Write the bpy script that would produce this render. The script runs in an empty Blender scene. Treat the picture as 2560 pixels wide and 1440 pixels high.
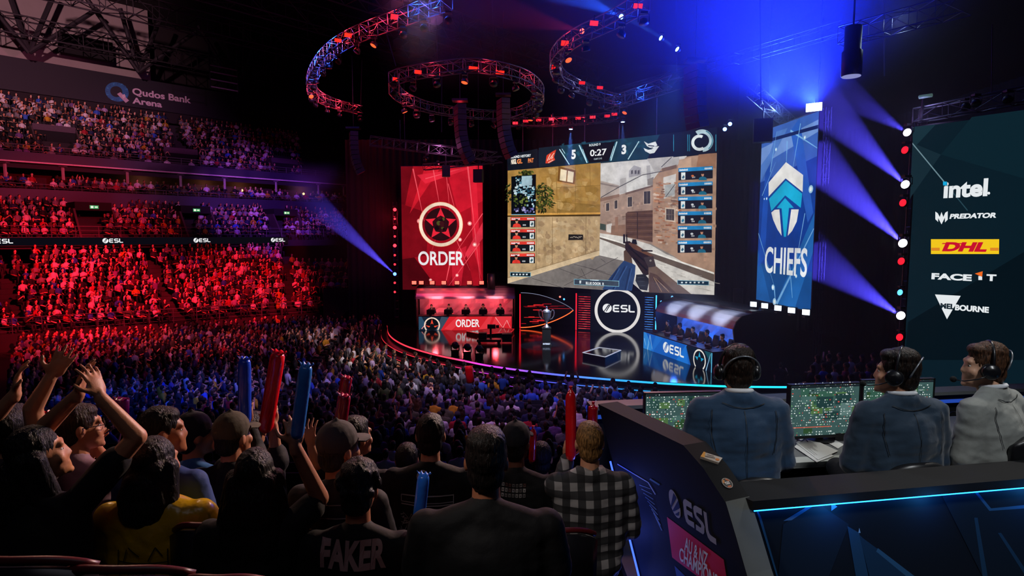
import bpy, bmesh, math, random
import numpy as np
from mathutils import Vector, Matrix, Quaternion
R = random.Random(7)
S = bpy.context.scene
COL = S.collection
PI = math.pi

# ---------------------------------------------------------------- camera
F = 1500.0
TH = math.atan(129 / F)
CZ = 7.5
cam = bpy.data.objects.new('camera', bpy.data.cameras.new('camera'))
COL.objects.link(cam)
cam.location = (0, 0, CZ)
cam.rotation_euler = (PI / 2 - TH, 0, 0)
cam.data.sensor_width = 36
cam.data.lens = 36 * F / 2560
cam.data.clip_end = 500
cam.data.clip_start = 0.05
S.camera = cam
S.view_settings.view_transform = 'Standard'
S.view_settings.look = 'None'
S.view_settings.gamma = 1
S.view_settings.exposure = 0
S.view_settings.use_curve_mapping = False
cy = S.cycles
cy.max_bounces = 4
cy.diffuse_bounces = 1
cy.glossy_bounces = 2
cy.transmission_bounces = 2
cy.transparent_max_bounces = 4
cy.volume_bounces = 0
cy.caustics_reflective = False
cy.caustics_refractive = False
cy.sample_clamp_indirect = 2
cy.use_light_tree = True
w = bpy.data.worlds.new('arena_dark')
S.world = w
w.use_nodes = True
w.node_tree.nodes['Background'].inputs[0].default_value = (0.30, 0.22, 0.6, 1)
w.node_tree.nodes['Background'].inputs[1].default_value = 0.006

def ray(px, py):
    u, v = (px - 1280) / F, (720 - py) / F
    return Vector((u, math.cos(TH) + v * math.sin(TH), -math.sin(TH) + v * math.cos(TH)))
def W(px, py, d):
    """point seen at pixel (px,py) at distance d ahead of the camera"""
    r = ray(px, py)
    return Vector((0, 0, CZ)) + r * (d / r.y)
def WZ(px, py, z):
    """point seen at pixel (px,py) on the horizontal plane at height z"""
    r = ray(px, py)
    return Vector((0, 0, CZ)) + r * ((z - CZ) / r.z)

def lin(h):
    if not isinstance(h, str):
        return tuple(h)[:3]
    h = h.lstrip('#')
    c = [int(h[i:i + 2], 16) / 255 for i in (0, 2, 4)]
    return tuple(x / 12.92 if x <= 0.04045 else ((x + 0.055) / 1.055) ** 2.4 for x in c)

# ---------------------------------------------------------------- lights
def aim(o, target):
    d = Vector(target) - o.location
    o.rotation_euler = d.to_track_quat('-Z', 'Y').to_euler()
def spot(loc, target, col, power, deg=40, blend=0.6, r=0.15, name='stage_light', vol=1.0):
    l = bpy.data.lights.new(name, 'SPOT')
    l.color = col
    l.energy = power
    l.spot_size = math.radians(deg)
    l.spot_blend = blend
    l.shadow_soft_size = r
    l.volume_factor = vol
    o = bpy.data.objects.new(name, l)
    COL.objects.link(o)
    o.location = loc
    aim(o, target)
    return o
def point(loc, col, power, r=0.1, name='wash_light', vol=0.0):
    l = bpy.data.lights.new(name, 'POINT')
    l.color = col
    l.energy = power
    l.shadow_soft_size = r
    l.volume_factor = vol
    o = bpy.data.objects.new(name, l)
    COL.objects.link(o)
    o.location = loc
    return o
def area(loc, target, col, power, sx, sy, name='soft_light', vol=0.0):
    l = bpy.data.lights.new(name, 'AREA')
    l.shape = 'RECTANGLE'
    l.size, l.size_y = sx, sy
    l.color = col
    l.energy = power
    l.volume_factor = vol
    o = bpy.data.objects.new(name, l)
    COL.objects.link(o)
    o.location = loc
    aim(o, target)
    return o
RED, BLUE, CYAN, VIO, WARM, COOL = (1, .03, .06), (.02, .10, 1), (.1, .5, 1), (.25, .08, 1), (1, .75, .5), (.75, .88, 1)
# house light on the crowd: red from the stage rig onto the left stands, blue and violet further along
spot((-12, 29, 15.6), (-31, 43, 3.5), (1, .016, .04), 58000, 34, .6, .25, vol=.0)
spot((-13, 30, 15.6), (-22, 49, 3.5), (1, .016, .04), 46000, 30, .6, .25, vol=.0)
spot((-11, 27.5, 15.6), (-34, 48, 8.5), (1, .018, .05), 40000, 30, .8, .25, vol=.0)
spot((-8.5, 31.5, 15.4), (-25, 62, 10.5), (.4, .08, 1), 42000, 26, .9, .25, vol=.0)
spot((-4, 28, 18.6), (-40, 53, 16), (1, .2, .4), 21000, 30, .9, .25, vol=.0)
spot((-3, 29, 18), (-31, 60, 15), (.8, .2, .7), 21000, 26, .9, .25, vol=.0)
spot((-20, 20, 24), (-48, 64, 27), (1, .46, .56), 52000, 36, .9, .3, vol=.0)  # added unseen spot, brightens the pale concrete wall
# over the stage
spot((-6, 34, 16), (-4, 39, .9), (1, .05, .08), 3000, 50, .6, .3, vol=.0)
spot((8, 30, 16), (6, 33, .9), (.05, .2, 1), 3000, 50, .6, .3, vol=.0)
# floor crowd, washed in patches
def wash(px, py, col, power, deg, frm=(-3, 15, 21)):
    spot(frm, WZ(px, py, 1.2), col, power, deg, .9, .25, 'crowd_wash')
wash(200, 850, (1, .03, .06), 22000, 26, (-14, 20, 21))
wash(520, 850, (1, .10, .18), 15872, 20, (-9, 20, 21))
wash(800, 835, (1, .66, .7), 15000, 11, (-5, 22, 21))
wash(950, 885, (1, .85, .8), 21923, 14, (-2, 20, 21))
wash(400, 985, (.02, .09, 1), 21080, 22, (-9, 12, 21))
wash(690, 960, (.35, .25, .9), 13491, 22)
wash(1090, 935, (.9, .75, 1), 11804, 18)
wash(1270, 1020, (.6, .28, .72), 11804, 30)
wash(1500, 985, (.12, .3, 1), 6745, 20, (2, 14, 21))
# added unseen lamps: key on the casters, fill and rim on nearest rows
spot((3.2, .6, 10.8), (2.75, 3.8, 6.4), (.93, .97, 1), 430, 44, .6, .35, 'booth_key')
spot((4.9, 5.2, 10.5), (3.2, 3.8, 6.7), (1, .95, .88), 420, 40, .7, .3, 'booth_key')
spot((-.6, 8.5, 11.2), (1.5, 3.7, 6.8), (.8, .9, 1), 330, 30, .7, .3, 'booth_key')
area((-1.2, .4, 10.5), (-1, 3.4, 6), (.85, .82, .95), 7, 3, 1.2, 'front_row_fill')
spot((3.5, 16, 14), (-1.2, 2.8, 6.4), (1, .35, .3), 1700, 26, .8, .2, 'front_row_rim')
spot((-7, 10, 13), (-1.6, 2.6, 6.4), (1, .62, .45), 500, 30, .8, .2, 'front_row_rim')
spot((3.6, 9.5, 10.2), (-1.9, 2.7, 6.9), (1, .70, .54), 3200, 26, .7, .2, 'front_row_rim')
spot((2.2, 11, 10.6), (-.2, 3.0, 6.5), (1, .8, .7), 300, 24, .8, .2, 'front_row_rim')
spot((-1.6, .8, 9.4), (1.0, 2.9, 6.0), (1, .9, .82), 170, 34, .7, .2, 'side_wall_fill')  # added fill lamp, whitens the print on the booth's side wall


# ---------------------------------------------------------------- materials
MATS = {}
def mat(name, col='#808080', rough=.6, metal=0, spec=.5, var=.25, scale=8, bump=0, bscale=60, emit=None, es=1, sheen=0, attr=None, coat=0):
    if name in MATS:
        return MATS[name]
    m = bpy.data.materials.new(name)
    MATS[name] = m
    m.use_nodes = True
    nt = m.node_tree
    b = nt.nodes['Principled BSDF']
    c = lin(col)
    b.inputs['Roughness'].default_value = rough
    b.inputs['Metallic'].default_value = metal
    b.inputs['Specular IOR Level'].default_value = spec
    b.inputs['Coat Weight'].default_value = coat
    b.inputs['Sheen Weight'].default_value = sheen
    tc = nt.nodes.new('ShaderNodeTexCoord')
    if attr:
        a = nt.nodes.new('ShaderNodeAttribute')
        a.attribute_name = attr
        nt.links.new(a.outputs['Color'], b.inputs['Base Color'])
    elif var > 0:
        n = nt.nodes.new('ShaderNodeTexNoise')
        n.inputs['Scale'].default_value = scale
        n.inputs['Detail'].default_value = 4
        nt.links.new(tc.outputs['Object'], n.inputs['Vector'])
        r = nt.nodes.new('ShaderNodeMix')
        r.data_type = 'RGBA'
        r.inputs[6].default_value = (*[x * (1 - var) for x in c], 1)
        r.inputs[7].default_value = (*[min(1, x * (1 + var)) for x in c], 1)
        nt.links.new(n.outputs['Fac'], r.inputs[0])
        nt.links.new(r.outputs[2], b.inputs['Base Color'])
    else:
        b.inputs['Base Color'].default_value = (*c, 1)
    if bump:
        n2 = nt.nodes.new('ShaderNodeTexNoise')
        n2.inputs['Scale'].default_value = bscale
        n2.inputs['Detail'].default_value = 3
        nt.links.new(tc.outputs['Object'], n2.inputs['Vector'])
        bp = nt.nodes.new('ShaderNodeBump')
        bp.inputs['Strength'].default_value = bump
        bp.inputs['Distance'].default_value = .02
        nt.links.new(n2.outputs['Fac'], bp.inputs['Height'])
        nt.links.new(bp.outputs['Normal'], b.inputs['Normal'])
    if emit is not None:
        b.inputs['Emission Color'].default_value = (*lin(emit), 1)
        b.inputs['Emission Strength'].default_value = es
    return m
def display_mat(name='lit_display', strength=1.0, sample=True, var=.0, scale=1.0):
    """a lit screen: the picture's own colours, given off as light"""
    m = bpy.data.materials.new(name)
    m.use_nodes = True
    nt = m.node_tree
    nt.nodes.clear()
    a = nt.nodes.new('ShaderNodeAttribute')
    a.attribute_name = 'Col'
    e = nt.nodes.new('ShaderNodeEmission')
    e.inputs['Strength'].default_value = strength
    o = nt.nodes.new('ShaderNodeOutputMaterial')
    src = a.outputs['Color']
    if var:
        tc = nt.nodes.new('ShaderNodeTexCoord')
        n = nt.nodes.new('ShaderNodeTexNoise')
        n.inputs['Scale'].default_value = scale
        n.inputs['Detail'].default_value = 6
        n.inputs['Roughness'].default_value = .65
        nt.links.new(tc.outputs['Object'], n.inputs['Vector'])
        mr = nt.nodes.new('ShaderNodeMapRange')
        mr.inputs[1].default_value, mr.inputs[2].default_value = .3, .7
        mr.inputs[3].default_value, mr.inputs[4].default_value = 1 - var, 1 + var
        nt.links.new(n.outputs['Fac'], mr.inputs[0])
        x = nt.nodes.new('ShaderNodeVectorMath')
        x.operation = 'SCALE'
        nt.links.new(src, x.inputs[0])
        nt.links.new(mr.outputs[0], x.inputs['Scale'])
        src = x.outputs[0]
    nt.links.new(src, e.inputs['Color'])
    nt.links.new(e.outputs[0], o.inputs['Surface'])
    m.cycles.emission_sampling = 'FRONT' if sample else 'NONE'
    return m
def glow(name, col, es, sample=False):
    if name in MATS:
        return MATS[name]
    m = mat(name, '#101010', var=0, emit=col, es=es)
    m.cycles.emission_sampling = 'FRONT' if sample else 'NONE'
    return m
DISPLAY = display_mat()
DISPLAY_DIM = display_mat('lit_panel', 1.0, False)
GAME = display_mat('game_picture', 1.0, True, .28, 1.6)
BANNER = display_mat('banner_picture', 1.0, True, .3, .45)
MONITOR = display_mat('monitor_picture', 1.0, True, .15, 3)
# print on cloth or board: colour from the print's own inks, lit by the room
INK = mat('printed_ink', attr='Col', rough=.6)

# ---------------------------------------------------------------- objects
def tag(o, label=None, cat=None, group=None, kind=None):
    if label: o['label'] = label
    if cat: o['category'] = cat
    if group: o['group'] = group
    if kind: o['kind'] = kind
    return o
def empty(name, loc, label, cat, group=None, rz=0):
    o = bpy.data.objects.new(name, None)
    o.empty_display_size = .2
    COL.objects.link(o)
    o.location = loc
    o.rotation_euler = (0, 0, rz)
    return tag(o, label, cat, group)
def wmat(o):
    m = Matrix.LocRotScale(o.location, o.rotation_euler.to_quaternion(), o.scale)
    return wmat(o.parent) @ m if o.parent else m
def link(name, me, parent=None, mats=()):
    o = bpy.data.objects.new(name, me)
    for m in mats:
        me.materials.append(m)
    COL.objects.link(o)
    if parent:
        o.parent = parent
    return o

class MB:
    """collects shapes given in WORLD coordinates; build() re-bases them on the parent's origin"""
    def __init__(s):
        s.v, s.f, s.c, s.m = [], [], [], []
    def add(s, vs, fs, col=None, mi=0):
        k = len(s.v)
        s.v += [tuple(p) for p in vs]
        for f in fs:
            s.f.append([i + k for i in f])
            s.c.append(col)
            s.m.append(mi)
        return s
    def box(s, c, size, rot=None, col=None, mi=0, taper=1):
        x, y, z = [q / 2 for q in size]
        vs = [Vector((a * x * (taper if d > 0 else 1), b * y * (taper if d > 0 else 1), d * z)) for d in (-1, 1) for b in (-1, 1) for a in (-1, 1)]
        if rot is not None:
            vs = [rot @ p for p in vs]
        c = Vector(c)
        return s.add([p + c for p in vs], [(0, 2, 3, 1), (4, 5, 7, 6), (0, 1, 5, 4), (2, 6, 7, 3), (0, 4, 6, 2), (1, 3, 7, 5)], col, mi)
    def beam(s, p, q, w, h, col=None, mi=0, up=(0, 0, 1)):
        p, q = Vector(p), Vector(q)
        d = (q - p).normalized()
        u = Vector(up)
        if abs(d.dot(u)) > .99:
            u = Vector((0, 1, 0))
        a = d.cross(u).normalized() * w / 2
        b = a.cross(d).normalized() * h / 2
        vs = [p - a - b, p + a - b, p + a + b, p - a + b, q - a - b, q + a - b, q + a + b, q - a + b]
        return s.add(vs, [(0, 1, 2, 3), (7, 6, 5, 4), (0, 4, 5, 1), (1, 5, 6, 2), (2, 6, 7, 3), (3, 7, 4, 0)], col, mi)
    def tube(s, pts, r, seg=8, col=None, mi=0, cap=True, close=False):
        pts = [Vector(p) for p in pts]
        n = len(pts)
        rr = r if isinstance(r, (list, tuple)) else [r] * n
        rings = []
        ref = None
        for i, p in enumerate(pts):
            a = pts[(i - 1) % n] if (i or close) else p
            b = pts[(i + 1) % n] if (i < n - 1 or close) else p
            d = (b - a).normalized()
            if ref is None:
                ref = Vector((0, 0, 1)) if abs(d.z) < .9 else Vector((1, 0, 0))
            x = (ref - d * ref.dot(d))
            if x.length < 1e-5:
                x = d.orthogonal()
            x.normalize()
            ref = x
            y = d.cross(x)
            rings.append([p + (x * math.cos(2 * PI * k / seg) + y * math.sin(2 * PI * k / seg)) * rr[i] for k in range(seg)])
        vs = [q for g in rings for q in g]
        fs = []
        for i in range(n if close else n - 1):
            j = (i + 1) % n
            for k in range(seg):
                l = (k + 1) % seg
                fs.append((i * seg + k, i * seg + l, j * seg + l, j * seg + k))
        if cap and not close:
            fs.append(tuple(range(seg))[::-1])
            fs.append(tuple(range((n - 1) * seg, n * seg)))
        return s.add(vs, fs, col, mi)
    def lathe(s, c, prof, seg=16, axis=(0, 0, 1), col=None, mi=0):
        """prof: list of (radius, offset along axis)"""
        a = Vector(axis).normalized()
        x = a.orthogonal().normalized()
        y = a.cross(x)
        c = Vector(c)
        vs, fs = [], []
        for r, h in prof:
            vs += [c + a * h + (x * math.cos(2 * PI * k / seg) + y * math.sin(2 * PI * k / seg)) * max(r, 1e-4) for k in range(seg)]
        for i in range(len(prof) - 1):
            for k in range(seg):
                l = (k + 1) % seg
                fs.append((i * seg + k, i * seg + l, (i + 1) * seg + l, (i + 1) * seg + k))
        fs.append(tuple(range(seg))[::-1])
        fs.append(tuple(range((len(prof) - 1) * seg, len(prof) * seg)))
        return s.add(vs, fs, col, mi)
    def ball(s, c, r, seg=12, rings=8, rot=None, col=None, mi=0):
        rx, ry, rz = r if isinstance(r, (tuple, list)) else (r, r, r)
        c = Vector(c)
        vs, fs = [], []
        for i in range(1, rings):
            t = PI * i / rings
            for k in range(seg):
                p = 2 * PI * k / seg
                vs.append(Vector((rx * math.sin(t) * math.cos(p), ry * math.sin(t) * math.sin(p), rz * math.cos(t))))
        vs += [Vector((0, 0, rz)), Vector((0, 0, -rz))]
        T, B = len(vs) - 2, len(vs) - 1
        for i in range(rings - 2):
            for k in range(seg):
                l = (k + 1) % seg
                fs.append((i * seg + k, (i + 1) * seg + k, (i + 1) * seg + l, i * seg + l))
        for k in range(seg):
            l = (k + 1) % seg
            fs.append((T, k, l))
            fs.append((B, (rings - 2) * seg + l, (rings - 2) * seg + k))
        if rot is not None:
            vs = [rot @ p for p in vs]
        return s.add([p + c for p in vs], fs, col, mi)
    def prism(s, pts, off, col=None, mi=0):
        """closed polygon pts (3-D) pushed along vector off"""
        n = len(pts)
        off = Vector(off)
        a = [Vector(p) for p in pts]
        b = [p + off for p in a]
        fs = [tuple(range(n))[::-1], tuple(range(n, 2 * n))] + [(i, (i + 1) % n, n + (i + 1) % n, n + i) for i in range(n)]
        return s.add(a + b, fs, col, mi)
    def quad(s, a, b, c, d, col=None, mi=0):
        return s.add([a, b, c, d], [(0, 1, 2, 3)], col, mi)
    def build(s, name, mats, parent=None, smooth=False, kind=None, local=False):
        me = bpy.data.meshes.new(name)
        vs = s.v
        if parent is not None and not local:
            inv = wmat(parent).inverted()
            vs = [inv @ Vector(p) for p in vs]
        me.from_pydata([tuple(p) for p in vs], [], s.f)
        if not isinstance(mats, (list, tuple)):
            mats = [mats]
        for m in mats:
            me.materials.append(m)
        if len(mats) > 1:
            me.polygons.foreach_set('material_index', s.m)
        if any(c is not None for c in s.c):
            at = me.attributes.new('Col', 'FLOAT_COLOR', 'CORNER')
            buf = []
            for f, c in zip(s.f, s.c):
                buf += [*(c or (0, 0, 0)), 1] * len(f)
            at.data.foreach_set('color', buf)
        if smooth:
            me.polygons.foreach_set('use_smooth', [True] * len(s.f))
        me.update()
        o = bpy.data.objects.new(name, me)
        COL.objects.link(o)
        if parent is not None:
            o.parent = parent
        if kind:
            o['kind'] = kind
        return o

_TXT = {}
def text_geo(t, bold=0.0):
    """(verts2d, faces, width) of a line of text, cap height 1"""
    k = (t, bold)
    if k not in _TXT:
        c = bpy.data.curves.new('txt', 'FONT')
        c.body = t
        c.size = 1.0
        c.offset = bold
        c.resolution_u = 5
        o = bpy.data.objects.new('txt', c)
        COL.objects.link(o)
        bpy.context.view_layer.update()
        me = bpy.data.meshes.new_from_object(o.evaluated_get(bpy.context.evaluated_depsgraph_get()))
        vs = np.array([v.co[:2] for v in me.vertices]) if len(me.vertices) else np.zeros((1, 2))
        fs = [list(p.vertices) for p in me.polygons]
        bpy.data.objects.remove(o)
        bpy.data.curves.remove(c)
        bpy.data.meshes.remove(me)
        vs = vs / 0.70
        vs[:, 0] -= vs[:, 0].min()
        _TXT[k] = (vs, fs, vs[:, 0].max())
    return _TXT[k]

class Art(MB):
    """flat artwork on a plane: origin O, in-plane unit axes U and V, normal N; layers stand eps apart"""
    def __init__(s, O, U, V, eps=.004, toward=None):
        super().__init__()
        s.O, s.U, s.V, s.eps = Vector(O), Vector(U).normalized(), Vector(V).normalized(), eps
        s.N = s.U.cross(s.V).normalized()
        if s.N.dot(Vector((0, 0, CZ)) - s.O) < 0:
            s.N = -s.N
        s.conv = None
        s.k = 0
    def px(s, x, y):
        """plane coordinates of the point seen at a pixel"""
        r = ray(x, y)
        e = Vector((0, 0, CZ))
        t = (s.O - e).dot(s.N) / r.dot(s.N)
        p = e + r * t - s.O
        # U and V need not be exactly orthogonal
        uu, uv, vv = 1, s.U.dot(s.V), 1
        a, b = p.dot(s.U), p.dot(s.V)
        det = 1 - uv * uv
        return ((a - uv * b) / det, (b - uv * a) / det)
    def at(s, uv, layer=0):
        return s.O + s.U * uv[0] + s.V * uv[1] + s.N * (layer * s.eps)
    def cv(s, p):
        if s.conv is None:
            return p
        return s.px(*s.conv(*p))
    def poly(s, pts, col, layer=1):
        s.k += 1
        P = [s.at(s.cv(p), layer + (s.k % 16) * .05) for p in pts]
        n = (P[1] - P[0]).cross(P[2] - P[1])
        A = Vector()
        for i in range(len(P)):
            A += P[i].cross(P[(i + 1) % len(P)])
        f = list(range(len(P)))
        if A.dot(s.N) < 0:
            f.reverse()
        return s.add(P, [f], lin(col))
    def rect(s, x0, y0, x1, y1, col, layer=1):
        return s.poly([(x0, y0), (x1, y0), (x1, y1), (x0, y1)], col, layer)
    def disc(s, c, r, col, layer=1, seg=32, ry=None):
        ry = ry or r
        return s.poly([(c[0] + r * math.cos(2 * PI * k / seg), c[1] + ry * math.sin(2 * PI * k / seg)) for k in range(seg)], col, layer)
    def ring(s, c, r, w_, col, layer=1, seg=48, a0=0, a1=2 * PI):
        n = seg
        for k in range(n):
            p, q = a0 + (a1 - a0) * k / n, a0 + (a1 - a0) * (k + 1) / n
            s.poly([(c[0] + math.cos(p) * r, c[1] + math.sin(p) * r), (c[0] + math.cos(q) * r, c[1] + math.sin(q) * r),
                    (c[0] + math.cos(q) * (r - w_), c[1] + math.sin(q) * (r - w_)), (c[0] + math.cos(p) * (r - w_), c[1] + math.sin(p) * (r - w_))], col, layer)
            s.k -= 1
        s.k += 1
        return s
    def line(s, p, q, w_, col, layer=1, w2=None):
        w2 = w_ if w2 is None else w2
        d = Vector((q[0] - p[0], q[1] - p[1]))
        n = Vector((-d.y, d.x)).normalized()
        return s.poly([(p[0] + n.x * w_ / 2, p[1] + n.y * w_ / 2), (q[0] + n.x * w2 / 2, q[1] + n.y * w2 / 2),
                       (q[0] - n.x * w2 / 2, q[1] - n.y * w2 / 2), (p[0] - n.x * w_ / 2, p[1] - n.y * w_ / 2)], col, layer)
    def text(s, t, x, y, h, col, layer=2, bold=.0, xs=1.0, width=None, align='l', ang=0, shear=0):
        vs, fs, wd = text_geo(t, bold)
        if width is not None:
            xs = width / (wd * h)
        ox = {'l': 0, 'c': -wd * h * xs / 2, 'r': -wd * h * xs}[align]
        ca, sa = math.cos(ang), math.sin(ang)
        P = []
        for a, b in vs:
            u, v = a * h * xs + ox + b * h * shear, b * h
            P.append(s.at((x + u * ca - v * sa, y + u * sa + v * ca), layer))
        flip = s.U.cross(s.V).dot(s.N) < 0
        return s.add(P, [f[::-1] if flip else f for f in fs], lin(col))
    def strokes(s, paths, x, y, h, col, layer=2, w_=.18, xs=1.0):
        """block lettering: paths of points in a unit box, mitred strokes"""
        for p in paths:
            n = len(p)
            L, Rr = [], []
            for i in range(n):
                a = Vector(p[max(i - 1, 0)]); b = Vector(p[i]); c = Vector(p[min(i + 1, n - 1)])
                d1 = (b - a).normalized() if i else (c - b).normalized()
                d2 = (c - b).normalized() if i < n - 1 else d1
                m = Vector((-(d1 + d2).y, (d1 + d2).x)).normalized()
                k = w_ / 2 / max(.5, m.dot(Vector((-d1.y, d1.x))))
                L.append((x + (b.x + m.x * k) * h * xs, y + (b.y + m.y * k) * h))
                Rr.append((x + (b.x - m.x * k) * h * xs, y + (b.y - m.y * k) * h))
            for i in range(n - 1):
                s.poly([L[i], L[i + 1], Rr[i + 1], Rr[i]], col, layer)
                s.k -= 1
        s.k += 1
        return s

GLY = {
 'E': [[(.75, .91), (.2, .91), (.09, .8), (.09, .2), (.2, .09), (.75, .09)], [(.09, .5), (.7, .5)]],
 'S': [[(.75, .91), (.2, .91), (.09, .8), (.09, .6), (.2, .5), (.62, .5), (.73, .4), (.73, .2), (.62, .09), (.05, .09)]],
 'L': [[(.09, 1), (.09, .2), (.2, .09), (.72, .09)]],
}
def esl(art, x, y, h, col, bg, layer=2, mark=True):
    """round slashed mark and squared three-letter wordmark"""
    if mark:
        r = h * .62
        c = (x + r, y + h / 2)
        art.disc(c, r, col, layer)
        for k, (a, b, ww) in enumerate(((-.55, .45, .16), (-.1, .75, .16))):
            art.line((c[0] + r * (a - .12), c[1] - r * .72), (c[0] + r * (b - .1), c[1] + r * .8), r * ww, bg, layer + 1, r * ww * 1.6)
        x += r * 2.25
    for ch, dx in (('E', 0), ('S', .92), ('L', 1.84)):
        art.strokes(GLY[ch], x + dx * h * 1.15, y, h, col, layer, .2, 1.15)
    return art
def star_mark(art, c, r, ring_col, pt_col, layer=2):
    art.ring(c, r, r * .15, ring_col, layer)
    for k in range(5):
        a = PI / 2 + k * 2 * PI / 5
        f = lambda rr, t: (c[0] + rr * r * math.cos(a + t), c[1] + rr * r * math.sin(a + t))
        art.poly([f(.74, 0), f(.36, .55), f(.40, 0), f(.36, -.55)], pt_col, layer + 1)

# ================================================================ the setting
SZ = 0.9                                     # stage height
M_black = mat('black_drape', '#0b0b10', .9, var=.3, scale=2)
M_floor = mat('arena_floor', '#141416', .7, var=.3, scale=3)
M_dark = mat('dark_steel', '#26262b', .45, .6, var=.3)
M_truss = mat('aluminium_truss', '#67686e', .45, .8, var=.2, scale=20)
M_rail = mat('rail_steel', '#8d8a90', .4, .7)
M_conc = mat('pale_concrete', '#8f8a86', .85, var=.18, scale=.6, bump=.15, bscale=4)
M_fascia = mat('navy_fascia', '#20203a', .6, var=.2, scale=.5)
M_case = mat('black_plastic', '#131316', .45, var=.2)
M_white = mat('white_trim', '#d8d8dc', .5, var=.1)

def struct(mb, name, m, smooth=False):
    return mb.build(name, m, kind='structure', smooth=smooth)
struct(MB().quad((-70, -6, 0), (40, -6, 0), (40, 110, 0), (-70, 110, 0)), 'floor', M_floor)
# stands' frame: T runs along the tiers (away from the camera), NN points out of the bowl
T2 = Vector((.674, .738, 0)).normalized()
N2 = Vector((-T2.y, T2.x, 0))
def stand(px, nd):
    """plan point seen in pixel column px on the line at offset nd"""
    k = (px - 1280) / F
    y = nd / (k * N2.x + N2.y)
    return Vector((k * y, y, 0))
def SP(s, nd, z):
    p = N2 * nd + T2 * s
    return Vector((p.x, p.y, z))
def s_of(px, nd):
    return stand(px, nd).dot(T2)
S0, S1 = s_of(-150, 60), s_of(960, 60) + 6
# back wall of the stands, with its pale concrete part
struct(MB().quad(SP(S0 - 30, 82, 0), SP(S1 + 60, 82, 0), SP(S1 + 60, 82, 34), SP(S0 - 30, 82, 34)), 'wall_left', mat('dark_wall', '#1b171b', .9))
sp = s_of(400, 78)
struct(MB().prism([SP(S0 - 10, 78, 24.2), SP(sp, 78, 24.2), SP(sp, 78, 33), SP(S0 - 10, 78, 33)], N2 * .4), 'wall_left_panel', M_conc)
struct(MB().quad((-30, 92, 0), (60, 92, 0), (60, 92, 36), (-30, 92, 36)), 'wall_back', M_black)
struct(MB().quad((34, -4, 0), (34, 95, 0), (34, 95, 36), (34, -4, 36)), 'wall_right', M_black)
struct(MB().quad((-75, -6, 33), (45, -6, 33), (45, 110, 33), (-75, 110, 33)), 'ceiling', mat('dark_ceiling', '#15141a', .95))
# black drapes behind the stage, hung in folds
def drape(p, q, z0, z1, name, folds=.5, depth=.12):
    p, q = Vector(p), Vector(q)
    d = q - p
    n = max(8, int(d.length / folds * 4))
    nn = Vector((-d.y, d.x, 0)).normalized()
    mb = MB()
    a = [p + d * (i / n) + nn * depth * math.sin(i * PI / 2) for i in range(n + 1)]
    vs = [(v.x, v.y, z) for z in (z0, z1) for v in a]
    mb.add(vs, [(i, i + 1, n + 2 + i, n + 1 + i) for i in range(n)])
    return struct(mb, name, M_black, True)
drape((-13, 47.5, 0), (24, 47.5, 0), 0, 15, 'wall_back_drape')
drape((24, 47, 0), (24, 16, 0), 0, 15, 'wall_right_drape')

# ---------------------------------------------------------------- stage
def spline(pts, n=8):
    P = [Vector(p) for p in pts]
    P = [P[0] * 2 - P[1]] + P + [P[-1] * 2 - P[-2]]
    out = []
    for i in range(1, len(P) - 2):
        for k in range(n):
            t = k / n
            out.append(.5 * ((2 * P[i]) + (P[i + 1] - P[i - 1]) * t + (2 * P[i - 1] - 5 * P[i] + 4 * P[i + 1] - P[i + 2]) * t * t + (3 * P[i] - P[i - 1] - 3 * P[i + 1] + P[i + 2]) * t ** 3))
    out.append(P[-2])
    return out
edge = [WZ(x, y, SZ) for x, y in ((968, 812), (974, 836), (1010, 860), (1080, 882), (1160, 899), (1240, 914), (1400, 934), (1600, 951), (1780, 961), (1940, 964), (2060, 963))]
edge = spline(edge, 8)
def offs(d, z):
    out = []
    for i, p in enumerate(edge):
        t = (edge[min(i + 1, len(edge) - 1)] - edge[max(i - 1, 0)]).normalized()
        out.append(Vector((p.x + t.y * d, p.y - t.x * d, z)))
    return out
stage = empty('stage', (2, 36, 0), 'wide black mirror-gloss stage with a curved stepped front edge of glowing strips', 'stage')
M_gloss = mat('gloss_deck', '#0d0e13', .10, spec=.75, var=.5, scale=1.5, bump=.02, bscale=2)
b = MB()
back = [Vector((edge[-1].x, 46, SZ)), Vector((edge[0].x, 46, SZ))]
b.prism([*offs(0, SZ - .12), *[Vector((p.x, p.y, SZ - .12)) for p in back]], (0, 0, .12))
b.build('deck', M_gloss, stage)
st = MB()
steps = [(.0, SZ - .12, .45, .6), (.45, .6, .5, .3), (.95, .3, .5, 0.0)]
M_step = mat('step_board', '#0c0d12', .3, var=.3)
for d0, z0, wdt, z1 in steps:
    a, c, e = offs(d0, z0 if d0 == 0 else z0), offs(d0, z1), offs(d0 + wdt, z1)
    for i in range(len(a) - 1):
        st.quad(a[i], a[i + 1], c[i + 1], c[i])
        if z1 > 0:
            st.quad(c[i], c[i + 1], e[i + 1], e[i])
st.build('steps', M_step, stage)
def strip_col(x):
    k = [(-9, (1, .03, .05)), (-3.5, (1, .05, .1)), (-1, (.55, .05, .8)), (1.5, (.12, .12, 1)), (5, (.03, .35, 1)), (9, (.02, .75, 1)), (20, (.02, .55, 1))]
    for (x0, c0), (x1, c1) in zip(k, k[1:]):
        if x <= x1:
            t = max(0, (x - x0) / (x1 - x0))
            return tuple(p + (q - p) * t for p, q in zip(c0, c1))
    return k[-1][1]
STRIP = display_mat('led_strip_glow', 1.5)
for d, z0, z1, k in ((.015, SZ - .11, SZ - .02, 1.0), (.465, .52, .57, .6), (.965, .22, .26, .5)):
    a, c = offs(d, z1), offs(d, z0)
    m = MB()
    for i in range(len(a) - 1):
        m.quad(a[i], a[i + 1], c[i + 1], c[i], tuple(q * k for q in strip_col(a[i].x)))
    m.build('light_strip', STRIP, stage)

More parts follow.
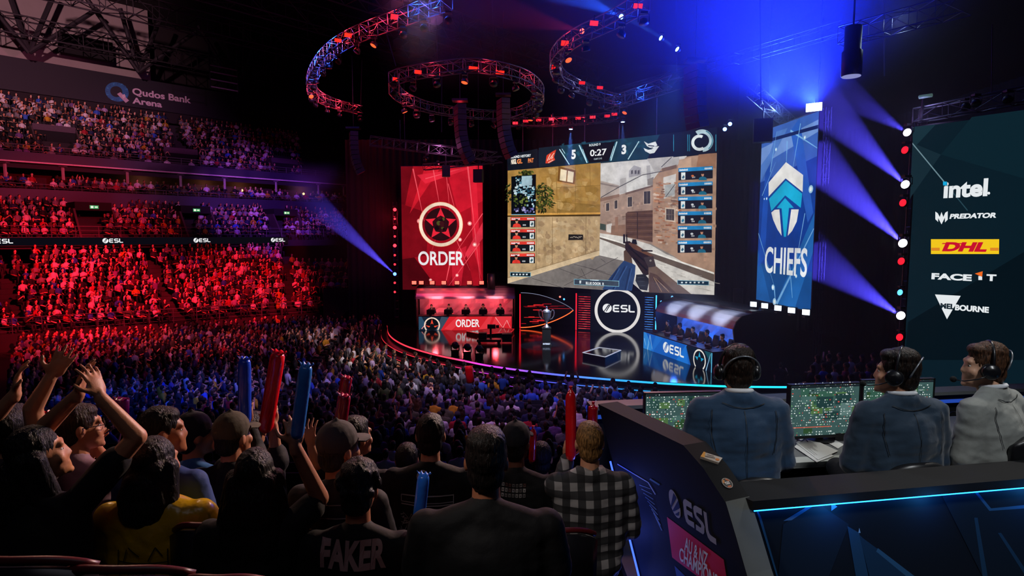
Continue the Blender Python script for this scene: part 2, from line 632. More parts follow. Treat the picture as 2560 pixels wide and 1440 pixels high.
# ---------------------------------------------------------------- big screen
PL, PR = W(1271, 425, 42.4), W(1791.5, 382, 33.7)
U = Vector((PR.x - PL.x, PR.y - PL.y, 0))
scr = empty('video_screen', (PL + PR) / 2 * 1, 'giant video screen over the stage showing a first-person game street scene', 'video screen')
scr.location.z = 4
A = Art((PL.x, PL.y, CZ), U, (0, 0, 1), eps=.003)
A.conv = lambda x, y: (1240 + x * 600 / 1964, 320 + y * 600 / 1964)
H = A.poly
rg = random.Random(3)
def jit(hexc, k):
    c = lin(hexc)
    f = 1 + rg.uniform(-k, k)
    return tuple(max(0, q * f) for q in c)
# sky, far houses
H([(840, 290), (1560, 228), (1560, 700), (840, 700)], '#d4d0ce', 1)
H([(1230, 245), (1500, 225), (1500, 330), (1300, 360)], '#bdb8b6', 1)
H([(850, 430), (1010, 470), (1012, 600), (850, 620)], '#b3a49c', 2)
H([(850, 445), (1005, 478), (1005, 490), (850, 460)], '#8d7f7a', 2)
H([(1015, 420), (1065, 405), (1068, 530), (1012, 540)], '#b9b3b1', 3)
H([(1070, 420), (1350, 350), (1350, 500), (1070, 540)], '#dcd9d6', 2)
H([(1088, 350), (1130, 305), (1188, 325), (1188, 385), (1088, 405)], '#a9a5aa', 3)
for x in (1105, 1135, 1160):
    H([(x, 348), (x + 16, 344), (x + 16, 374), (x, 378)], '#5e5b61', 3)
H([(1232, 310), (1262, 305), (1268, 420), (1236, 430)], '#b0acad', 3)
H([(1240, 420), (1290, 400), (1290, 470), (1240, 470)], '#8f8783', 3)
# long facade at the back of the street
H([(850, 590), (1290, 470), (1290, 965), (850, 865)], '#a58a7b', 4)
H([(850, 575), (1010, 540), (1010, 565), (850, 605)], '#8a6c5d', 5)
H([(1060, 530), (1290, 465), (1290, 480), (1060, 548)], '#776057', 5)
for i in range(70):
    x, y = rg.uniform(855, 1280), rg.uniform(600, 900)
    if y < 590 - (x - 850) * .27 + 10: continue
    ww, hh = rg.uniform(12, 45), rg.uniform(8, 26)
    H([(x, y), (x + ww, y - ww * .1), (x + ww * .9, y + hh - ww * .1), (x + 2, y + hh)], jit('#a08474', .35), 5)
for x, y, ww, hh in ((903, 618, 24, 62), (972, 596, 22, 66), (1080, 568, 34, 78), (1212, 520, 52, 102)):
    H([(x - 5, y - 4), (x + ww + 5, y - 9), (x + ww + 5, y + hh), (x - 5, y + hh + 6)], '#c3aa9a', 6)
    H([(x, y), (x + ww, y - 5), (x + ww, y + hh - 4), (x, y + hh)], '#3f3a3b', 7)
    H([(x + ww * .46, y), (x + ww * .54, y - 2), (x + ww * .54, y + hh - 2), (x + ww * .46, y + hh)], '#7c6f68', 8)
H([(1062, 700), (1080, 685), (1285, 672), (1287, 935), (1062, 890)], '#5c4133', 6)
for i in range(9):
    y = 700 + i * 24
    H([(1070, y), (1283, y - 6), (1283, y), (1070, y + 5)], '#4a3126' if i % 2 else '#765443', 7)
H([(1155, 690), (1163, 690), (1163, 910), (1155, 908)], '#3d2c25', 8)
H([(905, 790), (950, 780), (950, 860), (905, 850)], '#d6cfc8', 6)
H([(850, 780), (900, 790), (900, 840), (850, 830)], '#46524a', 6)
H([(945, 800), (1060, 790), (1060, 905), (940, 890)], '#8b6a57', 6)
H([(975, 730), (1000, 725), (1000, 850), (975, 850)], '#95705c', 7)
# right house
H([(1285, 425), (1360, 330), (1480, 310), (1560, 235), (1808, 205), (1790, 1240), (1283, 965)], '#b08d76', 9)
H([(1360, 330), (1480, 300), (1480, 330), (1360, 360)], '#7c6357', 10)
H([(1370, 405), (1475, 375), (1465, 560), (1375, 580)], '#d2ccc7', 10)
H([(1385, 470), (1465, 455), (1465, 545), (1385, 570)], '#b1b3b2', 11)
A.line((1390, 565), (1468, 460), 5, '#4d4744', 12)
H([(1500, 260), (1600, 240), (1600, 320), (1490, 330)], '#c9a58b', 10)
H([(1660, 215), (1805, 205), (1800, 330), (1640, 320)], '#9d7258', 10)
for i in range(150):
    x, y = rg.uniform(1285, 1500), rg.uniform(440, 940)
    ww, hh = rg.uniform(14, 50), rg.uniform(7, 16)
    H([(x, y), (x + ww, y + ww * .06), (x + ww, y + hh + ww * .06), (x, y + hh)], jit(rg.choice(['#b4805f', '#a56a4b', '#c6ad9b', '#9b8170', '#8f6b55']), .25), 10)
for i in range(60):
    x, y = rg.uniform(1505, 1780), rg.uniform(330, 1080)
    ww, hh = rg.uniform(14, 60), rg.uniform(8, 30)
    H([(x, y), (x + ww, y + ww * .1), (x + ww, y + hh + ww * .1), (x, y + hh)], jit('#b08a72', .3), 10)
H([(1385, 650), (1470, 655), (1470, 770), (1385, 762)], '#cdb7a4', 12)
H([(1395, 662), (1460, 666), (1460, 758), (1395, 750)], '#4b423e', 13)
for k in (1416, 1438):
    H([(k, 663), (k + 4, 663), (k + 4, 755), (k, 753)], '#75675f', 14)
H([(1395, 705), (1460, 708), (1460, 713), (1395, 710)], '#75675f', 14)
for p, q in (((1015, 480), (1200, 385)), ((1200, 385), (1360, 355)), ((1355, 320), (1440, 240)), ((860, 570), (1015, 480))):
    A.line(p, q, 6, '#4e4a4c', 14)
# street and pavements
H([(848, 860), (1062, 890), (1283, 960), (1790, 1240), (1787, 1366), (1200, 1340), (848, 1040)], '#d5d0c9', 10)
H([(848, 890), (1000, 935), (1300, 1030), (1787, 1195), (1787, 1260), (1255, 1055), (990, 960), (848, 905)], '#65574d', 11)
H([(848, 880), (1000, 925), (1300, 1018), (1787, 1182), (1787, 1197), (1300, 1032), (1000, 936), (848, 893)], '#f0ece4', 12)
H([(1240, 940), (1283, 955), (1500, 1070), (1400, 1035)], '#8f8780', 12)
for i in range(60):
    x, y = rg.uniform(1200, 1780), rg.uniform(1080, 1350)
    if y < 1040 + (x - 1200) * .36: continue
    ww = rg.uniform(15, 60)
    A.line((x, y), (x + ww, y + ww * .2), 3, jit('#a8a199', .15), 12)
# left house: ochre upper wall, ledge, sandy lower wall
H([(98, 345), (858, 283), (855, 700), (98, 715)], '#a87f41', 12)
for i in range(60):
    x, y = rg.uniform(340, 820), rg.uniform(320, 660)
    ww, hh = rg.uniform(30, 130), rg.uniform(15, 80)
    x = min(x, 845 - ww)
    H([(x, y), (x + ww * .6, y - 8), (x + ww, y + hh * .4), (x + ww * .7, y + hh), (x + ww * .1, y + hh * .8)], jit(rg.choice(['#b08a4c', '#9d7638', '#a87f45', '#b9945a']), .12), 13)
for p, q in (((495, 330), (505, 700)), ((655, 310), (650, 690)), ((500, 490), (855, 470)), ((490, 600), (855, 640)), ((770, 300), (775, 470))):
    A.line(p, q, 4, '#8a672f', 14)
H([(340, 600), (855, 625), (855, 700), (340, 705)], '#937038', 13)
H([(515, 312), (655, 348), (645, 468), (505, 442)], '#7b5224', 14)
H([(532, 335), (640, 362), (632, 448), (524, 428)], '#e9d7b4', 15)
A.line((588, 345), (580, 440), 10, '#8d632f', 16)
H([(500, 436), (650, 462), (650, 474), (500, 450)], '#c08c4b', 16)
H([(98, 700), (858, 690), (855, 722), (98, 726)], '#d19a4d', 14)
H([(98, 716), (858, 706), (855, 722), (98, 728)], '#4b3617', 15)
H([(98, 727), (855, 722), (848, 1045), (98, 1272)], '#b79a73', 12)
for i in range(150):
    x, y = rg.uniform(335, 830), rg.uniform(735, 1100)
    if y > 1230 - (x - 100) * .28: continue
    ww, hh = rg.uniform(15, 70), rg.uniform(10, 50)
    x = min(x, 838 - ww)
    H([(x, y), (x + ww * .6, y - 6), (x + ww, y + hh * .5), (x + ww * .6, y + hh), (x + ww * .1, y + hh * .7)], jit(rg.choice(['#b3956e', '#a98b64', '#c2a781', '#a28564']), .1), 13)
for p, q in (((465, 730), (462, 1150)), ((740, 725), (735, 1085)), ((335, 730), (330, 1200))):
    A.line(p, q, 4, '#7f6748', 14)
H([(98, 1225), (848, 1000), (848, 1042), (98, 1272)], '#d0b793', 14)
A.line((98, 1226), (848, 1000), 5, '#8f7553', 15)
H([(596, 870), (716, 872), (714, 916), (594, 918)], '#201c1a', 14)
for i in range(8):
    A.line((608 + i * 12, 890 + rg.uniform(-8, 8)), (622 + i * 12, 895 + rg.uniform(-8, 8)), 5, '#a49788', 15)
# shaded pavement
H([(98, 1272), (848, 1042), (1060, 1090), (880, 1325)], '#77706c', 13)
for p, q in (((300, 1230), (560, 1310)), ((520, 1150), (760, 1240)), ((700, 1150), (740, 1230)), ((640, 1115), (900, 1180)), ((860, 1070), (900, 1100)), ((560, 1290), (1000, 1060)), ((770, 1150), (960, 1210))):
    A.line(p, q, 4, '#4d4746', 14)
# tree
for i in range(230):
    a = rg.uniform(0, 2 * PI)
    r = rg.random() ** .6
    cx, cy_ = 385 + r * 85 * math.cos(a), 560 + r * 115 * math.sin(a)
    if rg.random() < .16: cx, cy_ = rg.uniform(190, 300), rg.uniform(345, 390)
    if rg.random() < .1: cx, cy_ = rg.uniform(104, 130), rg.uniform(430, 600)
    t = rg.uniform(0, PI)
    l, q = rg.uniform(10, 26), rg.uniform(5, 10)
    H([(cx, cy_), (cx + l * math.cos(t) - q * math.sin(t), cy_ + l * math.sin(t) + q * math.cos(t)), (cx + 2 * l * math.cos(t), cy_ + 2 * l * math.sin(t)), (cx + l * math.cos(t) + q * math.sin(t), cy_ + l * math.sin(t) - q * math.cos(t))], jit(rg.choice(['#3a421c', '#262c14', '#5b6428', '#1d2011']), .2), 15)
A.line((352, 690), (380, 560), 7, '#2a2014', 15)
# sleeve, glove, rifle
H([(1050, 1085), (1090, 1090), (1145, 1125), (1140, 1200), (1115, 1332), (872, 1320), (930, 1230), (1010, 1130)], '#27406c', 16)
for p, q in (((1060, 1130), (960, 1320)), ((1100, 1150), (1060, 1325)), ((1000, 1150), (920, 1290))):
    A.line(p, q, 12, '#1c2f54', 17)
    A.line((p[0] + 14, p[1]), (q[0] + 14, q[1]), 6, '#3c5a8e', 17)
H([(1048, 1010), (1075, 985), (1110, 1040), (1120, 1110), (1050, 1085)], '#5a4436', 16)
H([(1060, 930), (1095, 925), (1180, 985), (1290, 1050), (1310, 1135), (1250, 1200), (1215, 1210), (1130, 1080), (1060, 990)], '#2b1e1c', 18)
H([(1085, 945), (1120, 935), (1290, 1045), (1285, 1060), (1130, 990)], '#6b4631', 19)
A.line((1052, 945), (1052, 870), 16, '#1e1a1c', 19)
A.line((1075, 935), (1072, 872), 10, '#1e1a1c', 19)
H([(1112, 945), (1120, 910), (1150, 912), (1160, 955)], '#1b191b', 19)
H([(1190, 995), (1285, 1000), (1285, 1012), (1200, 1012)], '#2d2624', 20)
A.line((1090, 975), (1220, 1090), 12, '#15110f', 20)
A.line((1130, 1060), (1240, 1165), 14, '#0f0d0d', 20)
H([(1150, 1200), (1220, 1195), (1260, 1240), (1240, 1330), (1180, 1320), (1145, 1250)], '#23252a', 19)
for p, q in (((1160, 1225), (1215, 1222)), ((1160, 1255), (1220, 1255)), ((1170, 1290), (1225, 1290))):
    A.line(p, q, 6, '#3d4148', 20)
H([(1212, 1060), (1290, 1048), (1312, 1130), (1250, 1140)], '#413737', 20)
H([(1250, 1140), (1315, 1132), (1600, 1358), (1255, 1345)], '#6f5a4f', 19)
H([(1262, 1180), (1320, 1200), (1480, 1352), (1255, 1345)], '#54403a', 20)
for k in range(5):
    A.line((1285 + k * 8, 1215 + k * 5), (1330 + k * 30, 1340), 4, '#a98765' if k % 2 else '#3a2a25', 21)
A.disc((1268, 1085), 9, '#8d8480', 21, 10)
# score header
H([(92, 214), (1812, -6), (1812, 203), (100, 350)], '#0c1020', 22)
H([(100, 222), (345, 170), (345, 325), (100, 350)], '#131722', 23)
H([(355, 164), (1345, 55), (1240, 258), (355, 320)], '#173a4c', 23)
H([(355, 164), (525, 145), (610, 300), (355, 320)], '#10202e', 24)
for i in range(26):
    x = rg.uniform(530, 1200)
    y = 290 - (x - 355) * .065 - rg.uniform(20, 160)
    H([(x, y), (x + rg.uniform(20, 60), y - 10), (x + rg.uniform(10, 40), y + rg.uniform(10, 40))], jit('#1f5266', .35), 24)
H([(680, 140), (1000, 110), (950, 270), (740, 290)], '#0a0c13', 25)
for p, q, ww in (((525, 175), (605, 300), 8), ((545, 172), (570, 210), 5), ((1175, 110), (1085, 258), 8), ((685, 140), (750, 285), 9), ((995, 112), (945, 268), 9), ((715, 175), (745, 265), 5), ((970, 150), (940, 250), 5)):
    A.line(p, q, ww, '#bfe3ee', 26)
A.line((690, 142), (755, 287), 22, '#215a70', 25)
A.line((990, 118), (938, 270), 22, '#215a70', 25)
H([(410, 290), (420, 225), (465, 195), (498, 178), (480, 240), (490, 262), (440, 290)], '#d9432b', 26)
for p, q in (((425, 270), (450, 215)), ((440, 262), (482, 205)), ((432, 285), (475, 262)), ((460, 255), (470, 235))):
    A.line(p, q, 6, '#f5cabb', 27)
H([(1215, 110), (1250, 130), (1310, 112), (1325, 145), (1300, 155), (1340, 150), (1300, 205), (1265, 212), (1225, 190), (1212, 165), (1250, 180), (1285, 175), (1240, 150)], '#e9eef1', 26)
A.line((1250, 145), (1300, 150), 8, '#0c1826', 27)
A.line((1248, 168), (1290, 165), 7, '#0c1826', 27)
H([(1455, 60), (1812, 10), (1812, 203), (1455, 240)], '#0a1526', 23)
for k, (x0, x1) in enumerate(((1455, 1460), (1570, 1576), (1585, 1590), (1800, 1806))):
    H([(x0, 55), (x1, 54), (x1, 190), (x0, 192)], '#2f8cae', 24)
A.ring((1690, 105), 92, 34, '#b9d3dc', 25, 40, -2.2, 1.5)
A.ring((1668, 122), 66, 24, '#e8f1f4', 26, 40, .9, 5.2)
A.ring((1690, 105), 90, 10, '#48849a', 26, 40, -1.2, .9)
def T(t, x, y, hpx, col, ly=28, bold=.02, wpx=None, al='l'):
    u, v = A.px(*A.conv(x, y))
    k = (A.px(*A.conv(x, y - hpx))[1] - v)
    wd = None
    if wpx:
        wd = A.px(*A.conv(x + wpx, y))[0] - u
    A.text(t, u, v, k, col, ly, bold, 1, wd, al)
T('5', 622, 252, 68, '#f4f6f7', wpx=36, bold=.05)
T('3', 1032, 212, 68, '#f4f6f7', wpx=38, bold=.05)
T('0:27', 775, 232, 50, '#f4f6f7', wpx=135, bold=.02)
T('ROUND 9', 768, 152, 18, '#d9e4e8', wpx=92, bold=.03)
T('CUST 5 V5', 806, 262, 13, '#b9c8d0', wpx=66)
T('ROUND HISTORY', 128, 250, 19, '#dfe3e6', wpx=164, bold=.04)
T('NSGL', 130, 296, 36, '#efe2cf', wpx=44, bold=.05)
T('GL', 178, 292, 34, '#e8824a', wpx=44, bold=.05)
T('PAT', 268, 284, 32, '#e8824a', wpx=46, bold=.05)
# map panel
H([(130, 398), (332, 380), (330, 706), (130, 706)], '#0a0d14', 22)
for i in range(150):
    x, y = rg.uniform(145, 315), rg.uniform(405, 690)
    if abs(x - 230) > 75 and y < 470: continue
    c = rg.choice(['#8fb6c4', '#4f7f92', '#b8cdd4', '#24495a'])
    if y > 540 and x < 250: c = rg.choice(['#4b5a22', '#2c3a17', '#6d7a38'])
    if y > 640: c = rg.choice(['#6f6bb0', '#a7a3cf', '#3d3b66'])
    ww, hh = rg.uniform(6, 24), rg.uniform(5, 20)
    H([(x, y), (x + ww, y - 1), (x + ww, y + hh), (x, y + hh)], jit(c, .2), 23)
H([(215, 395), (300, 390), (300, 470), (215, 475)], '#9db9c4', 24)
A.line((130, 709), (332, 708), 5, '#5bb8e0', 24)
# player cards: red at left, blue at right
def card(x0, y0, x1, y1, slope, hexc, left, k):
    s_ = lambda x: (x - x0) * slope
    def q(a, b, c, d, col, ly):
        H([(a, b + s_(a)), (c, b + s_(c)), (c, d + s_(c)), (a, d + s_(a))], col, ly)
    hb = (y1 - y0) * .31
    q(x0, y0, x1, y1, '#14161c', 22)
    q(x0, y0, x1, y0 + hb, hexc, 23)
    for i in range(7):
        q(x0 + 8 + i * 10, y0 + hb * .3 + (i % 2) * 2, x0 + 16 + i * 10, y0 + hb * .78, '#e8ecef', 24)
    for i in range(5):
        q(x1 - 66 + i * 12, y0 + hb * .3, x1 - 57 + i * 12, y0 + hb * .78, '#e8ecef', 24)
    fx = x0 + 50 if left else x1 - 82
    c = hexc if left else '#1d6a86'
    yb = y1 - 2
    H([(fx - 34, yb), (fx - 28, yb - 22), (fx - 8, yb - 30), (fx + 8, yb - 30), (fx + 28, yb - 22), (fx + 36, yb)], c, 24)
    A.disc((fx, yb - 46), 11, '#c08a6e', 25, 12, 16)
    A.disc((fx, yb - 58), 12, '#1c1310', 26, 12, 9)
    wx = x1 - 28 if left else x0 + 38
    q(wx - 16, y0 + hb + 6, wx + 18, y1 - 4, '#dfe4e3', 24)
    H([(wx - 10, y1 - 24), (wx + 4, y1 - 44), (wx + 14, y1 - 28), (wx, y1 - 12)], '#3b5a66' if left else rg.choice(['#2f86a8', '#4fb0c8', '#35627a']), 25)
    if not left:
        A.disc((x0 + 116, y0 + hb + 32), 12, '#d8743a' if k == 0 else '#c9cdd0', 25, 10, 9)
    for i in range(3):
        q((x0 + 100 if left else x0 + 112) + i * 9, y1 - 24, (x0 + 106 if left else x0 + 118) + i * 9, y1 - 12, '#b9bec3', 24)
for k, y in enumerate((731, 829, 929, 1027)):
    card(125 - k * 1.5, y, 326 - k, y + 82, -.008, '#dd3b31', True, k)
for k, (y, x0, x1) in enumerate(((330, 1497, 1777), (449, 1496, 1776), (564, 1495, 1774), (684, 1493, 1772), (803, 1491, 1770), (922, 1490, 1769))):
    card(x0, y, x1, y + 100, -.012 - (.05 if k == 0 else .03 if k == 1 else .01 if k == 2 else 0), '#1f86c6', False, k)
# small boxes along the foot
def hud(x0, y0, x1, y1, sl, n, col='#132a3a'):
    H([(x0, y0), (x1, y0 + sl), (x1, y1 + sl), (x0, y1)], '#7fb4c6', 22)
    H([(x0 + 4, y0 + 4), (x1 - 4, y0 + 4 + sl), (x1 - 4, y1 - 4 + sl), (x0 + 4, y1 - 4)], col, 23)
    for i in range(n):
        x = x0 + (x1 - x0) * (.12 + .8 * i / n)
        H([(x, y0 + 14), (x + 16, y0 + 14), (x + 14, y1 - 10), (x, y1 - 10)], '#d5dee2', 24)
hud(120, 1178, 290, 1214, 4, 5, '#0d1b24')
hud(642, 1234, 1012, 1282, 16, 1, '#3c4756')
T('BLUE DOOR  R', 740, 1278, 20, '#eef2f4', 26, .04, 150)
hud(1487, 1244, 1746, 1280, 8, 6, '#123146')
A.line((775, 1243), (845, 1246), 7, '#cfe9f5', 26)
A.build('display', GAME, scr)
f = MB()
n = A.N
c4 = [A.at(A.px(*A.conv(*p)), -2) for p in ((90, 214), (1813, -8), (1793, 1372), (92, 1275))]
f.prism([c4[0], c4[1], c4[2], c4[3]], -n * .35)
f.build('housing', M_case, scr)
for k in range(6):
    t = (k + .5) / 6
    p = c4[0].lerp(c4[1], t) - n * .2
    MB().tube([p, (p.x, p.y, 15.6)], .03, 6).build('hanger', M_truss, scr)

# ---------------------------------------------------------------- tall banner screens
def banner(name, label, p, q, z0, z1, paint, back):
    p, q = Vector(p), Vector(q)
    e = empty(name, ((p.x + q.x) / 2, (p.y + q.y) / 2, z0), label, 'banner screen')
    a = Art((p.x, p.y, z0), (q.x - p.x, q.y - p.y, 0), (0, 0, 1), eps=.004)
    wdt, hgt = Vector((q.x - p.x, q.y - p.y)).length, z1 - z0
    paint(a, wdt, hgt)
    a.build('display', BANNER, e)
    b = MB()
    b.prism([a.at((-.05, -.05), -1), a.at((wdt + .05, -.05), -1), a.at((wdt + .05, hgt + .05), -1), a.at((-.05, hgt + .05), -1)], -a.N * .18)
    b.build('housing', M_case, e)
    for u in (.3, wdt - .3):
        m = MB()
        c = a.at((u, hgt), 0) - a.N * .12
        m.tube([c, (c.x, c.y, z1 + 7)], .03, 6)
        m.build('hanger', M_dark, e)
    return e, a
def paint_order(a, w_, h):
    a.rect(0, 0, w_, h, '#a3101f', 1)
    g = random.Random(5)
    for poly_, c in (
        ([(0, h), (.9, h), (0, h * .55)], '#6d0a16'), ([(0, 0), (w_ * .45, 0), (0, h * .4)], '#4d0710'), ([(0, h * .25), (w_ * .3, h * .28), (w_ * .35, h * .62), (0, h * .7)], '#7a0b17'),
        ([(w_ * .3, h), (w_ * .5, h), (w_ * .1, h * .62)], '#cf1b2c'), ([(w_ * .55, h), (w_, h), (w_, h * .72), (w_ * .7, h * .62)], '#c5172a'),
        ([(w_ * .2, h * .93), (w_ * .95, h), (w_ * .3, h * .86)], '#e0263a'), ([(w_ * .84, h), (w_ * .92, h), (w_ * .98, h * .1), (w_ * .88, h * .35)], '#d81f33'),
        ([(w_, h * .55), (w_, h * .42), (w_ * .62, h * .1), (w_ * .58, h * .06)], '#e23145'), ([(w_ * .36, 0), (w_ * .9, 0), (w_ * .8, h * .28), (w_ * .52, h * .02)], '#8b0d1b'),
        ([(w_ * .62, h * .3), (w_ * .8, h * .36), (w_ * .72, 0), (w_ * .62, 0)], '#c41c30')):
        a.poly(poly_, c, 2)
    for p, q, b in ((( .15, .98), (.28, .56), .1), ((.4, .97), (.48, .66), .08), ((.55, 1), (.6, .62), .06), ((.82, 1), (.9, .5), .12), ((.9, .5), (.97, .05), .07), ((1, .62), (.6, .24), .06), ((.6, .24), (.52, .0), .1), ((.68, .4), (.84, .16), .05), ((.52, .62), (.36, .3), .04), ((.96, .38), (.56, .02), .08), ((.3, .9), (.75, .98), .07), ((.58, .86), (.72, .5), .05)):
        a.line((p[0] * w_, p[1] * h), (q[0] * w_, q[1] * h), b, '#f0525f', 3, b * .2)
    for u, v, r in ((.22, .56, .09), (.84, .54, .08), (.9, .37, .08), (.72, .41, .07), (.52, .02, .12), (.35, .08, .06), (.68, .12, .06)):
        a.disc((u * w_, v * h), r * 2, '#f58a8a', 4, 12)
        a.disc((u * w_, v * h), r, '#ffe9e4', 5, 10)
    c = (w_ * .485, h * .533)
    a.disc(c, w_ * .20, '#2b0d14', 6, 40)
    for k in range(14):
        t, r = g.uniform(0, 2 * PI), g.uniform(.1, .5)
        a.disc((c[0] + r * math.cos(t), c[1] + r * math.sin(t)), g.uniform(.06, .2), g.choice(['#160a10', '#3d1118', '#241016', '#4d4a20']), 7, 7)
    star_mark(a, c, w_ * .27, '#f3d9c0', '#e8263a', 8)
    a.ring(c, w_ * .275, .03, '#d24c2a', 10, 48)
    a.text('ORDER', w_ * .2, h * .205, .99, '#e9e6e8', 9, .02, 1, w_ * .57)
zt = W(1005, 416, 44.7).z
zb = W(1005, 724, 44.7).z
po, qo = W(1005, 600, 44.7), W(1207, 600, 44.3)
banner('banner_screen', 'tall red banner screen with white lettering under a ringed star', (po.x, po.y, 0), (qo.x, qo.y, 0), zb, zt, paint_order, 1)
def paint_chiefs(a, w_, h):
    a.rect(0, 0, w_, h, '#123f9a', 1)
    for poly_, c in (
        ([(0, h), (w_, h), (w_, h * .78), (0, h * .7)], '#3a63b8'), ([(0, h * .9), (w_, h * .96), (w_, h * .9), (0, h * .8)], '#6f93d4'), ([(0, 0), (w_, 0), (w_, h * .2), (0, h * .22)], '#154c8f'),
        ([(0, h * .8), (w_ * .5, h * .97), (w_ * .3, h * .97), (0, h * .7)], '#4f7cc9'), ([(0, h * .3), (w_ * .3, 0), (0, 0)], '#1c5aa3'), ([(w_, h * .5), (w_ * .4, 0), (w_ * .75, 0), (w_, h * .3)], '#2065b0'),
        ([(w_ * .55, h * .95), (w_ * .7, h), (w_ * .98, h * .5), (w_ * .9, h * .45)], '#2a5fc0'), ([(w_ * .1, h * .75), (w_ * .2, h * .8), (w_ * .15, h * .25), (w_ * .02, h * .2)], '#1b4fb4')):
        a.poly(poly_, c, 2)
    for p, q, b in (((.0, .4), (.36, .1), .05), ((.36, .1), (.4, .0), .12), ((.42, .0), (1, .42), .16), ((.6, .3), (.7, .05), .1), ((.72, .97), (.6, .7), .06), ((.2, .75), (.3, .97), .06), ((.85, .5), (.72, .2), .06), ((.5, .9), (.5, .76), .08), ((.05, .62), (.3, .8), .05), ((.55, .95), (1, .82), .1)):
        a.line((p[0] * w_, p[1] * h), (q[0] * w_, q[1] * h), b, '#79b2e6', 3, b * .3)
    a.line((0, h * .935), (w_, h * .925), .16, '#10225e', 3)
    for u, v, r in ((.34, .09, .08), (.38, .01, .1), (.93, .62, .1), (.3, .87, .05), (.8, .89, .05), (.15, .6, .04), (.1, .6, .03), (.75, .17, .05)):
        a.disc((u * w_, v * h), r * 1.8, '#a8d2f2', 4, 12)
        a.disc((u * w_, v * h), r, '#f2fbff', 5, 10)
    # arrow shield: points in the zoomed picture
    a.conv = lambda x, y: (1840 + x * 480 / 1016, 240 + y * 480 / 1016)
    P = a.poly
    P([(268, 350), (359, 418), (356, 508), (266, 436), (176, 532), (176, 458)], '#f0eeec', 8)
    P([(267, 447), (354, 517), (346, 592), (264, 526), (190, 609), (178, 545)], '#18b1de', 8)
    P([(263, 540), (310, 592), (284, 592), (268, 745), (257, 745), (245, 595), (219, 592)], '#18b1de', 8)
    P([(190, 617), (208, 602), (233, 600), (245, 740), (222, 705), (200, 655)], '#f0eeec', 8)
    P([(336, 600), (296, 600), (277, 740), (300, 715), (325, 665)], '#f0eeec', 8)
    a.conv = None
    x0, y0 = a.px(1840 + 154 * .4724, 240 + 935 * .4724)
    x1, y1 = a.px(1840 + 378 * .4724, 240 + 948 * .4724)
    a.text('CHIEFS', x0, (y0 + y1) / 2, 1.25, '#eef2f6', 9, .02, 1, x1 - x0)
pc, qc = W(1896, 600, 31.5), W(2034, 600, 26.5)
zt = W(2036, 278, 26.5).z
zb = W(2036, 778, 26.5).z
ech, ach = banner('banner_screen', 'tall blue banner screen with white lettering under an arrow shield', (pc.x, pc.y, 0), (qc.x, qc.y, 0), zb, zt, paint_chiefs, 1)

# ---------------------------------------------------------------- sponsor wall at the right
pa, pb = W(2277, 600, 17.0), W(2560, 600, 14.9)
d = (pb - pa).normalized()
pb = pa + d * 9
zt = W(2282, 318, 17).z
sw = empty('sponsor_screen', ((pa.x + pb.x) / 2, (pa.y + pb.y) / 2, 2), 'tall dark teal screen listing five white and yellow sponsor logos', 'sponsor screen')
a = Art((pa.x, pa.y, 1.2), d, (0, 0, 1), eps=.003)
hh = zt - 1.2
a.rect(0, 0, 9, hh, '#0a1d27', 1)
a.conv = lambda x, y: (2180 + x * .5, 180 + y * .5)
a.poly([(203, 355), (345, 413), (195, 625), (190, 640)], '#152a34', 2)
a.poly([(203, 275), (320, 262), (205, 385)], '#16303a', 2)
a.poly([(345, 413), (760, 532), (760, 190), (500, 225)], '#0c232d', 2)
a.poly([(203, 353), (362, 545), (360, 552), (203, 362)], '#6b8791', 3)
a.poly([(362, 545), (480, 690), (478, 696), (360, 552)], '#26434f', 3)
a.poly([(760, 900), (180, 1250), (165, 1440), (760, 1440)], '#06131b', 2)
def wtext(t, x, y, x2, hpx, col, bold, ly=5, shear=0):
    u, v = a.px(*a.conv(x, y)); u2, v2 = a.px(*a.conv(x2, y)); k = a.px(*a.conv(x, y - hpx))[1] - v
    a.text(t, u, v, k, col, ly, bold, 1, u2 - u, 'l', 0, shear)
WH = '#e6ebee'
wtext('intel', 357, 627, 577, 78, WH, .04)
a.disc((585, 606), 7, WH, 5, 14)
a.rect(356, 548, 378, 569, '#0d3040', 6)
a.rect(357, 548, 376, 567, '#17a8dd', 7)
a.poly([(318, 698), (330, 706), (340, 725), (349, 700), (358, 725), (368, 703), (380, 696), (380, 738), (366, 752), (366, 728), (349, 762), (332, 730), (332, 750), (318, 736)], WH, 5)
wtext('PREDATOR', 388, 733, 622, 22, WH, .05, shear=.2)
a.poly([(296, 836), (637, 836), (636, 910), (296, 910)], '#f3c81e', 5)
wtext('DHL', 352, 893, 572, 40, '#c8102e', .06, 6, .35)
for k in range(3):
    a.line((298, 881 + k * 5), (340, 881 + k * 5), 2.6, '#c8102e', 6)
    a.line((592, 881 + k * 5), (635, 881 + k * 5), 2.6, '#c8102e', 6)
a.poly([(355, 855), (465, 855), (460, 860), (350, 860)], '#c8102e', 7)
wtext('FACE', 298, 1034, 500, 28, WH, .05)
wtext('T', 572, 1042, 622, 30, WH, .05)
a.poly([(533, 1020), (552, 1020), (552, 1040), (533, 1040)], WH, 5)
a.poly([(515, 1008), (555, 996), (552, 1024)], '#f06a21', 6)
a.poly([(316, 1112), (445, 1119), (376, 1236)], WH, 5)
wtext('MEL', 343, 1180, 414, 24, '#12222c', .05, 6)
wtext('BOURNE', 416, 1189, 586, 26, WH, .05, 6)
a.build('display', DISPLAY_DIM, sw)
b = MB()
b.prism([a.at((-.04, -.04), -1), a.at((9.04, -.04), -1), a.at((9.04, hh + .04), -1), a.at((-.04, hh + .04), -1)], -a.N * .25)
b.build('housing', M_case, sw)
b = MB()
